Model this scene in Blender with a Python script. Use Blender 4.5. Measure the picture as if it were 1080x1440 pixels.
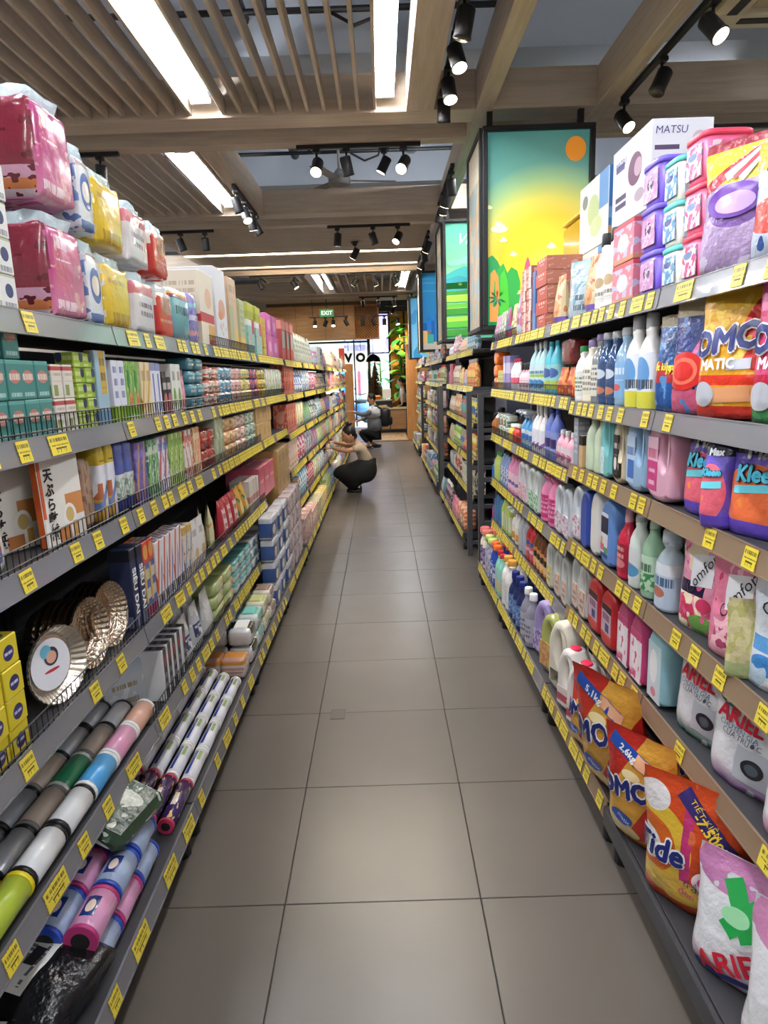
import bpy, bmesh, math, random
from mathutils import Vector, Matrix, noise
from math import sin, cos, pi, radians as rad
random.seed(7)
SC = bpy.context.scene
for o in list(bpy.data.objects): bpy.data.objects.remove(o)
COL = SC.collection
# ---------------------------------------------------------------- camera
YAW, PITCH, ROLL, CAMH, FPX = -.002, .1972, -.0334, 1.5745, 950.0
_f = Vector((sin(YAW)*cos(PITCH), cos(YAW)*cos(PITCH), -sin(PITCH)))
_r = Vector((cos(YAW), -sin(YAW), 0)); _u = _r.cross(_f)
_r2 = _r*cos(ROLL)+_u*sin(ROLL); _u2 = -_r*sin(ROLL)+_u*cos(ROLL)
cd = bpy.data.cameras.new('camera'); cam = bpy.data.objects.new('camera', cd); COL.objects.link(cam)
cd.sensor_fit = 'VERTICAL'; cd.sensor_height = 36; cd.lens = FPX/1440*36; cd.clip_end = 300
mm = Matrix((( _r2.x, _u2.x, -_f.x), (_r2.y, _u2.y, -_f.y), (_r2.z, _u2.z, -_f.z))).to_4x4()
mm.translation = Vector((0, 0, CAMH)); cam.matrix_world = mm
SC.camera = cam
# ---------------------------------------------------------------- colour management, daylight outside
vs = SC.view_settings; vs.view_transform = 'Standard'; vs.look = 'None'; vs.gamma = 1; vs.use_curve_mapping = False
vs.exposure = 0.70
w = bpy.data.worlds.new('sky'); SC.world = w; w.use_nodes = True
bgn = w.node_tree.nodes['Background']; bgn.inputs[0].default_value = (.66, .84, 1.0, 1); bgn.inputs[1].default_value = 4.2
TUBE_E, LED_E, SPOT_W = 95.0, 20.0, 40.0

def lin(c):
    if isinstance(c, str):
        c = c.lstrip('#'); c = [int(c[i:i+2], 16)/255 for i in (0, 2, 4)]
    return tuple(x/12.92 if x <= .04045 else ((x+.055)/1.055)**2.4 for x in c[:3])+(1,)
MATS = {}
def M(name, col, rough=.5, metal=0, trans=0, emis=None, es=0, bump=0, bscale=60, ior=1.45, alpha=1, coat=0):
    k = name
    if k in MATS: return MATS[k]
    m = bpy.data.materials.new(name); m.use_nodes = True; b = m.node_tree.nodes['Principled BSDF']; i = b.inputs
    i['Base Color'].default_value = lin(col); i['Roughness'].default_value = rough; i['Metallic'].default_value = metal
    i['Transmission Weight'].default_value = trans; i['IOR'].default_value = ior; i['Alpha'].default_value = alpha
    i['Coat Weight'].default_value = coat
    if emis: i['Emission Color'].default_value = lin(emis); i['Emission Strength'].default_value = es
    if bump: add_bump(m, bump, bscale)
    MATS[k] = m; return m
def add_bump(m, strength, scale, stretch=None):
    nt = m.node_tree; b = nt.nodes['Principled BSDF']
    tc = nt.nodes.new('ShaderNodeTexCoord'); n = nt.nodes.new('ShaderNodeTexNoise'); n.inputs['Scale'].default_value = scale
    n.inputs['Detail'].default_value = 3; bu = nt.nodes.new('ShaderNodeBump'); bu.inputs['Strength'].default_value = strength
    bu.inputs['Distance'].default_value = .01
    nt.links.new(tc.outputs['Object'], n.inputs['Vector']); nt.links.new(n.outputs[0], bu.inputs['Height']); nt.links.new(bu.outputs[0], b.inputs['Normal'])
def art(key, base, ops, rough=.4, bump=0, bscale=35, metal=0, coat=0):
    """printed surface: layers of flat colour masks over UV (0..1)"""
    if key in MATS: return MATS[key]
    m = M(key, base, rough, metal, coat=coat); nt = m.node_tree; N = nt.nodes; L = nt.links
    if bump: add_bump(m, bump, bscale)
    tc = N.new('ShaderNodeUVMap'); tc.uv_map = 'UVMap'; sp = N.new('ShaderNodeSeparateXYZ'); L.new(tc.outputs[0], sp.inputs[0])
    U, V = sp.outputs[0], sp.outputs[1]
    def mt(op, a, b=None, c=None):
        n = N.new('ShaderNodeMath'); n.operation = op
        for k, x in enumerate((a, b, c)):
            if x is None: continue
            if isinstance(x, (int, float)): n.inputs[k].default_value = x
            else: L.new(x, n.inputs[k])
        return n.outputs[0]
    rg = N.new('ShaderNodeRGB'); rg.outputs[0].default_value = lin(base); cur = rg.outputs[0]
    def rect(u0, v0, u1, v1):
        return mt('MULTIPLY', mt('COMPARE', U, (u0+u1)/2, abs(u1-u0)/2), mt('COMPARE', V, (v0+v1)/2, abs(v1-v0)/2))
    def noi(scale, su=1, sv=1, seed=0):
        cx = N.new('ShaderNodeCombineXYZ'); L.new(mt('MULTIPLY', U, su), cx.inputs[0]); L.new(mt('MULTIPLY', V, sv), cx.inputs[1]); cx.inputs[2].default_value = seed
        n = N.new('ShaderNodeTexNoise'); n.inputs['Scale'].default_value = scale; n.inputs['Detail'].default_value = 1; L.new(cx.outputs[0], n.inputs['Vector'])
        return n.outputs[0]
    for q, op in enumerate(ops):
        t = op[0]; fac = None; colr = [x for x in op[1:] if isinstance(x, str)][0]; src = None
        if t == 'b': fac = mt('COMPARE', V, (op[1]+op[2])/2, abs(op[2]-op[1])/2)
        elif t == 'r': fac = rect(*op[1:5])
        elif t == 'e':
            a = mt('MULTIPLY', mt('SUBTRACT', U, op[1]), 1/op[3]); b = mt('MULTIPLY', mt('SUBTRACT', V, op[2]), 1/op[4])
            fac = mt('LESS_THAN', mt('ADD', mt('MULTIPLY', a, a), mt('MULTIPLY', b, b)), 1)
        elif t == 't':      # small print: u0 v0 u1 v1 lines colour
            n = op[5]; y = mt('MULTIPLY', V, n); fl = mt('FLOOR', y); fr = mt('LESS_THAN', mt('FRACT', y), .55)
            cx = N.new('ShaderNodeCombineXYZ'); L.new(mt('MULTIPLY', U, 14), cx.inputs[0]); L.new(mt('MULTIPLY', fl, 3.7), cx.inputs[1])
            no = N.new('ShaderNodeTexNoise'); no.inputs['Scale'].default_value = 1.6; L.new(cx.outputs[0], no.inputs['Vector'])
            fac = mt('MULTIPLY', mt('MULTIPLY', fr, mt('GREATER_THAN', no.outputs[0], .45)), rect(*op[1:5]))
        elif t == 'n':      # blotches: scale threshold colour, optional rect before colour
            fac = mt('GREATER_THAN', noi(op[1], seed=q*3.1+len(key)), op[2])
            rr = [x for x in op[3:] if not isinstance(x, str)]
            if rr: fac = mt('MULTIPLY', fac, rect(*rr))
        elif t == 'g':      # vertical blend u0 v0 u1 v1 colA(bottom) colB(top)
            mr = N.new('ShaderNodeMapRange'); L.new(V, mr.inputs[0]); mr.inputs[1].default_value = op[2]; mr.inputs[2].default_value = op[4]
            mx = N.new('ShaderNodeMix'); mx.data_type = 'RGBA'; L.new(mr.outputs[0], mx.inputs[0]); mx.inputs[6].default_value = lin(op[5]); mx.inputs[7].default_value = lin(op[6])
            src = mx.outputs[2]; fac = rect(*op[1:5])
        elif t == 'd':      # diagonal band: slope v = a + b*u, half width
            fac = mt('COMPARE', mt('SUBTRACT', V, mt('MULTIPLY', U, op[2])), op[1], op[3])
        mx = N.new('ShaderNodeMix'); mx.data_type = 'RGBA'; L.new(fac, mx.inputs[0]); L.new(cur, mx.inputs[6])
        if src: L.new(src, mx.inputs[7])
        else: mx.inputs[7].default_value = lin(colr)
        cur = mx.outputs[2]
    L.new(cur, N['Principled BSDF'].inputs['Base Color'])
    return m
# ---------------------------------------------------------------- mesh collector
class G:
    def __init__(s): s.v = []; s.f = []; s.uv = []; s.m = []; s.s = []
    def add(s, vs, fs, mat, uvs=None, smooth=False):
        o = len(s.v); s.v += [tuple(v) for v in vs]
        for k, f in enumerate(fs):
            s.f.append([i+o for i in f]); s.m.append(mat[k] if isinstance(mat, list) else mat); s.s.append(smooth)
            s.uv.append(uvs[k] if uvs else [(0.5, 0.5)]*len(f))
        return s
    def join(s, g):
        o = len(s.v); s.v += g.v; s.f += [[i+o for i in f] for f in g.f]; s.uv += g.uv; s.m += g.m; s.s += g.s; return s
    def move(s, x, y, z, rz=0, rx=0, ry=0):
        R = Matrix.Rotation(rz, 3, 'Z') @ Matrix.Rotation(ry, 3, 'Y') @ Matrix.Rotation(rx, 3, 'X'); t = Vector((x, y, z))
        s.v = [tuple(R @ Vector(v)+t) for v in s.v]; return s
    def mesh(s, name):
        me = bpy.data.meshes.new(name); me.from_pydata(s.v, [], s.f)
        ms = []
        for m in s.m:
            if m not in ms: ms.append(m)
        for m in ms: me.materials.append(m)
        me.polygons.foreach_set('material_index', [ms.index(m) for m in s.m]); me.polygons.foreach_set('use_smooth', s.s)
        uvl = me.uv_layers.new(name='UVMap'); uvl.data.foreach_set('uv', [c for f in s.uv for p in f for c in p])
        me.update(); return me
    def box(s, x0, x1, y0, y1, z0, z1, mat, b=0.0, ms=None, mt=None):
        """box with chamfered edges; ms: material of the x sides, mt: of top"""
        ms = ms or mat; mt = mt or mat
        if b <= 0:
            V = [(x, y, z) for x in (x0, x1) for y in (y0, y1) for z in (z0, z1)]
            F = [(0, 4, 5, 1), (6, 2, 3, 7), (2, 0, 1, 3), (4, 6, 7, 5), (1, 5, 7, 3), (0, 2, 6, 4)]
            q = [(0, 0), (1, 0), (1, 1), (0, 1)]
            return s.add(V, F, [mat, mat, ms, ms, mt, mt], [q]*6)
        c = ((x0+x1)/2, (y0+y1)/2, (z0+z1)/2); h = ((x1-x0)/2, (y1-y0)/2, (z1-z0)/2); b = min(b, min(h)*.9)
        V = []; idx = {}
        for sx in (-1, 1):
            for sy in (-1, 1):
                for sz in (-1, 1):
                    for ax in range(3):
                        p = [sx*(h[0]-(b if ax != 0 else 0)), sy*(h[1]-(b if ax != 1 else 0)), sz*(h[2]-(b if ax != 2 else 0))]
                        idx[sx, sy, sz, ax] = len(V); V.append((c[0]+p[0], c[1]+p[1], c[2]+p[2]))
        I = idx; F = []; mm_ = []; U = []
        def uvq(f, ax):
            a, bb = {0: (1, 2), 1: (0, 2), 2: (0, 1)}[ax]; r = []
            for i in f: r.append(((V[i][a]-c[a])/(2*h[a])+.5, (V[i][bb]-c[bb])/(2*h[bb])+.5))
            return r
        for ax, mtl in ((0, ms), (1, mat), (2, mt)):
            for sg in (-1, 1):
                o = [(-1, -1), (1, -1), (1, 1), (-1, 1)]
                f = []
                for a, bb in o:
                    t = [a, bb]; t.insert(ax, sg); f.append(I[t[0], t[1], t[2], ax])
                if (sg < 0) != (ax == 1): f.reverse()
                F.append(f); mm_.append(mtl); U.append(uvq(f, ax))
        for ax in range(3):
            o1, o2 = [k for k in range(3) if k != ax]
            for s1 in (-1, 1):
                for s2 in (-1, 1):
                    k = [0, 0, 0]; k[o1] = s1; k[o2] = s2; k[ax] = -1; k2 = list(k); k2[ax] = 1
                    f = [I[(*k, o1)], I[(*k2, o1)], I[(*k2, o2)], I[(*k, o2)]]
                    F.append(f); mm_.append(mat if ax != 1 else ms); U.append(uvq(f, o1 if h[o1] < 1e9 and ax != 1 else o1))
        for sx in (-1, 1):
            for sy in (-1, 1):
                for sz in (-1, 1):
                    f = [I[sx, sy, sz, a] for a in range(3)]; F.append(f); mm_.append(mat); U.append(uvq(f, 1))
        return s.add(V, F, mm_, U)
    def lathe(s, prof, rx, ry, mat, seg=20, p=2.0, x=0, y=0, cap=True, smooth=True, z=0):
        """prof: [(height, radius factor)]; superellipse section"""
        V = []; n = len(prof); zs = [a for a, _ in prof]; z0, z1 = min(zs), max(zs)
        for (hz, r) in prof:
            for k in range(seg):
                a = -pi/2+2*pi*k/seg; c_, s_ = cos(a), sin(a)
                V.append((x+rx*r*math.copysign(abs(c_)**(2/p), c_), y+ry*r*math.copysign(abs(s_)**(2/p), s_), z+hz))
        F = []; U = []
        def uu(k):
            a = k/seg
            if a > .5: a -= 1
            return .5+a*2
        for i in range(n-1):
            for k in range(seg):
                k2 = (k+1) % seg; F.append((i*seg+k, i*seg+k2, (i+1)*seg+k2, (i+1)*seg+k))
                ua = uu(k); ub = ua+2/seg; va = (zs[i]-z0)/(z1-z0+1e-9); vb = (zs[i+1]-z0)/(z1-z0+1e-9); U.append([(ua, va), (ub, va), (ub, vb), (ua, vb)])
        s.add(V, F, mat, U, smooth)
        if cap:
            o = len(s.v)-len(V)
            for ring, rev in ((0, True), (n-1, False)):
                if prof[ring][1] > .01:
                    f = [o+ring*seg+k for k in range(seg)]
                    if rev: f.reverse()
                    s.f.append(f); s.m.append(mat); s.s.append(False); s.uv.append([(.5, 0 if rev else 1)]*seg)
        return s
    def tube(s, pts, r, mat, seg=8, smooth=True, caps=True):
        pts = [Vector(p) for p in pts]; V = []; F = []
        rr = r if isinstance(r, (list, tuple)) else [r]*len(pts)
        ref = Vector((0, 0, 1))
        for i, p in enumerate(pts):
            d = (pts[min(i+1, len(pts)-1)]-pts[max(i-1, 0)]).normalized()
            if abs(d.dot(ref)) > .95: ref = Vector((1, 0, 0))
            a = d.cross(ref).normalized(); b_ = d.cross(a)
            for k in range(seg):
                t = 2*pi*k/seg; V.append(tuple(p+a*cos(t)*rr[i]+b_*sin(t)*rr[i]))
        for i in range(len(pts)-1):
            for k in range(seg): F.append((i*seg+k, i*seg+(k+1) % seg, (i+1)*seg+(k+1) % seg, (i+1)*seg+k))
        if caps: F.append(tuple(range(seg))[::-1]); F.append(tuple((len(pts)-1)*seg+k for k in range(seg)))
        return s.add(V, F, mat, None, smooth)
    def ball(s, c, r, mat, nu=12, nv=8, sq=(1, 1, 1), p=1.0, seed=None, amp=0, fr=8):
        V = []; F = []; U = []
        def pw(x): return math.copysign(abs(x)**p, x)
        for i in range(nv+1):
            ph = -pi/2+pi*i/nv
            for k in range(nu):
                a = -pi/2+2*pi*k/nu
                q = Vector((pw(cos(ph))*pw(cos(a)), pw(cos(ph))*pw(sin(a)), pw(sin(ph))))
                if amp: q *= 1+amp*noise.noise(q*fr*.5+Vector((seed or 0, 3.3, 0)))
                V.append((c[0]+r*sq[0]*q.x, c[1]+r*sq[1]*q.y, c[2]+r*sq[2]*q.z))
        for i in range(nv):
            for k in range(nu):
                k2 = (k+1) % nu; f = (i*nu+k, i*nu+k2, (i+1)*nu+k2, (i+1)*nu+k); F.append(f)
                U.append([((V[j][0]-c[0])/(2*r*sq[0])+.5, (V[j][2]-c[2])/(2*r*sq[2])+.5) for j in f])
        return s.add(V, F, mat, U, True)
def link(name, me, parent=None, loc=(0, 0, 0), rz=0):
    o = bpy.data.objects.new(name, me); COL.objects.link(o); o.location = loc; o.rotation_euler = (0, 0, rz)
    if parent: o.parent = parent
    return o
def empty(name, loc=(0, 0, 0), rz=0):
    o = bpy.data.objects.new(name, None); COL.objects.link(o); o.location = loc; o.rotation_euler = (0, 0, rz); o.empty_display_size = .05; return o
USED = {}
def tag(o, label, cat, group=None):
    o['label'] = label; o['category'] = cat
    if group: o['group'] = group
    n = len(label.split())
    if n < 4 or n > 16: print('LABEL LENGTH', n, label)
    USED.setdefault(label, []).append(group)
    return o
def struct(name, g, parent=None):
    o = link(name, g.mesh(name) if isinstance(g, G) else g, parent); o['kind'] = 'structure' if not parent else o.get('kind', '')
    if parent: del o['kind']
    return o
FONT_CACHE = {}
def text_geo(body, size, bold=0.0, sx=1, rot=0, shear=0, font_sp=1.0, res=3, fine=0):
    k = (body, size, bold, shear, font_sp, res, fine)
    if k not in FONT_CACHE:
        c = bpy.data.curves.new('t', 'FONT'); c.body = body; c.size = size; c.align_x = 'CENTER'; c.align_y = 'CENTER'; c.offset = bold; c.shear = shear
        c.resolution_u = res; c.space_character = font_sp
        o = bpy.data.objects.new('t', c); COL.objects.link(o); bpy.context.view_layer.update()
        me = bpy.data.meshes.new_from_object(o.evaluated_get(bpy.context.evaluated_depsgraph_get()))
        if fine:
            bm = bmesh.new(); bm.from_mesh(me); bmesh.ops.remove_doubles(bm, verts=bm.verts, dist=1e-6); bmesh.ops.triangulate(bm, faces=bm.faces)
            for _ in range(4):
                es = [e for e in bm.edges if e.calc_length() > fine]
                if not es: break
                bmesh.ops.subdivide_edges(bm, edges=es, cuts=1); bmesh.ops.triangulate(bm, faces=bm.faces)
            bm.to_mesh(me); bm.free()
        FONT_CACHE[k] = ([tuple(v.co) for v in me.vertices], [list(p.vertices) for p in me.polygons])
        bpy.data.objects.remove(o); bpy.data.curves.remove(c); bpy.data.meshes.remove(me)
    V, F = FONT_CACHE[k]
    return [(x*sx*cos(rot)-y*sin(rot), x*sx*sin(rot)+y*cos(rot)) for x, y, _ in V], F
def text_flat(g, body, size, mat, fn, **kw):
    """fn maps flat (x, y) to a 3-D point"""
    cx, cy = kw.pop('at', (0, 0)); V, F = text_geo(body, size, **kw)
    g.add([fn(x+cx, y+cy) for x, y in V], F, mat); return g
# ================================================================ room
def wood(name, c1, c2, scale=3.0, axis=0, rough=.5):
    m = M(name, c1, rough); nt = m.node_tree; N = nt.nodes; L = nt.links
    tc = N.new('ShaderNodeTexCoord'); mp = N.new('ShaderNodeMapping'); L.new(tc.outputs['Object'], mp.inputs[0])
    s = [9, 9, 9]; s[axis] = .7; mp.inputs['Scale'].default_value = s
    n = N.new('ShaderNodeTexNoise'); n.inputs['Scale'].default_value = scale; n.inputs['Detail'].default_value = 5; n.inputs['Distortion'].default_value = .6; L.new(mp.outputs[0], n.inputs[0])
    r = N.new('ShaderNodeValToRGB'); r.color_ramp.elements[0].position = .35; r.color_ramp.elements[1].position = .68
    r.color_ramp.elements[0].color = lin(c1); r.color_ramp.elements[1].color = lin(c2)
    L.new(n.outputs[0], r.inputs[0]); L.new(r.outputs[0], N['Principled BSDF'].inputs['Base Color']); return m
WX = wood('oak along x', '#b8a894', '#cabaa8', axis=0); WY = wood('oak along y', '#b8a894', '#cabaa8', axis=1)
WZ = wood('oak orange', '#b97c42', '#c98f52', axis=2); WP = wood('oak panel', '#b08458', '#c29a6a', axis=0)
MBLK = M('black steel', '#1b1b1d', .5); MDARK = M('charcoal steel', '#3a3a3d', .45); MCEIL = M('dark ceiling paint', '#868f9c', .9)
MGREY = M('grey concrete', '#b4bcc6', .9); MRAIL = M('grey price rail', '#77777c', .25, coat=.5); MKRAFT = M('brown price rail', '#86705a', .4)
MWHITE = M('white plastic', '#eeeeee', .4); MCREAM = M('cream panel', '#d8cdb4', .5)
MTUBE = M('tube lamp glow', '#ffffff', .3, emis='#f0f4fb', es=TUBE_E); MLED = M('led strip glow', '#ffffff', .3, emis='#ffeed2', es=LED_E)
MLENS = M('spot lens glow', '#ffffff', .3, emis='#ffdfae', es=14)
MOFF = M('spot lens off', '#555048', .2)
# floor tiles -------------------------------------------------------
def tile_mat(name, c1, c2):
    m = M(name, c1, .33); nt = m.node_tree; N = nt.nodes; L = nt.links
    g = N.new('ShaderNodeNewGeometry'); n = N.new('ShaderNodeTexNoise'); n.inputs['Scale'].default_value = 1.3; n.inputs['Detail'].default_value = 6; L.new(g.outputs['Position'], n.inputs[0])
    r = N.new('ShaderNodeValToRGB'); r.color_ramp.elements[0].position = .3; r.color_ramp.elements[1].position = .75; r.color_ramp.elements[0].color = lin(c1); r.color_ramp.elements[1].color = lin(c2)
    L.new(n.outputs[0], r.inputs[0]); L.new(r.outputs[0], N['Principled BSDF'].inputs['Base Color'])
    n2 = N.new('ShaderNodeTexNoise'); n2.inputs['Scale'].default_value = 5; n2.inputs['Detail'].default_value = 4; L.new(g.outputs['Position'], n2.inputs[0])
    mr = N.new('ShaderNodeMapRange'); mr.inputs[3].default_value = .285; mr.inputs[4].default_value = .36; L.new(n2.outputs[0], mr.inputs[0]); L.new(mr.outputs[0], N['Principled BSDF'].inputs['Roughness'])
    return m
TM = [tile_mat('floor tile grey', '#59524c', '#645d56'), tile_mat('floor tile warm grey', '#5b554f', '#676059')]
MGROUT = M('dark grout', '#3b3733', .8)
fl = struct('floor', G().box(-6, 6, -3, 22, -.10, -.006, MGROUT)); 
tg = [G().box(-.2985, .2985, -.2985, .2985, -.012, 0, m, b=.0015).mesh('tile') for m in TM]
X0, Y0 = .2533, 1.796
cols_x = [X0-.3-.6*k for k in (3, 2, 1, 0, -1, -2)]
for i, cx in enumerate(cols_x):
    for j in range(-4, 27):
        cy = Y0-.3+.6*j
        if cy > 16.9: continue
        struct('tile', tg[(i*7+j*3) % 5 == 0], fl).location = (cx, cy, 0)
hatch = G(); hx, hy = -.258, 2.98
hatch.box(hx-.032, hx+.032, hy-.045, hy+.045, 0, .0012, M('hatch cover', '#5c5650', .5), b=.001)
for a in (-.033, .032): hatch.box(hx+a, hx+a+.001, hy-.047, hy+.047, 0, .0014, MGROUT)
for a in (-.047, .045): hatch.box(hx-.034, hx+.034, hy+a, hy+a+.001, 0, .0014, MGROUT)
tag(link('floor_hatch', hatch.mesh('floor_hatch')), 'small square cover plate set in the grey floor tile', 'hatch')
# rest of the floor: plain tile sheet outside the aisle
side = G().box(-6, cols_x[0]-.3, -3, 22, -.006, 0, TM[0]).box(cols_x[-1]+.3, 6, -3, 22, -.006, 0, TM[0]).box(cols_x[0]-.3, cols_x[-1]+.3, 16.95, 22, -.006, 0, TM[0])
side.box(cols_x[0]-.3, cols_x[-1]+.3, -3, Y0-.6-.6*4, -.006, 0, TM[0])
struct('tile_field', side, fl)
wm = M('wall paint', '#cfc8bc', .8)
struct('wall_left', G().box(-6.1, -6, -3, 22, 0, 4.5, wm)); struct('wall_right', G().box(6, 6.1, -3, 22, 0, 4.5, wm)); struct('wall_back', G().box(-6, 6, -3.1, -3, 0, 4.5, wm))
ceil = struct('ceiling', G().box(-6.1, 6.1, -3.1, 22, 4.5, 4.6, MCEIL))
for y in (5.4, 8.7, 12.6, 16.0): struct('concrete_beam', G().box(-6, 6, y, y+.35, 3.86, 4.5, MGREY), ceil)
for (x, y0, y1, z, r) in ((-.9, -2, 8.4, 4.1, .05), (.45, 2, 12, 4.25, .09), (1.3, 0, 8.4, 4.2, .04)):
    struct('pipe', G().tube([(x, y0, z), (x, y1, z)], r, MGREY if r > .06 else MBLK, 10), ceil)
for y in (5.1, 8.0): struct('conduit', G().tube([(-2.5, y, 4.0), (.9, y, 4.0)], .02, MBLK, 6).tube([(-.7, y, 4.0), (-.7, y, 4.5)], .02, MBLK, 6).tube([(-.25, y, 3.98), (-.1, y, 3.9), (.05, y, 3.95), (.12, y, 4.15), (.2, y, 4.2)], .012, MBLK, 6), ceil)
# oak grid ----------------------------------------------------------
ZB = 3.42; BH = .26
def beam(x0, x1, y0, y1, m, z0=ZB, z1=ZB+BH): struct('beam', G().box(x0, x1, y0, y1, z0, z1, m, b=.004), ceil)
CR = [(5.27, 5.52), (5.84, 5.98), (8.18, 8.40), (8.78, 8.92), (11.9, 12.1), (12.62, 12.76), (15.6, 15.8), (16.3, 16.44)]
for k, (a, b_) in enumerate(CR):
    beam(-6, .74 if k not in (0, 1) else .74, a, b_, WX)
    if k < 4: beam(.86, 1.6, a, b_, WX); beam(1.71, 6, a, b_, WX)
    else: beam(.86, 6, a, b_, WX)
beam(.74, .86, -3, 17, WY); beam(1.6, 1.71, -3, 12, WY)
beam(.24, .44, -3, 5.27, WY); beam(-1.42, -1.27, 5.98, 8.18, WY, ZB+.0); beam(-1.35, -1.2, 12.76, 15.6, WY); beam(-2.95, -2.8, -3, 5.27, WY)
def slats_y(xs, y0, y1, z=ZB+.02, h=.11, t=.022):
    me = G().box(-t/2, t/2, y0, y1, z, z+h, WY, b=.002).mesh('slat')
    for x in xs: struct('slat', me, ceil).location = (x, 0, 0)
xs = [-2.72+.119*k for k in range(27)]; skip = [(-1.25, -1.10), (-.0, .14)]
slats_y([x for x in xs if x < .24 and not any(a < x < b_ for a, b_ in ((-1.245, -1.12), (.02, .155)))], -2.8, 5.27)
slats_y([-2.9+.13*k for k in range(12) if not -1.72 < -2.9+.13*k < -1.5], 5.98, 8.18)
slats_y([-1.1+.17*k for k in range(1, 11) if abs(-1.1+.17*k-.35) > .0], 12.76, 15.6, h=.12, t=.03)
me = G().box(-2.9, .70, -.011, .011, ZB+.02, ZB+.09, WX, b=.002).mesh('slat')
for k in range(35):
    y = 8.98+.084*k
    if 10.7 < y < 10.82 or y > 11.85: continue
    struct('slat', me, ceil).location = (0, y, 0)
me = G().box(-2.9, .70, -.02, .02, ZB+.02, ZB+.09, WX, b=.002).mesh('slat')
for k in range(10): struct('slat', me, ceil).location = (0, 16.6+.1*k, 0)
# led strips
def led(x0, x1, y0, y1, z, lab):
    o = link('led_strip', G().box(x0, x1, y0, y1, z, z+.02, MLED).mesh('led_strip')); tag(o, lab, 'light')
led(-2.9, .70, 10.74, 10.78, ZB+.03, 'glowing strip across the slatted ceiling, nearest of the white lines')
led(-2.9, .70, 11.84, 11.88, ZB+.06, 'glowing strip across the slatted ceiling before the third beam pair')
led(-2.9, .70, 16.5, 16.54, ZB+.05, 'warm glowing strip across the far slatted ceiling above the sign')
led(-2.3, .70, 12.14, 12.17, ZB+.1, 'glowing strip behind the third oak cross beam of the ceiling')
# fluorescent battens
def batten(x, y0, y1, z, lab):
    t = empty('ceiling_light', (x, (y0+y1)/2, z)); L_ = (y1-y0)/2
    g = G().box(-.07, .07, -L_, L_, 0, .05, M('batten grey', '#333d46', .5), b=.008); link('housing', g.mesh('housing'), t)
    tub = G().tube([(0, -L_+.03, 0), (0, L_-.03, 0)], .0135, MTUBE, 8).mesh('tube_lamp')
    for dx in (-.05, .05): link('tube_lamp', tub, t).location = (dx, 0, -.02)
    for s in (-1, 1): link('lamp_holder', G().box(-.07, .07, s*L_-.015, s*L_+.015, -.04, 0, MWHITE, b=.005).mesh('lamp_holder'), t)
    tag(t, lab, 'light')
batten(.09, 3.6, 5.15, ZB+.09, 'twin tube ceiling light nearest the aisle centre, by the first cross beam')
batten(-1.185, 3.6, 5.15, ZB+.09, 'twin tube ceiling light at the upper left among the slats')
batten(.09, .9, 2.45, ZB+.09, 'added unseen twin tube light overhead, above the camera position')  # this and the next: out-of-view tubes added to light the closed room
batten(-1.185, .9, 2.45, ZB+.09, 'added unseen twin tube light overhead on the left, before the aisle')
batten(-1.6, 6.15, 8.0, ZB+.09, 'twin tube ceiling light beyond the first beam pair, on the left')
batten(-.98, 13.0, 15.3, ZB+.09, 'left tube ceiling light in the far slatted bay')
batten(.52, 13.0, 15.3, ZB+.09, 'right tube ceiling light in the far slatted bay')
batten(1.22, 6.3, 7.9, ZB+.3, 'tube ceiling light behind the second poster, over right shelves')
batten(2.9, 1.5, 3.6, ZB+.3, 'added fill tube light over the neighbouring aisle on the right')  # neighbouring aisle tubes are added to bounce more light onto the ceiling
batten(-3.9, 1.5, 3.6, ZB+.1, 'added fill tube light over the neighbouring aisle on the left')
for k, (x, y, nm) in enumerate(((2.9, 5.9, 'second'), (2.9, 9.9, 'third'), (-3.9, 5.9, 'second'), (-3.9, 9.9, 'third'), (2.9, -2.2, 'rear'), (-3.9, -2.2, 'rear'), (.09, -2.0, 'centre'))):  # further tubes added beside and behind the view as fill
    batten(x, y, y+2.1, ZB+.3 if x > 1 else ZB+.1, 'added fill twin tube light, %s one over the %s' % (nm, 'aisle to the right' if x > 1 else 'aisle to the left' if x < -1 else 'aisle behind the camera'))
# track spots -------------------------------------------------------
def spot_parts(parent, loc, aim, lit, power):
    """one adjustable spot: bracket, head, lens"""
    d = Vector(aim).normalized()
    g = G().box(-.03, .03, -.03, .03, -.03, 0, MBLK, b=.006).tube([(0, 0, -.02), (0, 0, -.10)], .009, MBLK, 8)
    s = link('spot_head', None, parent) if False else link('spotlight', g.mesh('spotlight'), parent); s.location = loc
    c = Vector((0, 0, -.13)); q = d.to_track_quat('Z', 'Y').to_matrix()
    h = G().lathe([(-.07, .80), (-.06, 1), (.06, 1), (.075, 1.08), (.078, .9)], .046, .046, MBLK, 16, cap=True)
    h.box(-.045, .045, -.006, .006, -.03, .03, MBLK)
    h.v = [tuple(q @ Vector(v)+c) for v in h.v]; link('lamp_head', h.mesh('lamp_head'), s)
    l = G().lathe([(.079, .95), (.0795, .02)], .045, .045, MLENS if lit else MOFF, 16)
    l.v = [tuple(q @ Vector(v)+c) for v in l.v]; link('lens', l.mesh('lens'), s)
    if lit and power:
        ld = bpy.data.lights.new('spot_beam', 'SPOT'); ld.energy = power; ld.color = (1, .86, .66); ld.spot_size = rad(62); ld.spot_blend = .7; ld.shadow_soft_size = .035
        lo = bpy.data.objects.new('spot_beam', ld); COL.objects.link(lo); lo.parent = s; lo.location = c+d*.095; lo.rotation_euler = d.to_track_quat('-Z', 'Y').to_euler()
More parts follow.
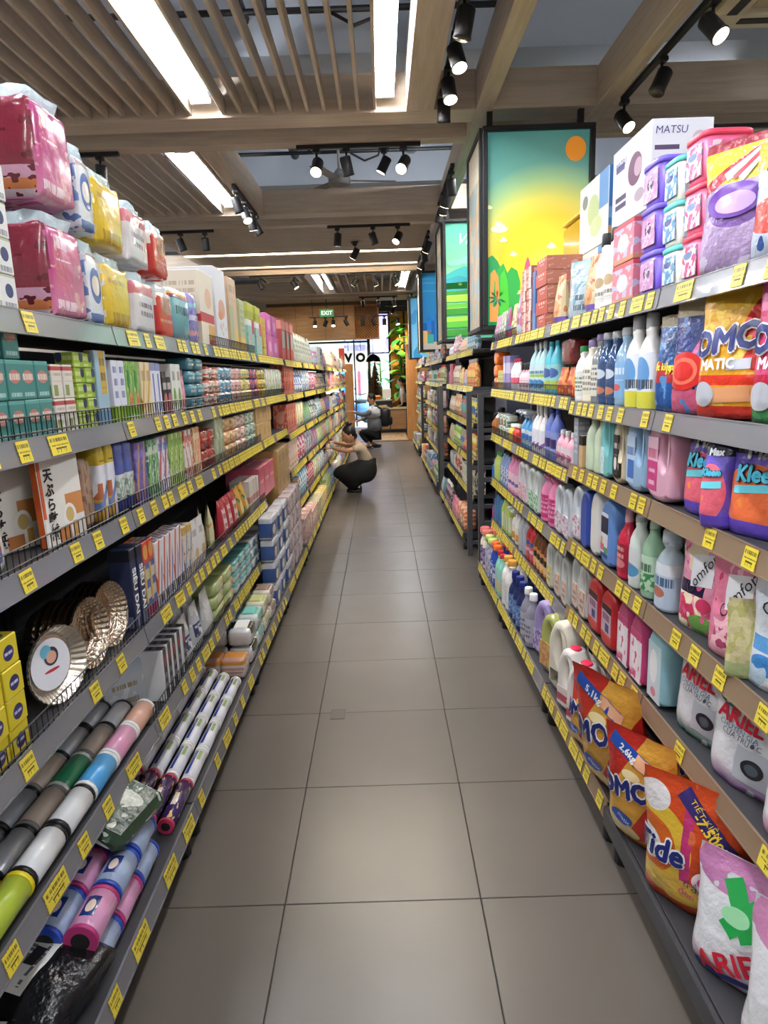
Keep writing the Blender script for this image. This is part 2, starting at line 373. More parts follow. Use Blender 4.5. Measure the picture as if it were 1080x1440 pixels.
def track(p0, p1, spots, lab, hang=False):
    """spots: (t, aim, lit, power)"""
    a, b_ = Vector(p0), Vector(p1); t = empty('track_light', a); dv = b_-a
    al = abs(dv.y) > abs(dv.x)
    g = G().box(-.018 if al else 0, .018 if al else dv.x, 0 if al else -.018, dv.y if al else .018, -.03, 0, MBLK); link('track', g.mesh('track'), t)
    for (k, aim, lit, pw) in spots: spot_parts(t, tuple(dv*k+Vector((0, 0, -.03))), aim, lit, pw)
    if hang:
        for q in (.1, .9): link('hanger', G().box(-.006, .006, -.006, .006, 0, 4.5-a.z, MBLK).mesh('hanger'), t, tuple(dv*q))
    tag(t, lab, 'track light'); return t
S_ = SPOT_W
track((.50, 3.9, ZB+.12), (.50, 5.2, ZB+.12), [(.05, (-.2, .1, -1), 0, 0), (.35, (.2, -.4, -1), 1, S_*.6), (.7, (.1, -.4, -1), 1, S_*.6), (.97, (.0, .2, -1), 0, 0)], 'black track with four spots beside the centre oak beam')
track((1.76, 3.7, ZB+.02), (1.76, 5.2, ZB+.02), [(.12, (.35, -.55, -.8), 1, S_*.6), (.55, (-.5, -.2, -1), 0, 0), (.98, (.3, -.6, -.8), 1, S_*.9)], 'black track with three spots along the oak beam at upper right')
track((-.62, 5.91, ZB), (.38, 5.91, ZB), [(.16, (-.1, -.75, -.8), 1, S_*1.4), (.40, (.2, .3, -1), 0, 0), (.86, (-.35, -.8, -.8), 1, S_*1.4)], 'black track with three spots under the second cross beam, centre')
track((-3.1, 5.91, ZB), (-2.05, 5.91, ZB), [(.5, (.2, -.1, -1), 0, 0), (.85, (-.2, .3, -1), 0, 0)], 'black track with spots under the second cross beam, left end')
track((-1.34, 6.9, ZB), (-1.34, 8.1, ZB), [(.1, (.3, .2, -1), 0, 0), (.45, (.4, -.5, -1), 1, S_), (.75, (.1, .3, -1), 1, 0), (.98, (.5, .2, -1), 0, 0)], 'black track of four spots under the beam beyond the left tube light')
track((-.60, 8.85, ZB), (.42, 8.85, ZB), [(.12, (-.1, -.1, -1), 0, 0), (.55, (.3, .2, -1), 0, 0), (.85, (-.4, -.6, -.8), 1, S_*2)], 'black track of three spots under the fourth cross beam, centre')
track((-2.75, 8.85, ZB), (-2.0, 8.85, ZB), [(.1, (0, .1, -1), 0, 0), (.45, (.3, .2, -1), 0, 0), (.85, (0, .3, -1), 0, 0)], 'black track of three spots under the fourth cross beam, left')
track((.70, 6.5, ZB-.0), (.70, 7.9, ZB-.0), [(.1, (.1, .3, -1), 0, 0), (.4, (-.3, .5, -1), 1, S_*1.8), (.62, (-.1, .6, -1), 1, S_), (.9, (-.3, .2, -1), 0, 0)], 'black track of spots along the right oak beam before the rice field poster')
track((.68, 9.3, ZB), (.68, 11.6, ZB), [(.1, (-.4, .4, -1), 1, S_*3), (.4, (.2, .5, -1), 0, 0), (.7, (-.5, .3, -1), 1, S_*3), (.95, (-.2, .2, -1), 0, 0)], 'black track of spots along the right oak beam before the city poster')
track((-.5, 12.7, ZB), (.4, 12.7, ZB), [(.1, (-.7, .1, -1), 1, S_*4), (.5, (.3, .2, -1), 1, S_*2), (.9, (.6, -.2, -1), 1, S_*2)], 'black track of three spots in the far slatted bay')
track((-2.3, 12.7, ZB), (-1.3, 12.7, ZB), [(.2, (.5, .1, -1), 0, 0), (.8, (.6, -.1, -1), 1, S_*3)], 'black track of two spots far left beyond the led strips')
track((-.45, 16.37, ZB), (.45, 16.37, ZB), [(.1, (0, .2, -1), 0, 0), (.5, (0, .3, -1), 0, 0), (.9, (.2, .2, -1), 1, S_*2)], 'black track of three spots before the far oak header')
track((-1.7, 17.0, ZB-.36), (-.75, 17.0, ZB-.36), [(.15, (0, -.5, -1), 1, S_*1.5), (.42, (-.5, .4, -1), 0, 0), (.62, (0, -.5, -1), 1, S_*1.5), (.95, (.5, .2, -1), 0, 0)], 'black track of spots in front of the far oak header, left', True)
track((-.5, 17.1, ZB-.36), (.55, 17.1, ZB-.36), [(.1, (0, .4, -1), 0, 0), (.35, (.3, .4, -1), 0, 0), (.6, (0, .5, -1), 1, S_), (.9, (.2, -.3, -1), 1, S_*2)], 'black track of spots in front of the far lattice panel', True)
track((.2, 20.2, 3.6), (1.2, 20.2, 3.6), [(.2, (-.3, .6, -1), 1, S_*5), (.8, (-.1, 1.1, -1), 1, S_*6)], 'added black track of two spots over the cashier, brightening the orange wall', True)  # spots added here to brighten the dim orange wall
track((2.05, 5.6, ZB-.05), (3.2, 5.6, ZB-.05), [(.15, (-.2, -.2, -1), 0, 0), (.7, (.2, -.2, -1), 1, S_)], 'black track behind the appliance cartons at far upper right')
for (p, aim, pw, lab) in (((-.3, 9.9, ZB), (-.62, .3, -1), S_*6, 'single black ceiling spot over the crouching worker'), ((.1, 7.0, ZB+.3), (-.55, .1, -1), S_*5, 'single black ceiling spot in the dark fan bay')):
    t = empty('ceiling_spot', p); link('mount', G().box(-.05, .05, -.05, .05, -.02, .0, MBLK, b=.005).mesh('mount'), t); spot_parts(t, (0, 0, -.02), aim, 1, pw); tag(t, lab, 'light')
# fan, cassette -----------------------------------------------------
fan = empty('ceiling_fan', (-.38, 7.9, 3.68))
link('hub', G().lathe([(-.05, .5), (-.04, 1), (.03, 1), (.06, .4)], .12, .12, M('fan grey', '#7c7a78', .4), 20).mesh('hub'), fan)
link('down_rod', G().tube([(0, 0, .05), (0, 0, .82)], .015, MATS['fan grey'], 8).lathe([(0, 1), (.05, 1), (.09, .4)], .06, .06, MATS['fan grey'], 12, z=.03).mesh('down_rod'), fan)
for k in range(3):
    b_ = G().box(.10, .62, -.05, .05, -.004, .004, MATS['fan grey'], b=.003); b_.move(0, 0, 0, rx=.15); link('blade', b_.mesh('blade'), fan).rotation_euler = (0, 0, .15+k*2*pi/3)
tag(fan, 'grey three blade ceiling fan in the dark bay beyond the first beams', 'fan')
def cassette(x, y, z, lab):
    t = empty('air_conditioner', (x, y, z)); g = G(); h = .42
    for a, b_, c_, d_ in ((-h, h, -h, -h+.16), (-h, h, h-.16, h), (-h, -h+.16, -h+.16, h-.16), (h-.16, h, -h+.16, h-.16)): g.box(a, b_, c_, d_, 0, .05, MCREAM, b=.008)
    g.box(-h, h, -h, h, .05, .3, MCREAM); link('panel', g.mesh('panel'), t)
    link('grille', G().box(-.24, .24, -.24, .24, .02, .05, M('grille beige', '#b9aa8d', .5), b=.005).mesh('grille'), t)
    for s in (-1, 1):
        link('vent', G().box(-.26, .26, s*.33-.03, s*.33+.03, -.004, .01, MBLK, b=.004).mesh('vent'), t)
        link('vent', G().box(s*.33-.03, s*.33+.03, -.26, .26, -.004, .01, MBLK, b=.004).mesh('vent'), t)
    tag(t, lab, 'air conditioner')
cassette(2.30, 3.86, ZB+.02, 'cream square ceiling air conditioner at the upper right corner')
cassette(-1.95, 14.2, ZB+.12, 'white square ceiling air conditioner far off on the left')
# poster columns ----------------------------------------------------
def uvq(x0, x1, z0, z1, y, mat, g):   # upright print facing the camera side
    g.add([(x0, y, z0), (x1, y, z0), (x1, y, z1), (x0, y, z1)], [(0, 1, 2, 3)], mat, [[(0, 0), (1, 0), (1, 1), (0, 1)]])
def poly(g, pts, y, mat):
    n = len(pts); th = .0012
    g.add([(x, y, z) for x, z in pts]+[(x, y+th, z) for x, z in pts], [tuple(range(n))], mat)
def flat(name, parent, shapes, y=-.002):
    g = G()
    for pts, mat in shapes: poly(g, pts, y, mat); y -= .0004
    return link(name, g.mesh(name), parent)
def ell(cx, cz, rx, rz, n=24, a0=0, a1=2*pi): return [(cx+rx*cos(a0+(a1-a0)*k/n), cz+rz*sin(a0+(a1-a0)*k/n)) for k in range(n if a1-a0 > 6 else n+1)]
def radial(name, stops, cu, cv, su, sv, noisec=None):
    m = M(name, '#ffffff', .35); nt = m.node_tree; N = nt.nodes; L = nt.links
    tc = N.new('ShaderNodeUVMap'); tc.uv_map = 'UVMap'; mp = N.new('ShaderNodeMapping'); mp.inputs['Location'].default_value = (-cu/su, -cv/sv, 0); mp.inputs['Scale'].default_value = (1/su, 1/sv, 0)
    ln = N.new('ShaderNodeVectorMath'); ln.operation = 'LENGTH'; r = N.new('ShaderNodeValToRGB'); L.new(tc.outputs[0], mp.inputs[0]); L.new(mp.outputs[0], ln.inputs[0]); L.new(ln.outputs['Value'], r.inputs[0])
    e = r.color_ramp.elements; e[0].position, e[0].color = stops[0][0], lin(stops[0][1]); e[1].position, e[1].color = stops[-1][0], lin(stops[-1][1])
    for p, c in stops[1:-1]: k = e.new(p); k.color = lin(c)
    b = N['Principled BSDF']; L.new(r.outputs[0], b.inputs['Base Color']); L.new(r.outputs[0], b.inputs['Emission Color']); b.inputs['Emission Strength'].default_value = .22; return m
def C_(n, c, e=.22): m = M('print '+n, c, .4, emis=c, es=e); return m
def lightbox(x0, y0, y1, z0, z1, w_, lab, bg, shapes, text=None):
    t = empty('poster_light_box', (x0+w_/2, y0, z0)); H = z1-z0; W = w_/2; D = y1-y0; f = .035
    fr = G()
    for a, b_, c_, d_ in ((-W, W, 0, f), (-W, W, H-f, H), (-W, -W+f, f, H-f), (W-f, W, f, H-f)): fr.box(a, b_, -.03, .01, c_, d_, MBLK, b=.004)
    link('frame', fr.mesh('frame'), t)
    link('case', G().box(-W+.012, W-.012, .012, D, .01, H-.01, MDARK).mesh('case'), t)
    g = G(); uvq(-W+f, W-f, f, H-f, 0.004, bg, g); pp = link('printed_poster', g.mesh('printed_poster'), t)
    w2, h2 = 2*W-2*f, H-2*f
    for nm, sh in shapes: flat(nm, pp, [([(-W+f+x*w2, f+z*h2) for x, z in pts], mat) for pts, mat in sh], .001 if nm == 'backdrop' else -.002)
    # side poster seen edge-on
    sg = G()
    for a, b_, c_, d_ in ((.012, D, 0, f), (.012, D, H-f, H), (.012, .012+f, f, H-f), (D-f, D, f, H-f)): sg.box(-W-.02, -W+.012, a, b_, c_, d_, MBLK, b=.003)
    link('frame', sg.mesh('frame'), t)
    side = art('poster side', '#cdb694', [('n', 5, .5, '#8fb0b8'), ('n', 9, .58, '#caa070'), ('b', .8, 1, '#dcd2b8')], .4)
    q = G().add([(-W-.004, D-f, f), (-W-.004, .012+f, f), (-W-.004, .012+f, H-f), (-W-.004, D-f, H-f)], [(0, 1, 2, 3)], side, [[(0, 0), (1, 0), (1, 1), (0, 1)]]); link('side_poster', q.mesh('side_poster'), t)
    if text:
        body, size, at, col = text; tg_ = G(); text_flat(tg_, body, size, col, lambda x, y: (x, -.006, y), at=at, shear=.4, bold=-.001); link('lettering', tg_.mesh('lettering'), t)
    for hx_ in (-W+.07, W-.07): link('hanger', G().box(-.02, .02, .1, .14, H, H+.35, MBLK).mesh('hanger'), t, (hx_, 0, 0))
    tag(t, lab, 'poster'); return t
def cloud(cx, cz, s): return ell(cx, cz, s, s*.28, 14)+[] 
def cloudset(lst, m):
    r = []
    for cx, cz, s in lst:
        r += [(ell(cx, cz, s, s*.22, 14), m), (ell(cx-s*.1, cz+s*.18, s*.45, s*.3, 14), m), (ell(cx+s*.35, cz+s*.1, s*.35, s*.2, 12), m)]
    return r
sun = radial('poster sunset', [(0, '#fff06a'), (.2, '#fbdc32'), (.38, '#f2c832'), (.50, '#d8cf5c'), (.62, '#98ba80'), (.73, '#629c8e'), (1, '#4a8c88')], .62, .28, 1.35, .78)
cw = C_('cloud', '#fff3c0'); gr1, gr2, gr3 = C_('dark green', '#2e9a55'), C_('leaf green', '#4fc23a'), C_('mid green', '#35a84a'); red, red2 = C_('sail red', '#e8383f'), C_('sail rose', '#f0607a')
sea, orange = C_('sea', '#62d6c0'), C_('orange sun', '#f39a2f'); rock = C_('rock', '#f39a4e'); palm = C_('palm', '#1b6b50'); cream = C_('boat', '#ffe9a0')
def palmtree(cx, cz, s):
    r = [([(cx-.008, cz-.25), (cx+.008, cz-.25), (cx+.005, cz), (cx-.005, cz)], palm)]
    for k in range(9):
        a = k*2*pi/9+.2; r.append(([(cx, cz), (cx+s*cos(a+.22)*.6, cz+s*.5*sin(a+.22)*.6), (cx+s*cos(a), cz+s*.5*sin(a)), (cx+s*cos(a-.22)*.6, cz+s*.5*sin(a-.22)*.6)], palm))
    return r
def sail(x, z0, z1, w_, m): return ([(x-w_, z0), (x+w_, z0+.02)]+[(x+w_*cos(a)*.9, z0+.06+(z1-z0-.06)*sin(a)) for a in [k*pi/2/8 for k in range(9)]]+[(x-w_*.5, z0+(z1-z0)*.8), (x-w_*.9, z0+(z1-z0)*.4)], m)
lightbox(.775, 5.22, 5.96, 1.89, 3.285, .80, 'tall sunset bay poster with red sails and orange sun, nearest light box', sun, [
    ('sun_disc', [(ell(.865, .905, .10, .062, 32), orange)]),
    ('clouds', cloudset([(.12, .51, .085), (.16, .45, .04), (.26, .375, .04), (.64, .41, .05), (.02, .62, .03)], cw)),
    ('mountains', [([(0, .0), (0, .36), (.05, .375), (.10, .345), (.14, .30), (.14, 0)], gr1), ([(.08, 0), (.10, .30), (.16, .33), (.20, .28), (.24, .31), (.30, .29), (.33, .23), (.33, 0)], gr3), ([(.12, .02), (.13, .27), (.17, .30), (.20, .24), (.22, .12), (.2, .02)], gr2), ([(.02, .02), (.03, .28), (.07, .30), (.11, .26), (.12, .15), (.1, .02)], rock), ([(.05, .1), (.07, .24), (.08, .24), (.08, .1)], gr3)]),
    ('sea', [([(0, 0), (1, 0), (1, .13), (.5, .17), (.2, .12), (0, .13)], sea)]),
    ('sails', [sail(.27, .16, .30, .035, red), sail(.40, .17, .36, .045, red2), ([(.3, .165), (.5, .175), (.48, .19), (.32, .185)], cream)]),
    ('palm_tree', palmtree(.10, .145, .10)),
])
teal2 = C_('rice sky', '#5cc49a'); gA, gB, gC = C_('terrace dark', '#2f7d2c'), C_('terrace light', '#86c23e'), C_('terrace mid', '#4ea035'); gy = C_('terrace edge', '#c9b86a'); mt_ = C_('hill teal', '#3ba39c'); brn = C_('terrace soil', '#6f5a34')
ter = []
for k in range(8):
    z = .02+.056*k+(.02 if k % 2 else 0)
    ter.append(([(0, z), (1, z+.012), (1, z+.06), (.6, z+.075), (.25, z+.06), (0, z+.055)], (gA, gC, gB)[k % 3]))
    ter.append(([(0, z+.048), (.25, z+.052), (.6, z+.066), (1, z+.052), (1, z+.062), (.6, z+.078), (.25, z+.063), (0, z+.058)], gy if k % 2 else brn))
ter.reverse()
lightbox(.747, 8.1, 8.86, 1.95, 3.29, .80, 'green rice terrace poster with white script, second light box', art('rice sky', '#62c79b', [('g', 0, .5, 1, 1, '#9ad9a4', '#49b796')], .4), [
    ('hills', [([(0, .35), (0, .56), (.15, .60), (.3, .63), (.45, .58), (.6, .64), (.8, .60), (1, .63), (1, .35)], mt_), ([(0, .35), (0, .52), (.2, .55), (.5, .5), (.8, .56), (1, .52), (1, .35)], C_('hill dark teal', '#2f8d94'))]),
    ('terraces', ter),
    ('clouds', [(ell(.15, .66, .12, .03), C_('cloud green', '#7fd3a6')), (ell(.35, .68, .12, .035), C_('cloud green', '#7fd3a6')), (ell(.7, .67, .2, .03), C_('cloud green', '#7fd3a6'))]),
    ('farmer', [([(.2, .42), (.24, .42), (.235, .47), (.205, .47)], palm), (ell(.22, .475, .03, .012, 12), cream), ([(.26, .25), (.40, .25), (.38, .29), (.3, .3)], rock)]),
], ('Vietnam', .17, (.03, 1.12), C_('white script', '#f2fff2', .8)))
blu = C_('city blue', '#1f78c8'); blu2 = C_('city dark blue', '#1a5ea8'); hse = C_('house', '#d8b072'); hs2 = C_('house shade', '#8a6b45')
city = [([(x, .1), (x+w_, .1), (x+w_, h), (x, h)], blu if k % 2 else blu2) for k, (x, w_, h) in enumerate([(0, .12, .35), (.1, .1, .42), (.2, .09, .38), (.28, .12, .46), (.42, .06, .5), (.5, .1, .62), (.53, .03, .72), (.62, .1, .48), (.7, .12, .55), (.8, .1, .45), (.88, .12, .5)])]
lightbox(.715, 12.0, 12.7, 1.98, 3.31, .80, 'blue city skyline poster with tan house, third light box', art('city sky', '#2f9ae0', [('g', 0, 0, 1, 1, '#2588d8', '#34a6ea'), ('b', .86, .88, '#58b8ee'), ('b', .76, .775, '#58b8ee'), ('b', .92, .93, '#58b8ee')], .4), [
    ('skyline', city), ('house', [([(0, 0), (1, 0), (1, .1), (0, .1)], C_('pavement', '#b8b2a6')), ([(0, .08), (0, .25), (.3, .25), (.32, .32), (.55, .30), (.8, .38), (1, .36), (1, .08)], hse), ([(.55, .08), (.8, .08), (.8, .2), (.55, .2)], hs2), ([(.1, .08), (.25, .08), (.25, .2), (.1, .2)], mt_)])])
lightbox(.69, 15.9, 16.6, 1.95, 3.33, .70, 'pale blue poster with green leaf plant, farthest light box', art('pale sky', '#63c3ee', [('g', 0, 0, 1, 1, '#8fd4f2', '#4db4e8'), ('n', 3, .6, '#3f9fd8')], .4), [
    ('plant', [(ell(.45, .2, .25, .13, 14), C_('plant green', '#57a95a')), (ell(.7, .13, .2, .1, 14), hse)])])
# structural columns in the gaps of the right shelving
for (x0, y0, y1) in ((.98, 5.36, 5.9), (.96, 8.42, 8.82), (.95, 12.95, 13.35)):
    struct('trim_%d' % int(y0/4), G().box(x0, x0+.5, y0, y1, 0, 3.3, M('column paint', '#3a3c48', .7)))
# ================================================================ far end of the shop and the street outside
def tg1(name, g, lab, cat, group=None): o = link(name, g.mesh(name)); tag(o, lab, cat, group); return o
hd = struct('trim_4', G().box(-2.8, -.62, 17.4, 17.5, 2.52, 3.35, WP).box(-2.8, -.02, 17.52, 17.6, 2.52, 4.5, M('header back', '#6e5a44', .7)))
lat = G()
for k in range(-6, 15):
    for sg in (-1, 1):
        x0 = -.62+.07*k
        pts = [(x0, 2.54), (x0+sg*.8, 3.34)]
        if sg < 0: pts = [(x0, 2.54), (x0-.8, 3.34)]
        (a, za), (b_, zb) = pts
        lo, hi = -.62, -.02
        t0, t1 = 0, 1
        if a != b_:
            ts = sorted(((lo-a)/(b_-a), (hi-a)/(b_-a))); t0, t1 = max(0, ts[0]), min(1, ts[1])
        if t1-t0 > .03: lat.tube([(a+(b_-a)*t0, 17.45+.012*sg, za+.8*t0), (a+(b_-a)*t1, 17.45+.012*sg, za+.8*t1)], .008, WZ, 4, False)
for a, b_, c_, d_ in ((-.64, -.60, 2.52, 3.35), (-.04, 0, 2.52, 3.35), (-.64, 0, 2.52, 2.55), (-.64, 0, 3.32, 3.35)): lat.box(a, b_, 17.42, 17.48, c_, d_, WZ)
struct('lattice', lat, hd)
for k in (1, 2): struct('joint', G().box(-2.8+.73*k, -2.795+.73*k, 17.395, 17.4, 2.52, 3.35, MBLK), hd)
struct('trim_5', G().box(-.90, -.70, 17.3, 17.5, 0, 1.92, WZ, b=.01)); struct('trim_6', G().box(.64, .92, 17.2, 17.6, 0, 2.35, WZ, b=.01))
struct('trim_7', G().box(.80, 3.2, 17.3, 17.5, 0, 2.52, WP)); struct('trim_8', G().box(-3, -.93, 17.3, 17.5, 0, 1.2, WP))
ex = empty('exit_sign', (-1.25, 16.85, 3.12)); link('housing', G().box(-.17, .17, -.02, .02, -.09, .09, M('exit green', '#2f5b3c', .5, emis='#2f6a44', es=.6), b=.006).mesh('housing'), ex)
g = G(); text_flat(g, 'EXIT', .13, M('exit letters', '#dff5e2', .5, emis='#dff5e2', es=1), lambda x, y: (x, -.0225, y)); link('lettering', g.mesh('lettering'), ex)
link('hanger', G().box(-.01, .01, -.01, .01, .09, .35, MBLK).mesh('hanger'), ex); tag(ex, 'green exit sign hanging in front of the far oak header', 'sign')
# entrance mat, counter
mat_ = tg1('door_mat', G().box(-.1, .64, 17.05, 19.3, 0, .012, art('mat wood', '#c9a878', [('n', 9, .55, '#a98458'), ('t', 0, 0, 1, 1, 24, '#b8946a')], .6), b=.004), 'tan patterned mat before the counter at the far end', 'mat')
ct = empty('counter', (.22, 19.6, 0)); link('body', G().box(-.47, .5, 0, .5, .05, .655, MDARK)  .box(-.46, .48, .02, .48, 0, .06, MBLK).mesh('body'), ct)
link('countertop', G().box(-.49, .52, -.04, .54, .655, .70, M('counter top cream', '#e6cfa0', .4), b=.006).mesh('countertop'), ct)
dm = G().box(-.225, .225, -.018, 0, -.27, .27, WP, b=.004).mesh('door')
for x in (-.23, .25): link('door', dm, ct, (x, 0, .36))
tag(ct, 'cashier counter with two wooden doors and cream top', 'counter')
bc = empty('back_counter', (-.02, 20.75, 0)); link('body', G().box(-.33, .31, 0, .4, 0, .86, MDARK, b=.005).mesh('body'), bc); link('countertop', G().box(-.35, .33, -.03, .42, .86, .90, M('counter grey top', '#b9b2a8', .4), b=.004).mesh('countertop'), bc)
tag(bc, 'taller dark counter with pale top behind the cashier counter', 'counter')
def onb(name, g, x, y, z, lab, cat): o = tg1(name, g, lab, cat); o.location = (x, y, z)
onb('soap_bottle', G().lathe([(0, .9), (.02, 1), (.09, 1), (.13, .5), (.16, .3), (.18, .3)], .05, .04, M('counter bottle', '#e8d890', .4), 14), -.2, 19.72, .701, 'pale yellow bottle standing on the left end of the cashier counter', 'bottle')
onb('tray', G().box(-.14, .14, -.1, .1, 0, .05, M('counter tray yellow', '#dcc070', .5), b=.01).box(-.12, .12, -.08, .08, .05, .07, MCREAM), .03, 19.78, .701, 'yellow tray on the cashier counter', 'tray')
pt = empty('card_terminal', (.27, 19.75, .701)); link('body', G().box(-.05, .05, -.07, .07, 0, .06, M('terminal navy', '#2d2c48', .4), b=.012).mesh('body'), pt); link('screen', G().box(-.035, .035, -.01, .05, .06, .066, MOFF, b=.002).mesh('screen'), pt); tag(pt, 'dark card terminal on the cashier counter beside the cashier', 'terminal')
mo = empty('monitor', (.16, 20.85, .901)); link('screen', G().box(-.13, .13, -.015, .015, .04, .32, MWHITE, b=.01).mesh('screen'), mo); link('stand', G().box(-.05, .05, -.04, .06, 0, .012, MWHITE, b=.003).box(-.015, .015, -.005, .012, 0, .1, MWHITE).mesh('stand'), mo); tag(mo, 'white monitor seen from behind on the back counter', 'monitor')
bk = empty('basket', (-.12, 20.86, .901)); bm = M('basket orange', '#d07b3a', .7); link('body', G().lathe([(0, .7), (.02, .75), (.09, 1), (.10, 1.04), (.09, .95), (.03, .7)], .15, .11, bm, 20).mesh('body'), bk)
fr_ = G().ball((0, 0, .06), .045, M('fruit', '#e0a040', .5)).mesh('fruit')
for a, b_ in ((-.06, 0), (.05, .03), (0, -.04)): link('fruit', fr_, bk, (a, b_, .03))
tag(bk, 'orange wicker basket on the back counter', 'basket')
tree = empty('cone_tree', (-.18, 21.42, 0)); tree_m = M('brown twig', '#4c3a28', .9)
link('pot', G().lathe([(0, .7), (.3, 1), (.32, .95)], .14, .14, MDARK, 16).mesh('pot'), tree); link('trunk', G().tube([(0, 0, .3), (0, 0, 2)], .02, tree_m, 6).mesh('trunk'), tree)
g = G(); random.seed(3)
for k in range(900):
    z = .95+1.1*random.random()**1.3; r = .27*(2.05-z)/1.1+.01; a = random.random()*6.28; g.tube([(0, 0, z), (r*cos(a), r*sin(a), z+.06*random.random())], [.016, .006], tree_m, 3, False, False)
fo = link('twigs', g.mesh('twigs'), tree); fo['kind'] = 'stuff'; tag(tree, 'dark brown cone shaped decorative tree behind the counter', 'tree')
pl = empty('pendant_lamp', (-.2, 19.3, 2.0)); link('shade', G().lathe([(0, 1), (.004, 1), (.05, .96), (.12, .8), (.19, .45), (.21, .15)], .21, .21, M('glossy black', '#141414', .15), 28, cap=False).mesh('shade'), pl)
link('bulb', G().ball((0, 0, .06), .045, M('bulb', '#ffd9a0', .4, emis='#ffc98a', es=12)).mesh('bulb'), pl); link('cord', G().tube([(0, 0, .2), (0, 0, 2.5)], .005, MBLK, 5).mesh('cord'), pl)
tag(pl, 'glossy black dome pendant lamp over the cashier counter', 'lamp')
ld = bpy.data.lights.new('pendant', 'POINT'); ld.energy = 8; ld.color = (1, .8, .55); ld.shadow_soft_size = .05; lo = bpy.data.objects.new('pendant', ld); COL.objects.link(lo); lo.parent = pl; lo.location = (0, 0, -.03)
# glazed front ------------------------------------------------------
gl = M('window glass', '#ffffff', .02, trans=1, ior=1.02)
wf = struct('window_1', G().box(-.40, -.31, 21.75, 21.85, 0, 4.5, MBLK))
for x in (.30, 1.35): struct('window_frame', G().box(x-.03, x+.03, 21.75, 21.85, 0, 4.5, MBLK), wf)
struct('window_frame', G().box(-.31, .3, 21.76, 21.84, 2.30, 2.34, MBLK).box(-.31, .3, 21.76, 21.84, 3.5, 3.55, MBLK), wf)
struct('pane', G().box(-.31, .27, 21.79, 21.80, 0, 3.5, gl), wf)
og = M('orange wall', '#e59a28', .7)
struct('wall_front', G().box(.33, 1.32, 21.88, 21.95, 0, 4.5, og).box(1.38, 6, 21.75, 21.95, 0, 4.5, WP).box(-6, -2.4, 21.75, 21.95, 0, 4.5, wm).box(-2.4, 6, 21.6, 21.75, 3.55, 4.5, MDARK))
struct('trim_9', G().box(.74, .80, 21.80, 21.87, 0, 4.2, MBLK))
lm = M('banana leaf green', '#5fae28', .5); lm2 = M('banana leaf dark', '#2c7a2c', .5)
def leaf(L_, W_, droop, m):
    g = G(); n = 9; V = []; F = []
    for k in range(n+1):
        t = k/n; x = L_*t; z = L_*.45*t-droop*t*t*L_; wd = W_*sin(pi*min(1, t*.92+.06))**.7
        V += [(x, -wd/2, z-.02), (x, 0, z), (x, wd/2, z-.02)]
    for k in range(n):
        for j in (0, 1): F.append((k*3+j, k*3+j+1, k*3+j+4, k*3+j+3))
    return g.add(V, F, m, None, True)
def plant(x, y, z0, n, h, L_, W_, ms, lab, name='leafy_plant', rngs=1):
    random.seed(rngs); t = empty(name, (x, y, z0)); st = M('plant stem', '#4d7a2c', .7)
    link('stem', G().tube([(0, 0, 0), (.02, 0, h*.6), (0, 0, h)], [.05, .035, .015], st, 8).mesh('stem'), t)
    for k in range(n):
        zz = h*(.25+.75*k/n); lf = leaf(L_*random.uniform(.8, 1.2), W_, random.uniform(.5, 1.1), ms[k % len(ms)]); o = link('leaf', lf.mesh('leaf'), t, (0, 0, zz), k*2.4+random.random()); o.rotation_euler[1] = -random.uniform(-.1, .7)
    tag(t, lab, 'plant')
plant(.60, 21.15, 0, 34, 3.3, .42, .24, [lm, lm2], 'tall green banana leaf plant before the orange wall')
ro = tg1('red_flower', G().lathe([(0, .1), (.06, .6), (.14, .8), (.2, .2)], .06, .05, M('flower red', '#a83a3a', .6), 10), 'dark red bloom hanging below the banana leaves', 'flower'); ro.location = (.80, 21.15, 1.32)
plant(-.02, 23.0, 0, 14, 2.2, .6, .22, [M('plant jade', '#2fae5c', .4), M('plant mint', '#7fd8a0', .4)], 'broad leaved jade green plant outside behind the glass', rngs=4)
plant(.12, 22.6, 0, 12, 1.1, .4, .12, [M('hedge green', '#6c9a4c', .5), lm2], 'low light green bush outside behind the glass', rngs=6)
# street
gd = struct('floor_outside', G().box(-9, 9, 22, 34, -.12, -.02, M('pavement white', '#cfd2d6', .6)))
gd.name = 'ground'
bd = empty('shop_house', (-1, 31, 0)); link('wall', G().box(-8, 8, 0, .3, 0, 9, M('house beige', '#dccbab', .8)).mesh('wall'), bd)
link('upper_panel', G().box(-.6, 3.5, -.1, 0, 2.4, 9, art('house mauve', '#a898b4', [('n', 6, .55, '#8a7a9a'), ('n', 11, .62, '#e8e0ec')], .6)).mesh('upper_panel'), bd)
link('awning', G().box(-4, .6, -1.2, 0, 3.6, 3.75, M('awning white', '#e8eef2', .5)).mesh('awning'), bd)
link('doorway', G().box(-.9, -.45, -.04, 0, 0, 2.3, M('doorway grey', '#7e8f92', .6)).mesh('doorway'), bd); link('awning_rail', G().box(-4, .8, -.6, -.5, 3.0, 3.1, M('rail pale blue', '#a8cbe0', .5)).mesh('awning_rail'), bd)
tag(bd, 'beige shop house across the street with mauve upper panel', 'building')
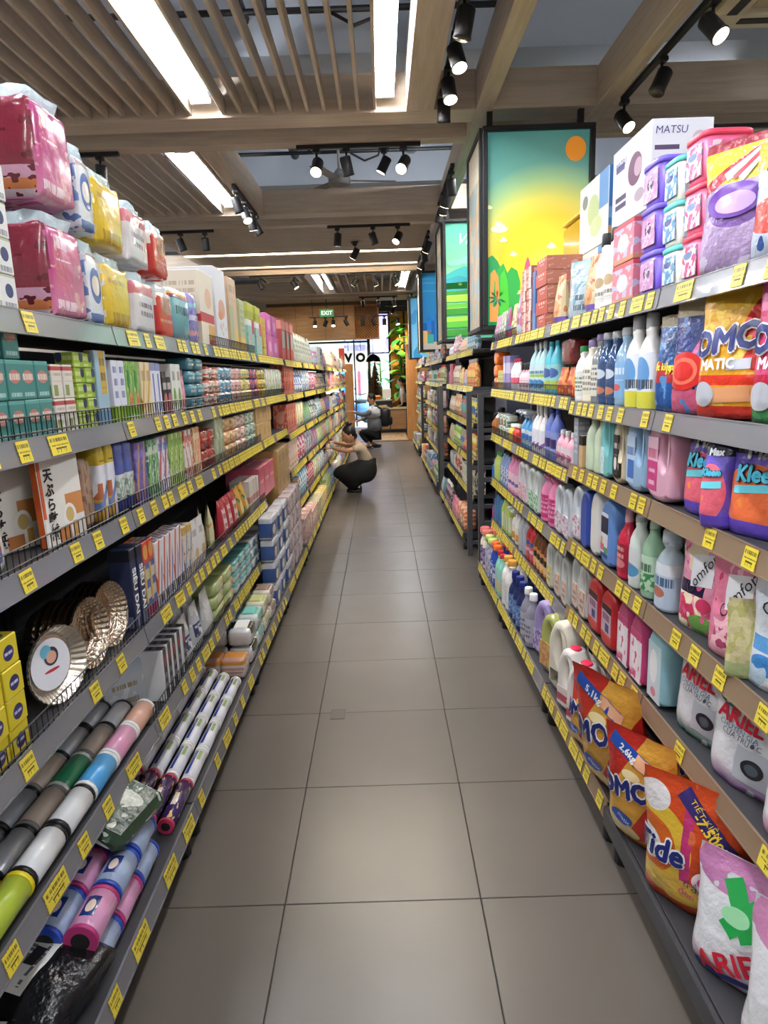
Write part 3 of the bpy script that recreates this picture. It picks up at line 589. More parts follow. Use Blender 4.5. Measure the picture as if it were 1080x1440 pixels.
for (x, ch, lab) in ((-1.03, 'V', 'white hanging sign panel with black letter V over the entrance'), (-.635, 'O', 'white hanging sign panel with black letter O over the entrance')):
    t = empty('letter_sign', (x, 22.4, 2.2)); link('panel', G().box(-.17, .17, -.02, .02, -.22, .22, M('sign white', '#f4f6f6', .5, emis='#f4f6f6', es=.5), b=.006).mesh('panel'), t)
    g = G(); text_flat(g, ch, .36, MBLK, lambda x_, y_: (x_, -.0215, y_), bold=.022); link('lettering', g.mesh('lettering'), t); link('hanger', G().box(-.01, .01, -.005, .005, .22, .50, MBLK).mesh('hanger'), t); tag(t, lab, 'sign')
struct('trim_10', G().box(-.855, -.815, 22.35, 22.45, 0, 3.6, MBLK).box(-3.0, -.4, 22.36, 22.44, 2.68, 2.74, MBLK))
cl = empty('clothes_rack', (-1.1, 27, 0)); link('frame', G().tube([(-.5, 0, 0), (-.5, 0, 1.9), (.6, 0, 1.9), (.6, 0, 0)], .02, MBLK, 6).mesh('frame'), cl)
for k, (x, c) in enumerate(((-.35, '#4a90b0'), (-.2, '#3d7fa6'), (-.05, '#5aa7c4'), (.1, '#e8e4e4'), (.25, '#c8556a'))):
    g = G().box(-.055, .055, -.2, .2, .55, 1.7, M('cloth %s' % 'abcde'[k], c, .9), b=.04); g.box(-.05, .05, -.3, .3, 1.3, 1.65, MATS['cloth %s' % 'abcde'[k]], b=.04); link('garment', g.mesh('garment'), cl, (x, 0, .15))
tag(cl, 'rack of blue and white garments outside across the pavement', 'clothes rack')
def scooter(x, y, rz, c, lab):
    t = empty('motor_scooter', (x, y, -.02), rz); bmt = M('scooter '+c, c, .25, coat=.5)
    for sx in (-.62, .62):
        g = G().lathe([(-.045, .80), (-.03, 1), (.03, 1), (.045, .80)], .26, .26, MBLK, 22); g.lathe([(-.047, .2), (-.046, .7), (.046, .7), (.047, .2)], .26, .26, MRAIL, 22); g.move(sx, 0, .26, rx=pi/2); link('wheel', g.mesh('wheel'), t)
    link('body', G().ball((.35, 0, .55), .2, bmt, sq=(2.0, .8, 1.0), p=.8).ball((-.45, 0, .62), .17, bmt, sq=(.7, 1.1, 1.9), p=.8).box(-.4, .3, -.14, .14, .25, .38, bmt, b=.04).ball((-.62, 0, .48), .15, bmt, sq=(1.3, .6, .6)).mesh('body'), t)
    link('seat', G().ball((.35, 0, .78), .12, MBLK, sq=(3.0, 1.1, .55), p=.8).mesh('seat'), t)
    link('handlebar', G().tube([(-.62, 0, .3), (-.45, 0, 1.0)], .03, MRAIL, 8).tube([(-.42, -.32, 1.02), (-.46, -.1, 1.0), (-.46, .1, 1.0), (-.42, .32, 1.02)], .02, MBLK, 8).mesh('handlebar'), t)
    link('headlamp', G().ball((-.58, 0, .92), .08, MWHITE, sq=(.7, 1.2, 1)).mesh('headlamp'), t); link('mirror', G().ball((-.42, .3, 1.2), .05, MBLK, sq=(.4, 1.2, 1)).tube([(-.43, .25, 1.02), (-.42, .3, 1.2)], .008, MBLK, 5).mesh('mirror'), t)
    tag(t, lab, 'scooter')
scooter(-.95, 24.0, .9, '#3f7fb8', 'blue motor scooter parked outside the glass entrance'); scooter(-.45, 25.4, .7, '#8fa6b8', 'silver motor scooter parked behind the blue one outside')
# ================================================================ shelving
LZ = [1.745, 1.46, 1.18, .79, .45, .15]; RZ = [1.79, 1.445, 1.18, .855, .545, .165]
FLZ = [1.74, 1.45, 1.12, .80, .45, .15]
def lx(y): return .80 if y < 5.7 else .80-(y-5.7)*.0115
TAGW = art('price tag', '#e3cd48', [('t', .06, .45, .94, .9, 3, '#6d6420'), ('r', .25, .1, .8, .36, '#4b451e'), ('t', .25, .08, .8, .38, 2, '#e8d23a')], .35)
tag_s = G().box(-.001, .001, -.026, .026, -.024, .024, TAGW).mesh('price_tag'); tag_l = G().box(-.001, .001, -.05, .05, -.024, .024, TAGW).mesh('price_tag')
UD = .46
def unit(s, y0, y1, levels, base, lab, group, rail=MRAIL, railfrom=None, guards=(), skip=(), tagp=.11, joined=False, upto=None, seed=0, slope=0, gap=.02):
    """s: -1 left, +1 right; levels: deck heights top to bottom; the lowest is the base deck"""
    random.seed(seed); xf = lx((y0+y1)/2) if s < 0 else .80; xb = .69 if s < 0 else .70
    t = empty('shelving_unit', (s*xf, y0+.003, 0)); L_ = y1-y0-.006; UP = levels[0]-.04
    def X(a, b_): return (min(s*a, s*b_), max(s*a, s*b_))
    for yy in (0.0, L_-.03): link('upright', G().box(*X(UD-.03, UD), yy, yy+.03, 0, UP, MBLK).mesh('upright'), t)
    link('back_panel', G().box(*X(UD-.015, UD-.005), 0, L_, .1, UP, M('back panel', '#2a2a2d', .6)).mesh('back_panel'), t)
    ft = G().lathe([(0, 1), (.05, 1), (.06, .5), (.1, .4)], .035, .035, MBLK, 12).mesh('caster')
    for yy in (.05, L_-.06): link('caster', ft, t, (s*(xb-xf+.045), yy, 0))
    n_lv = len(levels)
    for li, z in enumerate(levels):
        if li in skip: continue
        isb = li == n_lv-1; d0 = (xb-xf) if isb else 0.0; rl = rail if (railfrom is None or li in railfrom) else MRAIL
        sh = link('shelf', G().box(*X(d0+.004, UD-.02), .002, L_-.002, z-.03 if not isb else z-.06, z, MDARK, b=.002).mesh('shelf'), t)
        if isb and base == 'bare':
            link('front_lip', G().box(*X(d0-.012, d0+.003), 0, L_, z-.07, z-.001, MDARK, b=.003).mesh('front_lip'), sh); continue
        a = s*.2; r = link('price_rail', G().box(-.002, .002, .001, L_-.001, -.027, .027, rl).box(-.004, .004, .001, L_-.001, -.030, -.026, MWHITE if False else rl).box(-.004, .004, .001, L_-.001, .025, .028, rl).mesh('price_rail'), sh, (s*d0, 0, z-.022)); r.rotation_euler[1] = a
        if li in guards:
            g = G(); hh = .052
            for zz in (.015, hh): g.tube([(0, .01, zz), (0, L_-.01, zz)], .0022, MBLK, 4, False)
            k = .01
            while k < L_: g.tube([(0, k, -.0), (0, k, hh)], .0016, MBLK, 3, False, False); k += .025
            link('wire_guard', g.mesh('wire_guard'), sh, (s*(d0+.0065), 0, z))
        y = .03; tags = G(); tp_ = tagp*(1.6 if isb and s < 0 and y0 < 4 else 1)
        while y < L_-.06:
            big = random.random() < .16 and y < L_-.11
            if random.random() < .93:
                if joined:
                    w_ = .05 if big else .026; q = G().box(-.001, .001, -w_, w_, -.024, .024, TAGW).move(0, 0, 0, ry=a); q.move(s*(d0-.004), y+w_, z-.022); tags.join(q)
                else:
                    o = link('price_tag', tag_l if big else tag_s, sh, (s*(d0-.0045), y+(.05 if big else .026), z-.022)); o.rotation_euler = (random.uniform(-.03, .03), a, 0)
            y += (.1 if big else .052)+random.uniform(.3, 1.7)*(tp_-.06)
        if joined and tags.v: o = link('price_tags', tags.mesh('price_tags'), sh); o['kind'] = 'stuff'
    tag(t, lab, 'shelving', group); return t
GL = 'left shelving units'; GR = 'right shelving units'
unit(-1, .9, 2.1, LZ, 'rail', 'nearest black shelving unit on the left, holding foil rolls and yellow boxes', GL, guards=(1, 2, 3), tagp=.19, seed=1)
unit(-1, 2.1, 3.3, LZ, 'rail', 'second left shelving unit, holding food bag boxes and white film rolls', GL, guards=(1, 2, 3, 4), tagp=.11, seed=2)
unit(-1, 3.3, 4.5, LZ, 'rail', 'third left shelving unit, holding soft packs and wet wipes', GL, guards=(0, 1, 2, 3), tagp=.075, seed=3)
unit(-1, 4.5, 5.7, LZ, 'rail', 'fourth left shelving unit, with brown cartons and tall wrapped stacks', GL, guards=(1,), skip=(3, 4), tagp=.07, seed=4)
for k in range(7):
    y = 5.74+k*1.2; unit(-1, y, y+1.2, FLZ, 'rail', '%s shelving unit of the far left run, %s' % (('first', 'second', 'third', 'fourth', 'fifth', 'sixth', 'last')[k], ('beside the brown cartons', 'before the crouching worker', 'just short of the worker', 'beside the crouching worker', 'beyond the worker', 'beyond the worker, toward the entrance', 'at the oak pillar')[k]), 'far left shelving units', joined=True, tagp=.08, seed=10+k)
unit(1, .80, 2.0, RZ, 'bare', 'nearest right shelving unit, with detergent bags on a bare dark base', GR, rail=MKRAFT, railfrom=(2, 3, 4), tagp=.24, seed=5)
unit(1, 2.0, 2.9, RZ, 'rail', 'second right shelving unit, with softener jugs and red bottles', GR, rail=MKRAFT, railfrom=(2, 3, 4, 5), tagp=.10, seed=6)
RZ2 = [1.785, 1.46, 1.145, .815, .50, .165]
unit(1, 2.9, 4.1, RZ2, 'rail', 'third right shelving unit, with cleaner bottles behind wire guards', GR, guards=(1, 2), tagp=.08, seed=7)
unit(1, 4.1, 5.0, RZ2, 'rail', 'fourth right shelving unit, ending at the dark post frame', GR, guards=(0, 1, 2), tagp=.075, seed=8)
for k, (a, b_) in enumerate(((5.98, 7.2), (7.2, 8.4), (8.95, 10.1), (10.1, 11.25), (11.25, 12.4), (13.4, 14.6), (14.6, 15.8))):
    unit(1, a, b_, RZ2, 'rail', '%s black shelving unit of the far right run, %s' % (('first', 'second', 'third', 'fourth', 'fifth', 'sixth', 'last')[k], ('behind the post frame', 'below the rice terrace poster', 'past the second post frame', 'in the middle', 'toward the city poster', 'past the city poster', 'near the oak pillar')[k]), 'far right shelving units', joined=True, tagp=.08, seed=20+k)
def postframe(y, lab, x=.74):
    t = empty('post_frame', (x, y, 0)); pm = M('post grey', '#47474b', .5)
    for xx in (0, .40): link('post', G().box(xx-.022, xx+.022, -.022, .022, 0, 1.43, pm, b=.003).mesh('post'), t)
    for z in (.10, .42, .76, 1.08, 1.40): link('rail', G().box(.02, .40, -.018, .018, z, z+.035, pm, b=.002).mesh('rail'), t)
    tag(t, lab, 'post frame')
postframe(5.12, 'dark steel post frame closing the nearer right shelving run'); postframe(5.80, 'dark steel post frame opening the far right shelving run')
postframe(8.50, 'dark steel post frame below the second poster, nearer one'); postframe(8.86, 'dark steel post frame below the second poster, farther one'); postframe(12.5, 'dark steel post frame below the city poster')
# ================================================================ goods
ORD = ['nearest', 'second', 'third', 'fourth', 'fifth', 'sixth', 'seventh', 'eighth', 'ninth', 'tenth', 'eleventh', 'twelfth', 'thirteenth', 'fourteenth', 'fifteenth', 'sixteenth']
NUM = ['', 'one', 'two', 'three', 'four', 'five', 'six', 'seven', 'eight', 'nine', 'ten', 'eleven', 'twelve', 'thirteen', 'fourteen', 'fifteen', 'sixteen']
SHELF = {(-1, 0): 'top left shelf', (-1, 1): 'second left shelf', (-1, 2): 'third left shelf', (-1, 3): 'fourth left shelf', (-1, 4): 'fifth left shelf', (-1, 5): 'lowest left shelf',
         (1, 0): 'top right shelf', (1, 1): 'second right shelf', (1, 2): 'third right shelf', (1, 3): 'fourth right shelf', (1, 4): 'fifth right shelf', (1, 5): 'lowest right shelf'}
def jit(s, a): return (s-.5)*a
class Proto:
    def __init__(s, name, cat, w_, d, h, parts, root=None):
        s.name, s.cat, s.w, s.d, s.h = name, cat, w_, d, h
        s.parts = parts; s.me = [(n, g.mesh(n)) for n, g in parts]
        j = G()
        for _, g in parts: j.join(g)
        s.joined = j.mesh(name)
def spawn(p, loc, rz, label, group=None, detail=True, rx=0, ry=0, sc=1):
    if detail and len(p.parts) > 1:
        t = empty(p.name, loc, rz)
        for n, me in p.me: link(n, me, t)
    else: t = link(p.name, p.joined, None, loc, rz)
    t.rotation_euler = (rx, ry, rz)
    if sc != 1: t.scale = (sc, sc, sc)
    tag(t, label, p.cat, group); return t
def deck(s, lv, y):
    if s < 0: return (FLZ if y > 5.72 else LZ)[lv]
    return (RZ2 if y > 2.9 else RZ)[lv]
def front(s, lv, y):
    if lv == 5: return .705
    return (lx(y) if s < 0 else .80)+.011
PC = {}
def run(s, lv, y0, y1, p, desc, stack=1, rows=1, turn=0, gap=.004, inset=0, lean=0, where=None, jy=.1, z=None, seed=0, n=None, lab=None):
    """a row of one product along a shelf from y0 to y1"""
    random.seed(int(y0*100)+lv*7+seed+(50 if s > 0 else 0))
    if callable(p): p = p()
    tw = p.w*abs(cos(turn))+p.d*abs(sin(turn)); td = p.w*abs(sin(turn))+p.d*abs(cos(turn))
    n = n or max(1, int((y1-y0+.3*p.w)/(tw+gap))); pitch = (y1-y0)/n
    place = where or SHELF[s, lv]; total = n*stack*rows
    for i in range(n):
        y = y0+pitch*(i+.5)
        for r in range(rows):
            for k in range(stack):
                x = s*(front(s, lv, y)+inset+td/2+r*(td+.004)+random.uniform(0, .006))
                zz = (deck(s, lv, y) if z is None else z)+.0015+k*(p.h+.0012)
                ls = []
                if n > 1: ls.append(ORD[i] if n <= 16 else None)
                if stack > 1: ls.append('bottom layer' if k == 0 else 'top layer' if k == stack-1 else 'middle layer' if stack == 3 else 'layer %s' % NUM[k+1])
                if rows > 1: ls.append('front row' if r == 0 else 'back row' if r == rows-1 else 'middle row' if rows == 3 else 'row %s' % NUM[r+1])
                grp = None
                if n > 16 or (total > 90): label = '%s, one of the long row on the %s' % (desc, place); grp = desc+' on the '+place
                else:
                    if n > 1: ls[0] = '%s of %s' % (ORD[i], NUM[n])
                    label = desc+(', '+', '.join(ls) if ls else '')+', '+place
                    if total > 1: grp = '%s, %s' % (desc, place)
                spawn(p, (x, y, zz), s*-pi/2+turn+random.uniform(-1, 1)*jy*.35, label, grp, detail=(y < 4.2), ry=0)
# ---- shapes
def carton(w_, d, h, mf, ms=None, mt=None, name='carton', cat='box', b=.002): return Proto(name, cat, w_, d, h, [(name, G().box(-w_/2, w_/2, -d/2, d/2, 0, h, mf, b, ms, mt))])
def soft(w_, d, h, m, name='tissue_pack', cat='pack', p=.32, amp=.05, seed=1, extra=None, nu=20, nv=10):
    wrapfilm(m, .4, 40)
    g = G().ball((0, 0, h/2), 1, m, nu, nv, (w_/2, d/2, h/2), p, seed, amp, 9)
    zmin = min(v[2] for v in g.v); g.v = [(x, y, z-zmin) for x, y, z in g.v]
    return Proto(name, cat, w_, d, h, [(name, g)]+(extra or []))
PLAST = M('crinkled clear wrap', '#d9eef2', .12, trans=.0, bump=.9, bscale=45, alpha=.55)
FILMED = set()
def wrapfilm(m, b_=.45, sc=26):
    if m.name in FILMED: return
    FILMED.add(m.name); i = m.node_tree.nodes['Principled BSDF'].inputs; i['Roughness'].default_value = .24; i['Coat Weight'].default_value = .5; i['Coat Roughness'].default_value = .12
    if not i['Normal'].is_linked: add_bump(m, b_, sc)
def wrapped(w_, d, h, mf, ms, name='tissue_multipack', seed=2, top=.05):
    for q in (mf, ms): wrapfilm(q)
    hb = h-top; g = G().ball((0, 0, hb/2), 1, mf, 32, 16, (w_/2, d/2, hb/2), .22, seed, .07, 9)
    zmin = min(v[2] for v in g.v); g.v = [(x, y, z-zmin) for x, y, z in g.v]
    for k, f in enumerate(g.f):      # side faces take the side print
        a, b_, c = [Vector(g.v[i]) for i in f[:3]]; nrm = (b_-a).cross(c-a)
        if nrm.length and abs(nrm.x) > abs(nrm.y)*1.1 and abs(nrm.x) > abs(nrm.z): g.m[k] = ms; g.uv[k] = [(g.v[i][1]/d+.5, g.v[i][2]/hb) for i in f]
    t = G().ball((0, 0, hb-.01), 1, PLAST, 20, 6, (w_/2*.93, d/2*.93, top*.95), .5, seed+3, .25, 11)
    return Proto(name, 'pack', w_, d, h, [('wrapped_pack', g), ('plastic_top', t)])
def bottle(h, rx, ry, mb, mc, label=None, prof=None, capr=.35, caph=.12, p=2.4, name='bottle', lz=(.12, .62), cat='bottle', capp=2.0, seg=20):
    hb = h*(1-caph); prof = prof or [(0, .86), (.015, .97), (.05, 1), (.6, 1), (.72, .93), (.82, .72), (.9, .46), (.95, capr), (1, capr)]
    P_ = [(z*hb, r) for z, r in prof]; parts = [('body', G().lathe(P_, rx, ry, mb, seg, p))]
    if label:
        z0, z1 = lz[0]*hb, lz[1]*hb
        def rr(z):
            for (a, ra), (b_, rb) in zip(P_, P_[1:]):
                if a <= z <= b_: return ra+(rb-ra)*(z-a)/(b_-a+1e-9)
            return 1
        zs = [z0+(z1-z0)*k/4 for k in range(5)]; parts.append(('label', G().lathe([(z, rr(z)) for z in zs], rx+.0012, ry+.0012, label, seg, p, cap=False)))
    rc = capr*1.12*min(rx, ry)
    parts.append(('cap', G().lathe([(0, 1), (.004, 1.04), (h*caph*.85, 1.0), (h*caph, .88)], max(rc, .011), max(rc, .011), mc, 14, capp, z=hb-.004)))
    return Proto(name, cat, rx*2, ry*2, h, parts)
def trigger(h, rx, ry, mb, mc, label=None, name='spray_bottle'):
    p = bottle(h*.82, rx, ry, mb, mc, label, caph=.08, capr=.3, name=name)
    g = G().box(-.012, .012, -.05, .02, h*.86, h*.98, mc, b=.006).box(-.008, .008, -.062, -.045, h*.90, h*.96, MWHITE, b=.003).tube([(0, -.022, h*.88), (0, -.034, h*.82), (0, -.03, h*.77)], .005, mc, 6).tube([(0, 0, h*.78), (0, 0, h*.88)], .011, mc, 8)
    return Proto(name, 'bottle', rx*2, max(ry*2, .08), h, p.parts+[('trigger_head', g)])
def jug(w_, h, t, mb, mc, label=None, hole=True, name='jug', caph=.10, lrect=(.1, .1, .9, .5), neck=.3, side=.27):
    """flat bodied jug with a through handle, broad face to the aisle"""
    hb = h*(1-caph)
    c = bpy.data.curves.new('j', 'CURVE'); c.dimensions = '2D'; c.fill_mode = 'BOTH'; bv = t*.24; c.bevel_depth = bv; c.bevel_resolution = 2; c.extrude = t/2-bv; c.resolution_u = 5; c.offset = -bv*1.05
    def spl(pts):
        sp = c.splines.new('BEZIER'); sp.bezier_points.add(len(pts)-1)
        for q, (x, z) in zip(sp.bezier_points, pts): q.co = (x, z, 0); q.handle_left_type = q.handle_right_type = 'AUTO'
        sp.use_cyclic_u = True
    W = w_/2; nx = W*.12
    spl([(-W*.93, 0), (-W, h*.08), (-W, hb*.45), (-W*.96, hb*.70), (-W*.6, hb*.9), (nx-W*neck, hb*.99), (nx+W*neck, hb*.99), (W*.72, hb*.93), (W*.98, hb*.78), (W, hb*.45), (W, h*.08), (W*.93, 0)])
    if hole: spl([(W*.02, hb*.60), (W*.20, hb*.80), (W*.50, hb*.84), (W*.66, hb*.70), (W*.66, hb*.45), (W*.48, hb*.34), (W*.22, hb*.40)])
    o = bpy.data.objects.new('j', c); COL.objects.link(o); bpy.context.view_layer.update(); me = bpy.data.meshes.new_from_object(o.evaluated_get(bpy.context.evaluated_depsgraph_get()))
    zm = min(v.co.y for v in me.vertices)
    V = [(v.co.x, -v.co.z, v.co.y-zm) for v in me.vertices]; F = [list(f.vertices)[::1] for f in me.polygons]
    bpy.data.objects.remove(o); bpy.data.curves.remove(c); bpy.data.meshes.remove(me)
    g = G().add(V, F, mb, [[(V[i][0]/w_+.5, V[i][2]/hb) for i in f] for f in F], True)
    parts = [('body', g)]
    if label:
        u0, v0, u1, v1 = lrect; a, b_ = (u0-.5)*w_, (u1-.5)*w_; parts.append(('label', G().box(a, b_, -t/2-.0012, -t/2+.004, v0*hb, v1*hb, label, b=.001)))
    parts.append(('cap', G().lathe([(0, 1), (.004, 1.05), (h*caph*.9, 1), (h*caph, .85)], w_*.5*neck*1.0, min(t*.42, w_*.5*neck), mc, 16, x=nx, z=hb-.012)))
    return Proto(name, 'bottle', w_, t, h, parts)
def pouchfn(w_, h, t, seed, top=.12, waist=.06):
    def S(u, v, sd=-1, eps=0.0):
        """u -1..1, v 0..1 -> point on bag surface"""
        g = (1-max(0, (v-.30)/.70)**1.5)*(.74+.26*min(1, v/.15)); g = max(g, .03)
        if v > 1-top*.55: g = .02
        W = w_/2*(1-waist*sin(pi*min(1, v*1.02))**2-.03*(1 if v > .93 else 0))
        ed = max(0, 1-abs(u)**2.6)**.55
        T = t/2*g*ed
        nz = noise.noise(Vector((u*2.2+seed*5.1, v*3.4, sd*2.0)))*.55+noise.noise(Vector((u*5+seed, v*8, sd*4.0)))*.28+abs(noise.noise(Vector((u*3+seed*2, v*2, 7))))*-.4
        amp = .045*min(w_, h)*ed
        y = sd*(T+amp*nz*min(1, g*3)+eps)
        x = u*W+.012*w_*noise.noise(Vector((seed, v*5, u)))*abs(u)
        zz = v*h+(.02*h*noise.noise(Vector((u*1.5, seed*3, 1))) if v > .9 else 0)+.02*h*(1-ed)*(1 if v < .08 else 0)
        return (x, y, max(zz, 0))
    return S
def pouch(w_, h, t, front_m, seed=1, texts=(), name='detergent_bag', cat='bag', back=None, nu=16, nv=18, zip_=None, patches=(), side_m=None):
    S = pouchfn(w_, h, t, seed); back = back or front_m; g = G(); V = []; F = []; U = []; MM = []
    for sd in (-1, 1):
        o = len(V)
        for j in range(nv+1):
            for i in range(nu+1):
                u = -1+2*i/nu; u = math.copysign(abs(u)**.8, u); V.append(S(u, j/nv, sd))
        for j in range(nv):
            for i in range(nu):
                f = [o+j*(nu+1)+i, o+j*(nu+1)+i+1, o+(j+1)*(nu+1)+i+1, o+(j+1)*(nu+1)+i]
                uv = [(((V[k][0])/w_+.5), V[k][2]/h) for k in f]
                if sd > 0: f = f[::-1]; uv = uv[::-1]
                F.append(f); U.append(uv); MM.append(front_m if sd < 0 else back)
    g.add(V, F, MM, U, True)
    bot = [i for i in range(nu+1)]; ob = (nv+1)*(nu+1)
    g.s.append(False); g.f.append(bot[::-1]+[ob+i for i in bot]); g.uv.append([(.5, 0)]*(2*nu+2)); g.m.append(back)
    parts = [('bag_body', g)]
    def mp(x, z, e): return S(max(-.97, min(.97, x/(w_/2)/.97)), max(0.01, min(.99, z/h)), -1, e)
    e = .0024
    for (nm, kind, mt_, *a) in patches:       # ellipse / rectangle patches printed on the front, following its bulge
        pg = G(); n = 24
        if kind == 'e':
            cx, cz, rx, rz = [q for q in a[:4]]; vs_ = [mp(cx*w_, cz*h, e)]; fs = []
            R = 5
            for r in range(1, R+1):
                for k in range(n): q = 2*pi*k/n; vs_.append(mp((cx+rx*r/R*cos(q))*w_, cz*h+rz*r/R*sin(q)*h, e))
            for k in range(n): fs.append((0, 1+k, 1+(k+1) % n))
            for r in range(R-1):
                for k in range(n): fs.append((1+r*n+k, 1+(r+1)*n+k, 1+(r+1)*n+(k+1) % n, 1+r*n+(k+1) % n))
        else:
            cx, cz, hw, hh, rot = a[:5]; vs_ = []; fs = []; R = 6
            for j in range(R+1):
                for i in range(R+1):
                    x, z = (-1+2*i/R)*hw*w_, (-1+2*j/R)*hh*h; vs_.append(mp(cx*w_+x*cos(rot)-z*sin(rot), cz*h+x*sin(rot)+z*cos(rot), e))
            for j in range(R):
                for i in range(R): fs.append((j*(R+1)+i, j*(R+1)+i+1, (j+1)*(R+1)+i+1, (j+1)*(R+1)+i))
        pg.add(vs_, fs, mt_, None, True); parts.append((nm, pg)); e += .0009
    if texts:
        for (body, size, cx, cz, mt_, kw) in texts:
            tgm = G(); kw = dict(kw); kw.setdefault('fine', max(.007, size*.14)); outline = kw.pop('outline', None); ee = e+.0006
            bo = kw.pop('bold', 0)
            if outline:
                ro = bo+size*.042
                for q in range(8): text_flat(tgm, body, size, outline, lambda x, y, ee=ee+.00012*q: mp(x, y, ee), at=(cx*w_+ro*cos(q*pi/4), cz*h+ro*sin(q*pi/4)), **kw)
                ee += .0030
            for q in range(5 if bo > .0008 else 1): text_flat(tgm, body, size, mt_, lambda x, y, ee=ee+.0001*q: mp(x, y, ee), at=(cx*w_+(bo*cos(q*pi/2) if q < 4 and bo > .0008 else 0), cz*h+(bo*sin(q*pi/2) if q < 4 and bo > .0008 else 0)), **kw)
            parts.append(('lettering', tgm))
    return Proto(name, cat, w_*.98, t*1.02, h, parts)
def tub(w_, d, h, mb, ml, label=None, name='tub', lr=(.12, .12, .88, .78), taper=.9):
    g = G().lathe([(0, taper*.97), (.006, taper), (h*.86, 1)], w_/2*.96, d/2*.96, mb, 24, 5); l = G().lathe([(0, 1), (.003, 1.04), (h*.11, 1.04), (h*.14, .98)], w_/2*.97, d/2*.97, ml, 24, 5, z=h*.86)
    parts = [('body', g), ('lid', l)]
    if label:
        u0, v0, u1, v1 = lr; q = G().box((u0-.5)*w_*.9, (u1-.5)*w_*.9, -d/2*.965, -d/2*.9, v0*h, v1*h, label, b=.002); q.box(w_/2*.9, w_/2*.965, (u0-.5)*d*.86, (u1-.5)*d*.86, v0*h, v1*h, label, b=.002, ms=label)
        q.box(-w_/2*.965, -w_/2*.9, (u0-.5)*d*.86, (u1-.5)*d*.86, v0*h, v1*h, label, b=.002, ms=label); parts.append(('label', q))
    return Proto(name, 'tub', w_, d, h, parts)
def rollp(L_, r, m, me_, name='film_roll', cat='roll', band=None):
    """roll lying along the shelf"""
    def cyl(a, b_, rr, mt_, seg=18):
        q = G().lathe([(a, rr), (b_, rr)], 1, 1, mt_, seg); q.v = [(z, -x, -y) for x, y, z in q.v]; q.v = [(x, y, z+r) for x, y, z in q.v]; return q
    core = cyl(-L_/2+.006, L_/2-.006, r*.97, m)
    for k in range(len(core.uv)): pass
    parts = [('roll', core), ('end_cap', cyl(-L_/2, -L_/2+.012, r, me_).join(cyl(-L_/2-.0005, -L_/2, r*.55, MBLK))), ('end_cap', cyl(L_/2-.012, L_/2, r, me_))]
    return Proto(name, cat, L_, 2*r, 2*r, parts)
def pan(R_, dep, m, mi, name='foil_pan'):
    """pleated foil pan standing on its rim, opening toward -y"""
    g = G(); seg = 72; prof = [(dep, 0), (dep, .76), (0.0, .97), (-.002, 1.0), (0.004, 1.01)]; V = []; F = []; Mx = []
    for j, (y, r) in enumerate(prof):
        for k in range(seg):
            a = 2*pi*k/seg; pl_ = 1+(.012 if k % 2 else -.012)*(1 if j in (2, 3, 4) else .5 if j == 1 else 0)
            V.append((R_*r*pl_*cos(a), y, R_+R_*r*pl_*sin(a)))
    for j in range(len(prof)-1):
        for k in range(seg):
            if j == 0 and k == 0: pass
            F.append((j*seg+k, j*seg+(k+1) % seg, (j+1)*seg+(k+1) % seg, (j+1)*seg+k)); Mx.append(m)
    g.add(V, F, Mx, None, False); return g
# ---- print library
def mute(c):
    c = c.lstrip('#'); r = [int(c[i:i+2], 16) for i in (0, 2, 4)]; g = sum(r)/3
    return '#%02x%02x%02x' % tuple(int((x*.86+g*.14)*.94) for x in r)
def A(k, base, *ops, **kw): return art('print '+k, mute(base), [tuple(mute(x) if isinstance(x, str) and x.startswith('#') else x for x in op) for op in ops], **kw)
W_, K_ = '#f2f1ee', '#222228'
whitep = M('bottle white', '#ece9e4', .35); creamp = M('bottle cream', '#eae0c8', .35)
capg = M('cap grey', '#b9babd', .4); capw = M('cap white', '#f0f0ee', .4); capk = M('cap black', '#1a1a1c', .35); capr = M('cap pink red', '#d8284e', .35); capo = M('cap orange', '#e0a344', .4)
capl = M('cap lilac', '#8d7aa8', .4); capgr = M('cap green', '#2f8f4c', .4); capb = M('cap navy', '#1c2c78', .35); capt = M('cap teal', '#2ba7b5', .4); capred = M('cap red', '#c92b33', .35); capp = M('cap pink', '#e88aa0', .4)
def clearm(n, c, a=.8): return M('clear '+n, c, .12, trans=.25, alpha=1, coat=.6)
foil = M('bright foil', '#c9b8a4', .22, metal=1, bump=.3, bscale=90); foil2 = M('silver wrap', '#c6c8ca', .28, metal=.7, bump=.3, bscale=60)
# ================= LEFT
whbox = carton(.062, .06, .076, A('oval box white', '#ecece8', ('e', .5, .55, .26, .2, '#2b3a78'), ('t', .1, .06, .9, .22, 2, '#8a8f9a'), ('b', .93, 1, '#b9c69a')))
run(-1, 0, 1.26, 1.60, whbox, 'small white box with blue oval', stack=6, gap=.001, jy=.02)
pinkp = wrapped(.205, .30, .285, A('pink multipack', '#c83a80', ('g', 0, 0, 1, .5, '#e88ab0', '#c83a80'), ('t', .12, .1, .8, .2, 2, '#f4d8e4'), ('n', 7, .64, '#e8a0a8'), ('t', .2, .62, .6, .9, 4, '#f0c0d8')), A('maroon side', '#8e2238', ('b', 0, .10, '#c9b0b8'), ('b', .10, .2, '#e07a3c'), ('b', .2, .33, '#d89ab4'), ('e', .55, .62, .2, .16, '#c9b890'), ('n', 11, .63, '#6e1428')), seed=5)
run(-1, 0, 1.78, 1.985, pinkp, 'large magenta tissue multipack with maroon side', stack=2, jy=.02, n=1)
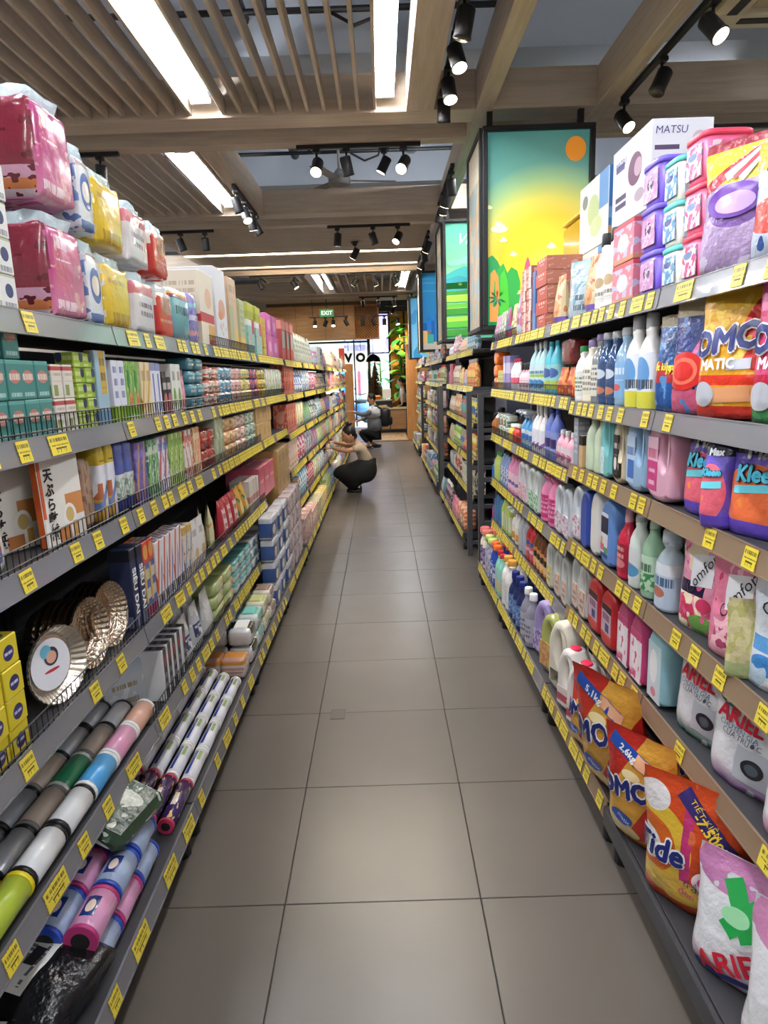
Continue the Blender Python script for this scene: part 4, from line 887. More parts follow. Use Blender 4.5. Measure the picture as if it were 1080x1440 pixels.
flor = wrapped(.095, .22, .25, A('floral pack', '#dfe6ea', ('e', .5, .55, .32, .25, '#4a6cb8'), ('e', .5, .55, .22, .14, '#e8e0d0'), ('b', .88, 1, '#c8a0a0'), ('b', .04, .16, '#5a7cc0')), A('floral side', '#dfe6ea', ('n', 8, .55, '#5a7cc0')), seed=8)
run(-1, 0, 1.995, 2.09, flor, 'white tissue pack with blue floral medallion', stack=2, n=1)
yelp = wrapped(.22, .2, .24, A('yellow pack', '#edc51c', ('t', .15, .7, .8, .9, 2, '#b8901c'), ('t', .1, .35, .9, .5, 1.6, '#c09a18'), ('t', .2, .06, .9, .25, 2, '#b8901c')), A('yellow side', '#e3dccc', ('n', 6, .5, '#edc51c')), seed=9)
run(-1, 0, 2.10, 2.33, yelp, 'bright yellow napkin pack with brown script', stack=2, n=1)
wpink = wrapped(.225, .16, .225, A('white red band pack', '#dcd6d8', ('b', .74, .96, '#d06070'), ('t', .2, .78, .8, .92, 2, '#f4e0e0'), ('t', .2, .3, .8, .62, 6, '#8a6a80'), ('b', 0, .12, '#c8c8cc')), A('white red side', '#dcd8d8', ('b', .74, .96, '#d06070')), seed=11)
run(-1, 0, 2.34, 2.58, wpink, 'white tissue pack with red heading band', stack=2, n=1)
redp = wrapped(.18, .16, .215, A('red pack', '#d8261e', ('e', .6, .72, .3, .22, '#b07048'), ('t', .1, .2, .9, .4, 3, '#f08070'), ('b', .9, 1, '#e8dcc8')), A('red side', '#d8261e', ('b', .7, 1, '#e8ded0')), seed=13)
run(-1, 0, 2.59, 2.78, redp, 'red napkin pack with brown picture', stack=2, n=1)
japan = soft(.27, .15, .21, A('teal towel pack', '#64aab8', ('g', 0, 0, 1, .8, '#2f8aa0', '#74b8c4'), ('b', .9, 1, '#e8e8ee'), ('b', .86, .9, '#e0c040'), ('b', .82, .86, '#c83a50'), ('b', .79, .82, '#2c3a78'), ('t', .2, .45, .8, .66, 2, '#28485c')), 'towel_pack', seed=3)
run(-1, 0, 2.78, 3.06, japan, 'teal kitchen towel pack with striped heading', n=1)
purs = soft(.10, .16, .22, A('purple stripe pack', '#8f86c8', ('b', .15, .25, '#e8a0a0'), ('b', .45, .55, '#d8d8f0'), ('b', .7, .78, '#7fc0d0'), ('n', 9, .6, '#6c60b0')), 'towel_pack', seed=4)
run(-1, 0, 3.07, 3.18, purs, 'narrow towel pack with purple and orange stripes', n=1)
babybox = carton(.26, .2, .335, A('cream baby box', '#e6dcc8', ('b', .32, .45, '#d03a44'), ('e', .6, .66, .24, .14, '#e8b89a'), ('t', .1, .85, .6, .95, 2, '#c03040'), ('r', .5, 0, 1, .3, '#e0aa5a'), ('r', .5, 0, 1, .09, '#c83040')), A('cream side', '#dccfb4', ('b', .32, .42, '#d03a44'), ('t', .1, .5, .9, .9, 10, '#b8a888')), name='baby_carton')
run(-1, 0, 3.20, 3.48, babybox, 'cream baby carton with red band and face picture', n=1)
whb = carton(.22, .22, .40, A('white tall box', '#dfe2ea', ('e', .55, .5, .3, .12, '#d8a088'), ('e', .4, .42, .2, .06, '#e08a60'), ('t', .2, .82, .8, .9, 2, '#c05060'), ('n', 9, .62, '#c9a898', 0, 0, 1, .35)), A('white tall side', '#d6d8e0'), A('white tall top', '#d8b0c0'), name='tall_carton')
run(-1, 0, 3.52, 3.78, whb, 'tall white carton with peach picture', n=1)
beb = carton(.18, .2, .39, A('beige tall box', '#d2b294', ('b', 0, .3, '#e0b860'), ('r', 0, 0, .5, .62, '#a8b48a'), ('t', .1, .7, .9, .9, 5, '#a88a70')), M('beige side', '#c9a88a', .6), name='tall_carton')
run(-1, 0, 3.82, 4.02, beb, 'tall beige and sage carton beside the white one', n=1)
sage = carton(.17, .2, .30, A('sage box', '#b4c094', ('b', 0, .28, '#e8c060'), ('t', .1, .4, .9, .9, 8, '#98a47c')), name='slim_carton')
run(-1, 0, 4.06, 4.26, sage, 'sage green carton with yellow foot', n=1)
limeb = carton(.21, .2, .10, A('lime box', '#b6ba3e', ('b', .1, .5, '#a0a834')), name='flat_carton'); tealb = carton(.23, .2, .21, A('teal box', '#8cc4bc', ('b', .82, 1, '#e8ecec'), ('r', .6, .6, 1, 1, '#c83a58'), ('e', .3, .4, .15, .2, '#d89a90'), ('n', 10, .6, '#70b0ac', 0, 0, 1, .6)), name='tissue_carton')
run(-1, 0, 4.32, 4.82, tealb, 'teal tissue carton with white and red top', n=2)
run(-1, 0, 4.32, 4.82, limeb, 'lime green flat carton lying on the teal ones', n=2, z=1.745+.2125)
golb = carton(.10, .2, .26, A('gold box', '#cfae48', ('b', .2, .25, '#a8882c'), ('t', .1, .3, .9, .9, 6, '#b89838')), name='slim_carton'); run(-1, 0, 4.86, 5.0, golb, 'tall gold carton', n=1)
magb = carton(.24, .22, .155, A('magenta box', '#c85aa8', ('e', .5, .5, .25, .25, '#e8a0d0'), ('b', 0, .1, '#b04890')), name='gift_carton'); run(-1, 0, 5.04, 5.56, magb, 'magenta carton with pale oval', stack=2, n=2)
run(-1, 0, 5.78, 6.5, lambda: carton(.2, .2, .34, A('red tall box', '#b8423e', ('b', .75, .95, '#e08a78'), ('r', .2, .3, .8, .7, '#8cc0b0')), name='tall_carton'), 'tall red carton with green window', n=3)
run(-1, 0, 6.55, 8.1, lambda: pouch(.2, .29, .1, A('grey green pouch', '#a8aca4', ('n', 5, .55, '#8c948c'), ('t', .1, .3, .9, .8, 6, '#6c746c')), 21, name='refill_pouch'), 'grey green refill pouch', n=7)
run(-1, 0, 13.7, 14.1, lambda: carton(.2, .1, .42, A('orange red box', '#e8402a', ('e', .5, .4, .3, .25, '#f0a050')), name='display_card'), 'red display card with orange disc', n=1)
# L2
tb = carton(.064, .05, .088, A('teal small box', '#3c8a84', ('e', .5, .58, .36, .17, '#c8786c'), ('t', .15, .5, .85, .66, 2, '#f0d8c8'), ('t', .15, .08, .85, .3, 3, '#a8d0cc'), ('b', .9, 1, '#5aa8a0')), name='tea_box'); rb = carton(.064, .05, .088, A('red small box', '#b83a3c', ('e', .5, .58, .36, .17, '#e0a090'), ('t', .15, .5, .85, .66, 2, '#f4dcd0'), ('t', .15, .08, .85, .3, 3, '#e8b0a8'), ('b', .9, 1, '#c85850')), name='tea_box')
run(-1, 1, 1.20, 1.42, rb, 'small red box with pale oval', stack=2, rows=1, jy=.03, n=3)
run(-1, 1, 1.43, 1.70, tb, 'small teal box with rose oval', stack=2, jy=.04, n=4); run(-1, 1, 1.43, 1.58, tb, 'small teal box on the top of the pile', z=1.46+.1800, n=2, inset=.004)
whsb = carton(.055, .05, .085, A('white red small box', '#e4ddd0', ('b', .82, .94, '#c84848'), ('r', .1, .08, .5, .4, '#8aa04c'), ('t', .1, .5, .9, .75, 3, '#b8a890')), name='tea_box'); run(-1, 1, 1.71, 1.83, whsb, 'small white box with red heading', stack=2, n=2, jy=.03)
lim = carton(.06, .05, .040, A('lime small box', '#9cc02c', ('e', .78, .7, .2, .35, '#2c3468'), ('t', .05, .1, .6, .9, 2, '#d4e490')), name='sachet_box'); run(-1, 1, 1.84, 1.96, lim, 'little lime green box with navy spot', stack=5, n=2, jy=.02)
sky = carton(.075, .03, .215, A('sky box yellow tab', '#9cc0d4', ('r', .35, .42, .85, 1, '#d8b040'), ('t', .4, .5, .8, .9, 5, '#7c6420'), ('b', 0, .2, '#6c9cc4')), name='slim_carton'); run(-1, 1, 1.97, 2.06, sky, 'tall sky blue packet with yellow tab', n=1)
def flatbox(k, base, *ops, w=.05, h=.19, d=.10): return carton(w, d, h, A(k, base, *ops), name='food_bag_box')
fb = [('white green flat box', flatbox('wg', '#dfe2ee', ('b', 0, .28, '#8cb82c'), ('t', .2, .4, .8, .9, 5, '#5c6cb0')), 2), ('melon picture flat box', flatbox('melon', '#7cb848', ('e', .4, .7, .22, .26, '#2f8a3c'), ('e', .6, .35, .25, .15, '#e06a40'), ('n', 6, .6, '#b8d890'), w=.06), 2), ('cream and orange flat box', flatbox('cream', '#e8d8a8', ('d', .2, .8, .12, '#e0a040'), ('t', .1, .6, .9, .9, 3, '#b89060')), 2), ('white flat box with blue lettering', flatbox('wb', '#e4e6f0', ('r', .3, .1, .6, .8, '#5a70c0'), ('b', .85, 1, '#8890c8')), 2), ('black flat box with pink picture', flatbox('bp', '#2c2428', ('e', .6, .3, .4, .28, '#d06a70'), ('t', .1, .6, .9, .9, 3, '#d8d0d0'), h=.14), 2), ('white and green flat box', flatbox('wg2', '#e6e8e0', ('e', .5, .3, .3, .22, '#6aa840'), ('t', .2, .6, .8, .85, 3, '#888c80'), w=.06), 2)]
y = 2.08
for (ds, p_, n_) in fb: run(-1, 1, y, y+n_*(p_.w+.005), p_, ds, n=n_, jy=.06); y += n_*(p_.w+.005)+.004
pinkleaf = pouch(.1, .17, .03, A('pink leaf pouch', '#d87a90', ('n', 5, .55, '#f0b8c0'), ('b', .85, 1, '#b85068')), 31, name='cotton_pouch'); run(-1, 1, 2.78, 2.89, pinkleaf, 'small pink pouch beside the teal packs', n=1)
tealp = soft(.12, .1, .055, A('teal soft pack', '#3f8ca0', ('t', .1, .2, .9, .8, 3, '#a8d4dc')), 'cotton_pack', seed=2); run(-1, 1, 2.92, 3.18, tealp, 'teal soft cotton pack', stack=4, n=2)
multi = [('#f0e2d0', '#d04838', 'cream pack with red mark'), ('#4a9ad0', '#e8f0f0', 'blue and white soft pack'), ('#f0a8a8', '#f8e0d8', 'rose pink soft pack'), ('#e8d860', '#f8f0c0', 'pale yellow soft pack'), ('#d84878', '#5c4890', 'crimson and violet soft pack'), ('#e8c838', '#d8a828', 'golden yellow soft pack')]
y = 3.22
for k, (a, b_, ds) in enumerate(multi):
    p_ = soft(.13, .12, .062, A('multi%s' % 'abcdef'[k], a, ('n', 4, .52, b_), ('t', .1, .3, .9, .7, 3, '#888078')), 'cotton_pack', seed=k+3, amp=.12); run(-1, 1, y, y+.27, p_, ds, stack=3, n=2, seed=k, jy=.3); y += .275
ktr = soft(.105, .13, .20, A('kitchen roll wrap', '#e0e4d4', ('n', 5, .55, '#b4cc90'), ('t', .2, .4, .8, .6, 2, '#7c9a68')), 'kitchen_roll_pack', seed=14); run(-1, 1, 4.90, 5.65, ktr, 'white kitchen roll pack with green leaves', n=6)
# L3
chick = pouch(.26, .27, .05, A('fried chicken bag', '#e6ded6', ('e', .52, .42, .36, .30, '#c86438'), ('n', 9, .52, '#a04a30', .2, .15, .85, .7), ('e', .3, .76, .2, .1, '#5ca83c'), ('r', .0, 0, .5, .12, '#7cc060'), ('b', .9, 1, '#d8a8a0'), ('r', .55, .06, .85, .16, '#5a6cb0')), 41, name='batter_bag', patches=())
run(-1, 2, 1.24, 1.50, chick, 'large bag with a fried chicken picture', n=1, turn=.12, inset=.01)
tsk = G()
def paperpack(seed=0):
    m1 = A('tempura paper', '#ece6dc', ('b', .97, 1, '#e8622a'), ('r', .0, .3, .07, 1, '#e8622a'), ('r', .55, .26, 1, .50, '#d88a48'), ('e', .62, .26, .16, .14, '#f0eee8'), ('e', .62, .28, .10, .08, '#d8b868'), ('r', .3, .02, .6, .16, '#cf7c3c'), ('r', .4, .9, .9, .96, '#b83a58'), ('t', .45, .8, .8, .86, 1, '#b8a8a0'), ('r', .66, .04, .78, .20, '#e8a850'))
    p_ = carton(.17, .022, .245, m1, M('orange card', '#e06428', .6), name='paper_pack', cat='pack', b=.003); g = G()
    for k, ch in enumerate('天ぷら敷紙'): text_flat(g, ch, .036, M('ink', '#1b1716', .6), lambda x, y_: (x, -.0128, y_), at=(-.050, .178-k*.037), bold=.0012, res=2)
    return Proto('paper_pack', 'pack', .17, .022, .245, [p_.parts[0], ('lettering', g)])
pp_ = paperpack()
for k, (x, y, r, lab) in enumerate(((-.835, 1.715, 1.42, 'white and orange paper pack with black vertical characters, front one'), (-.915, 1.630, 1.25, 'white and orange paper pack standing just behind the front one'), (-.965, 1.615, 1.1, 'orange edged paper pack, rearmost of the three'))):
    spawn(pp_, (x, y, 1.182), r, lab, rx=-.03)
stick = soft(.06, .12, .20, A('brown wrap', '#a8866c', ('n', 5, .55, '#8a6a52'), ('b', .1, .2, '#c9a87c')), 'stick_bundle', seed=6); run(-1, 2, 1.80, 1.90, stick, 'brown wrapped bundle beside the paper packs', n=1)
chop = soft(.052, .09, .235, A('chopstick pack', '#e6e6ee', ('b', .72, 1, '#e8c828'), ('t', .2, .76, .8, .94, 2, '#5c5420'), ('r', 0, 0, .45, .32, '#d8a030'), ('r', .0, .3, .3, .5, '#c86a38'), ('d', .2, .3, .06, '#6c8cc8')), 'chopstick_pack', seed=8, p=.25); run(-1, 2, 1.91, 2.05, chop, 'tall chopstick pack with yellow head', n=2)
straw = soft(.055, .09, .22, A('straw pack', '#d8dcd8', ('b', .55, 1, '#5060b0'), ('b', 0, .22, '#2f3a8c'), ('n', 12, .5, '#8ca88c', 0, .2, 1, .5)), 'straw_pack', seed=9, p=.25); run(-1, 2, 2.06, 2.19, straw, 'blue and white drinking straw pack', n=2)
for (a, b_, y0, n_, c1, c2, c3, ds, tp) in ((0, 0, 2.20, 2, '#6a58a0', '#e0a050', '#8a78c0', 'purple food bag packet', 0), (0, 0, 2.32, 2, '#3f8a5c', '#8cc060', '#d8e0c8', 'green food bag packet', 0), (0, 0, 2.44, 2, '#e4e2e6', '#d84a48', '#4a68b8', 'white packet with red curve', 0), (0, 0, 2.57, 3, '#a0c058', '#d8e4b0', '#6a9a38', 'light green vegetable bag packet', 0), (0, 0, 2.77, 2, '#e2dfd6', '#d85a38', '#c84030', 'white packet with red letter shape', 1), (0, 0, 2.90, 2, '#e0a878', '#e07040', '#f0d8b0', 'orange food packet', 0)):
    p_ = carton(.055, .10, .205, A('fp'+ds.replace(' ', ''), c1, ('d', .2, .9, .14, c2) if tp == 0 else ('d', .9, -1.0, .10, c2), ('t', .1, .65, .9, .95, 4, c3), ('n', 8, .6, c3)), name='food_bag_packet', cat='packet'); run(-1, 2, y0, y0+n_*.061, p_, ds, n=n_, jy=.08)
dkred = soft(.12, .11, .09, A('dark red pack', '#b83c34', ('n', 4, .55, '#8c2824'), ('t', .2, .3, .8, .6, 2, '#e8a090')), 'snack_pack', seed=12); run(-1, 2, 3.04, 3.29, dkred, 'dark red soft pack', stack=2, n=2)
gs = soft(.08, .1, .23, A('sage tall wrap', '#b8c4a0', ('n', 4, .55, '#98a880')), 'tall_pack', seed=13, p=.25); run(-1, 2, 3.32, 3.50, gs, 'tall sage green wrapped pack', n=2)
for k, (c1, c2, ds, y0) in enumerate((('#e8a060', '#f0d0a0', 'orange soft pack', 3.52), ('#ece6d8', '#e08a6a', 'white soft pack with coral print', 3.80), ('#d8e4d0', '#7cb0a0', 'mint and white soft pack', 4.10))):
    p_ = soft(.14, .13, .068, A('l3s'+'abc'[k], c1, ('n', 4, .5, c2)), 'sponge_pack', seed=20+k, amp=.12); run(-1, 2, y0, y0+.28, p_, ds, stack=3, n=2, jy=.3)
kraft = carton(.19, .2, .115, A('kraft carton', '#cda56a', ('r', .3, .3, .7, .7, '#b88e54'), ('r', .46, 0, .54, 1, '#b08a50')), M('kraft side', '#bd9458', .6), name='kraft_carton'); run(-1, 2, 4.40, 4.98, kraft, 'brown kraft carton', stack=2, n=3, jy=.03)
ktall = carton(.2, .24, .20, A('kraft tall carton', '#c7a068', ('r', .2, .5, .8, .8, '#a9834c'), ('r', .46, 0, .54, 1, '#b08a50')), M('kraft side', '#bd9458', .6), name='kraft_carton'); run(-1, 3, 5.02, 5.66, ktall, 'brown kraft carton', stack=3, n=3, z=.455, where='tall pile before the far left run', jy=.03, inset=-.02)
# L4
yb = carton(.072, .06, .066, A('yellow oval box', '#e6cf1e', ('e', .5, .45, .27, .26, '#2f2c6c'), ('t', .15, .78, .9, .95, 2, '#a8981c'), ('t', .3, .4, .7, .5, 1, '#c8c8e8')), name='yellow_box'); run(-1, 3, 1.16, 1.40, yb, 'small yellow box with navy oval', stack=4, rows=2, n=3, jy=.05)
gp = pan(.098, .03, M('plate foil', '#d8cfc0', .25, metal=.85), None); lb = G().add([(.066*cos(2*pi*k/28), .024, .098+.066*sin(2*pi*k/28)) for k in range(28)], [tuple(range(28))[::-1]], M('plate paper', '#e6e8ee', .5))
lp = G()
for (cx, cz, rx, rz, c) in ((-.012, .135, .018, .017, '#6ab4d0'), (.004, .118, .024, .024, '#3a3c48'), (.004, .116, .017, .016, '#d8a890'), (0, .082, .026, .004, '#c83a48')): lp.add([(cx+rx*cos(2*pi*k/20), .0232-.02*(.03-rx if rx < .025 else 0), cz+rz*sin(2*pi*k/20)) for k in range(20)], [tuple(range(20))[::-1]], M('plate '+c, c, .5))
for g_ in (lb, lp):
    g_.f = [f[::-1] for f in g_.f]
plate = Proto('foil_plate', 'plate', .23, .04, .23, [('plate', gp), ('paper_label', lb), ('picture', lp)])
spawn(plate, (-.832, 1.60, .792), pi/2-.28, 'round foil plate with a picture label, facing the aisle on the fourth left shelf', rx=-.05)
rim = pan(.10, .045, foil, None); panp = Proto('foil_pan', 'pan', .2, .05, .2, [('pan', rim)])
random.seed(4)
for k in range(6): spawn(panp, (-.838-.018*k, 1.815-.004*k, .792), pi/2-.10+.03*random.random(), 'ribbed foil pan, %s of the nested stack right of the picture plate' % ORD[k], 'foil pans nearer stack', rx=-.08)
for k in range(5): spawn(panp, (-.842-.018*k, 1.97, .792), pi/2-.12, 'ribbed foil pan, %s of the nested stack beside the navy film boxes' % ORD[k], 'foil pans farther stack', rx=-.08)
navy = carton(.048, .07, .27, A('navy film box', '#2c3558', ('b', .86, 1, '#1c2030'), ('t', .1, .04, .9, .18, 3, '#7c84a8')), name='film_box'); g = G(); text_flat(g, 'SIÊU DAI', .040, MWHITE, lambda x, y_: (y_, -.0358, -x+.13), bold=.0012); 
navy = Proto('film_box', 'box', .048, .07, .27, [navy.parts[0], ('lettering', g)])
run(-1, 3, 2.075, 2.18, navy, 'tall navy film box with white lettering up its side', n=2, jy=.02)
fol = carton(.05, .07, .265, A('foil box bright', '#4a62a8', ('b', .72, 1, '#d8402c'), ('e', .5, .86, .4, .1, '#e8a040'), ('b', 0, .16, '#a83a68'), ('r', 0, .2, .3, .7, '#d0a850'), ('t', .2, .25, .9, .65, 4, '#e8d8a0')), name='film_box'); run(-1, 3, 2.19, 2.30, fol, 'tall film box with red and orange head', n=2, jy=.02)
wof = carton(.06, .07, .235, A('white orange box', '#e6e0e2', ('d', .3, .9, .13, '#d8622f'), ('d', -.2, .9, .10, '#6a74b8'), ('t', .2, .05, .9, .2, 2, '#484868'), ('t', .1, .82, .9, .97, 2, '#8a8a90')), name='film_box'); run(-1, 3, 2.31, 2.63, wof, 'white film box with orange and blue sweep', n=5, jy=.02)
yof = carton(.055, .07, .215, A('yellow head box', '#e0d8cc', ('b', .85, 1, '#d8b838'), ('d', .2, .7, .1, '#6a94b0'), ('n', 9, .6, '#c87a50')), name='film_box'); run(-1, 3, 2.64, 2.77, yof, 'cream film box with yellow head', n=2, jy=.03)
wpk = pouch(.11, .21, .03, A('white paper bag', '#e2dfdc', ('e', .5, .3, .3, .12, '#d0b078'), ('t', .2, .6, .8, .8, 3, '#a8a098')), 51, name='paper_bag_pack'); run(-1, 3, 2.78, 2.97, wpk, 'white pack of paper bags', n=2)
crm = pouch(.15, .22, .05, A('cream bag', '#d8d4a0', ('r', 0, 0, 1, .2, '#b8b878'), ('r', .15, .3, .5, .8, '#e8e4c0'), ('n', 5, .6, '#d0a050')), 53, name='cup_bag'); run(-1, 3, 2.97, 3.28, crm, 'cream and green leaning bag', n=2, turn=.3)
hap = pouch(.13, .2, .06, A('red happy bag', '#c8283c', ('r', .25, .25, .75, .75, '#f0e0dc'), ('t', .3, .3, .7, .7, 4, '#b83040'), ('n', 5, .62, '#e88a90')), 55, name='party_bag'); run(-1, 3, 3.32, 3.72, hap, 'red bag with white label', n=3)
orb = pouch(.12, .2, .08, A('amber bag', '#e8a82c', ('n', 4, .58, '#2f8a6c'), ('e', .5, .4, .25, .2, '#f4d890')), 57, name='party_bag'); run(-1, 3, 3.74, 4.0, orb, 'amber yellow bag with green patches', n=2)
wrb = carton(.07, .12, .19, A('white slim box', '#e0d8d0', ('b', .3, .5, '#d08a80')), name='slim_carton'); run(-1, 3, 4.02, 4.32, wrb, 'white slim carton with rose band', n=4)
pkb = carton(.2, .22, .21, A('coral cube', '#e06a7a', ('g', 0, 0, 1, 1, '#e88a98', '#d85068'), ('t', .2, .4, .8, .6, 2, '#f4c0c8')), name='coral_carton'); run(-1, 3, 4.36, 4.98, pkb, 'coral pink cube carton', n=3, jy=.03, z=.80) 
# L5
rw = lambda k, c, me_, r=.036, L_=.16, metal=0: rollp(L_, r, M('wrap '+k, c, .3, metal=metal, coat=.5), me_)
sil = rw('silver grey', '#b9bcc0', capk, metal=.3); whr = rw('white roll', '#dedfe0', capk); limr = rw('lime roll', '#a9bd3c', M('end yellow', '#e0cc20', .4)); gryr = rw('grey roll', '#8f949a', capk); blr = rw('sky roll', '#4ea0d8', capw); grr = rw('green roll', '#3f9c6c', capw); pkr = rw('rose roll', '#dc9ab8', capw); tnr = rw('tan roll', '#c9b8a8', M('end grey', '#8c8c88', .4)); prr = rw('peach roll', '#d8a890', capw)
def bed(y0, cols, lv=4, z0=None, place='rolls', r=.036, L_=.16, slope=0.0):
    """rolls lying in lanes parallel to the shelf edge, higher toward the back"""
    for i, col in enumerate(cols):
        for j, (p_, ds) in enumerate(col):
            if not p_: continue
            x = -(front(-1, lv, 2)+r+j*(2*r+.002)); y = y0+i*(L_+.004)+L_/2; z = deck(-1, lv, 2)+.002+j*slope
            spawn(p_, (x, y, z), pi/2, '%s, %s lane, %s along the %s' % (ds, ('front', 'second', 'third', 'rear')[j], ORD[i], SHELF[-1, lv]), None)
lime = (limr, 'lime green wrap roll with yellow ends'); whi = (whr, 'white wrap roll with black ends'); silv = (sil, 'silver wrap roll with black ends'); gry = (gryr, 'grey wrap roll with black ends')
bed(1.0, [[lime, lime, silv, gry], [lime, lime, silv, gry], [whi, silv, silv, gry], [whi, (tnr, 'tan wrap roll with grey ends'), gry, gry], [(blr, 'sky blue wrap roll with white ends'), (grr, 'green wrap roll with white ends'), (tnr, 'tan wrap roll with grey ends'), gry], [(pkr, 'rose wrap roll with white ends'), (tnr, 'tan wrap roll with grey ends'), silv, silv], [(prr, 'peach wrap roll with white ends'), (whr, 'white wrap roll with dark ends'), silv, silv]])
# a second layer lies on the rear lanes
for i in range(5):
    for j in (2,): spawn((sil, tnr, gryr, grr, whr)[(i+j*2) % 5], (-(front(-1, 4, 2)+.036+(j+.5)*.074), 1.16+i*.168, .452+.063), pi/2, '%s, upper layer %s lane, %s along the fifth left shelf' % (('silver wrap roll', 'tan wrap roll', 'grey wrap roll', 'green wrap roll', 'white wrap roll')[(i+j*2) % 5], ('', 'front', 'rear')[j], ORD[i]))
flt = carton(.15, .014, .25, A('blue white flat pack', '#ccd4dc', ('g', 0, .5, 1, 1, '#c8d4e0', '#6c8cb8'), ('n', 6, .6, '#e8ecf0'), ('t', .2, .1, .8, .4, 3, '#a89878')), name='foil_sheet_pack', cat='pack', b=.004)
for k in range(2): spawn(flt, (-.93-.03*k, 2.20+.02*k, .452), pi/2+.10-.9, 'flat blue and white sheet pack leaning %s' % ('beside the wrap rolls' if k == 0 else 'behind its twin'), rx=-.10)
dks = carton(.05, .14, .19, A('dark and white set', '#34363c', ('r', 0, 0, .3, 1, '#d8dadc'), ('t', .4, .1, .9, .6, 5, '#8c8e94'), ('e', .65, .75, .2, .12, '#b04040')), M('set side white', '#dcdddf', .4), name='cutlery_set'); run(-1, 4, 2.26, 2.55, dks, 'black and white boxed cutlery set', n=5, jy=.03)
slv = pouch(.13, .19, .07, A('silver navy bag', '#c4c6ca', ('r', .1, .3, .9, .6, '#34406c'), ('t', .15, .35, .85, .55, 2, '#d8dce8'), ('n', 4, .6, '#e8e8ea')), 61, name='glove_bag'); run(-1, 4, 2.54, 2.86, slv, 'silver bag with navy label', n=2, rows=2)
sv2 = pouch(.13, .2, .07, M('frosted white bag', '#d4d4d2', .25, bump=.6), 63, name='clear_bag'); run(-1, 4, 2.88, 3.02, sv2, 'frosted white plastic bag', n=1, rows=2)
gt = soft(.2, .14, .062, A('green tissue pack', '#b8c878', ('e', .5, .5, .3, .35, '#dce4b0'), ('r', .6, .5, .9, .9, '#e0b868')), 'tissue_pack', seed=31); run(-1, 4, 3.04, 3.46, gt, 'pale green tissue pack', stack=3, n=2)
wip = soft(.15, .11, .058, A('teal wipes', '#c8dedc', ('b', .6, 1, '#6cb8b4'), ('e', .4, .4, .25, .3, '#f0f2f0'), ('t', .5, .2, .9, .5, 2, '#3c7c90')), 'wipes_pack', seed=33); wip2 = soft(.15, .11, .058, A('white blue wipes', '#e2e6e8', ('e', .5, .5, .3, .34, '#5aa8d0'), ('b', 0, .15, '#9ab4c0')), 'wipes_pack', seed=34)
run(-1, 4, 3.48, 3.96, wip, 'teal and white wet wipes pack', stack=3, n=3); run(-1, 4, 3.98, 4.45, wip2, 'white wet wipes pack with blue spot', stack=3, n=3)
# lowest left
blk = pouch(.26, .32, .09, A('black sack pack', '#18181a', ('r', .2, .35, .75, .8, '#e4e4e0'), ('t', .25, .4, .7, .75, 6, '#707070'), ('r', .45, .42, .65, .50, '#303030')), 71, name='bin_bag_pack', top=.1) if False else pouch(.26, .32, .09, A('black sack pack', '#18181a', ('r', .2, .35, .75, .8, '#e4e4e0'), ('t', .25, .4, .7, .75, 6, '#707070'), ('r', .45, .42, .65, .50, '#303030'), rough=.2, bump=.6), 71, name='bin_bag_pack')
for k, (x, y, z, r, rx) in enumerate(((-.62, 1.13, .20, 1.5, -1.42), (-.60, 1.30, .21, 1.35, -1.32), (-.95, 1.33, .20, 1.2, -1.2), (-.92, 1.62, .20, 1.6, -1.3))):
    o = spawn(blk, (x-.12, y, z), r, 'black bin bag pack with white label, %s on the lowest left shelf' % ('leaning nearest the camera', 'lying at the edge', 'lying at the rear', 'behind the coloured rolls')[k], rx=rx)
def ringroll(k, c, c2): return rollp(.14, .042, art('bag roll '+k, c, [('r', .36, .25, .64, .75, '#24387c'), ('e', .5, .5, .09, .16, '#f0d8c8')], .25, bump=.5, bscale=30, coat=.5), M('bag end '+k, c2, .3))
rbl, rpk, ryl, rvi = ringroll('blue', '#9fb0cc', '#2c4cb0'), ringroll('pink', '#d89ac0', '#b83a78'), ringroll('yellow', '#e6c428', '#b82c30'), ringroll('violet', '#8078b8', '#4a3c98')
cr = [[rbl, rvi, rpk], [rpk, rbl, ryl], [rbl, rpk, rvi]]; cn = {id(rbl): 'blue bag roll with navy label', id(rpk): 'pink bag roll with navy label', id(ryl): 'yellow bag roll with red ends', id(rvi): 'violet bag roll with navy label'}
for i in range(3):
    for j in range(2):
        for k in range(2):
            p_ = cr[(i+k) % 3][j]; spawn(p_, (-(.76+.086*j), 1.45+.146*i, .152+.085*k), pi/2, '%s, %s lane, %s %s' % (cn[id(p_)], ('front', 'middle', 'rear')[j], ('nearest', 'middle', 'farthest')[i], ('bottom layer', 'top layer')[k]))
gb = carton(.24, .06, .25, A('green sack bag', '#2f4a34', ('e', .62, .35, .12, .22, '#c9d0c4'), ('e', .3, .7, .14, .10, '#a8b4a4'), ('n', 6, .63, '#c0c8bc'), ('t', .65, .6, .95, .9, 4, '#b8c4b0'), rough=.25, bump=.5), name='green_bag_pack', cat='pack', b=.02)
spawn(gb, (-.72, 1.73, .34), 1.35, 'dark green pack with white marks lying on the coloured rolls', rx=-1.2); spawn(gb, (-.98, 1.80, .25), 1.5, 'dark green pack with white marks, the lower rear one', rx=-1.3)
prl = rollp(.23, .027, art('purple gold roll', '#3c2a5c', [('n', 6, .62, '#d8b060'), ('r', .4, .35, .6, .65, '#e8dcc8')], .2, coat=.6, bump=.3), M('end rose', '#c03a58', .3)); wbr = rollp(.205, .026, art('white blue roll', '#e2e3e8', [('r', .3, .12, .48, .9, '#3c4a9c'), ('r', .55, .6, .7, .9, '#98b868')], .25, coat=.6), M('end white', '#e8e8e6', .4))
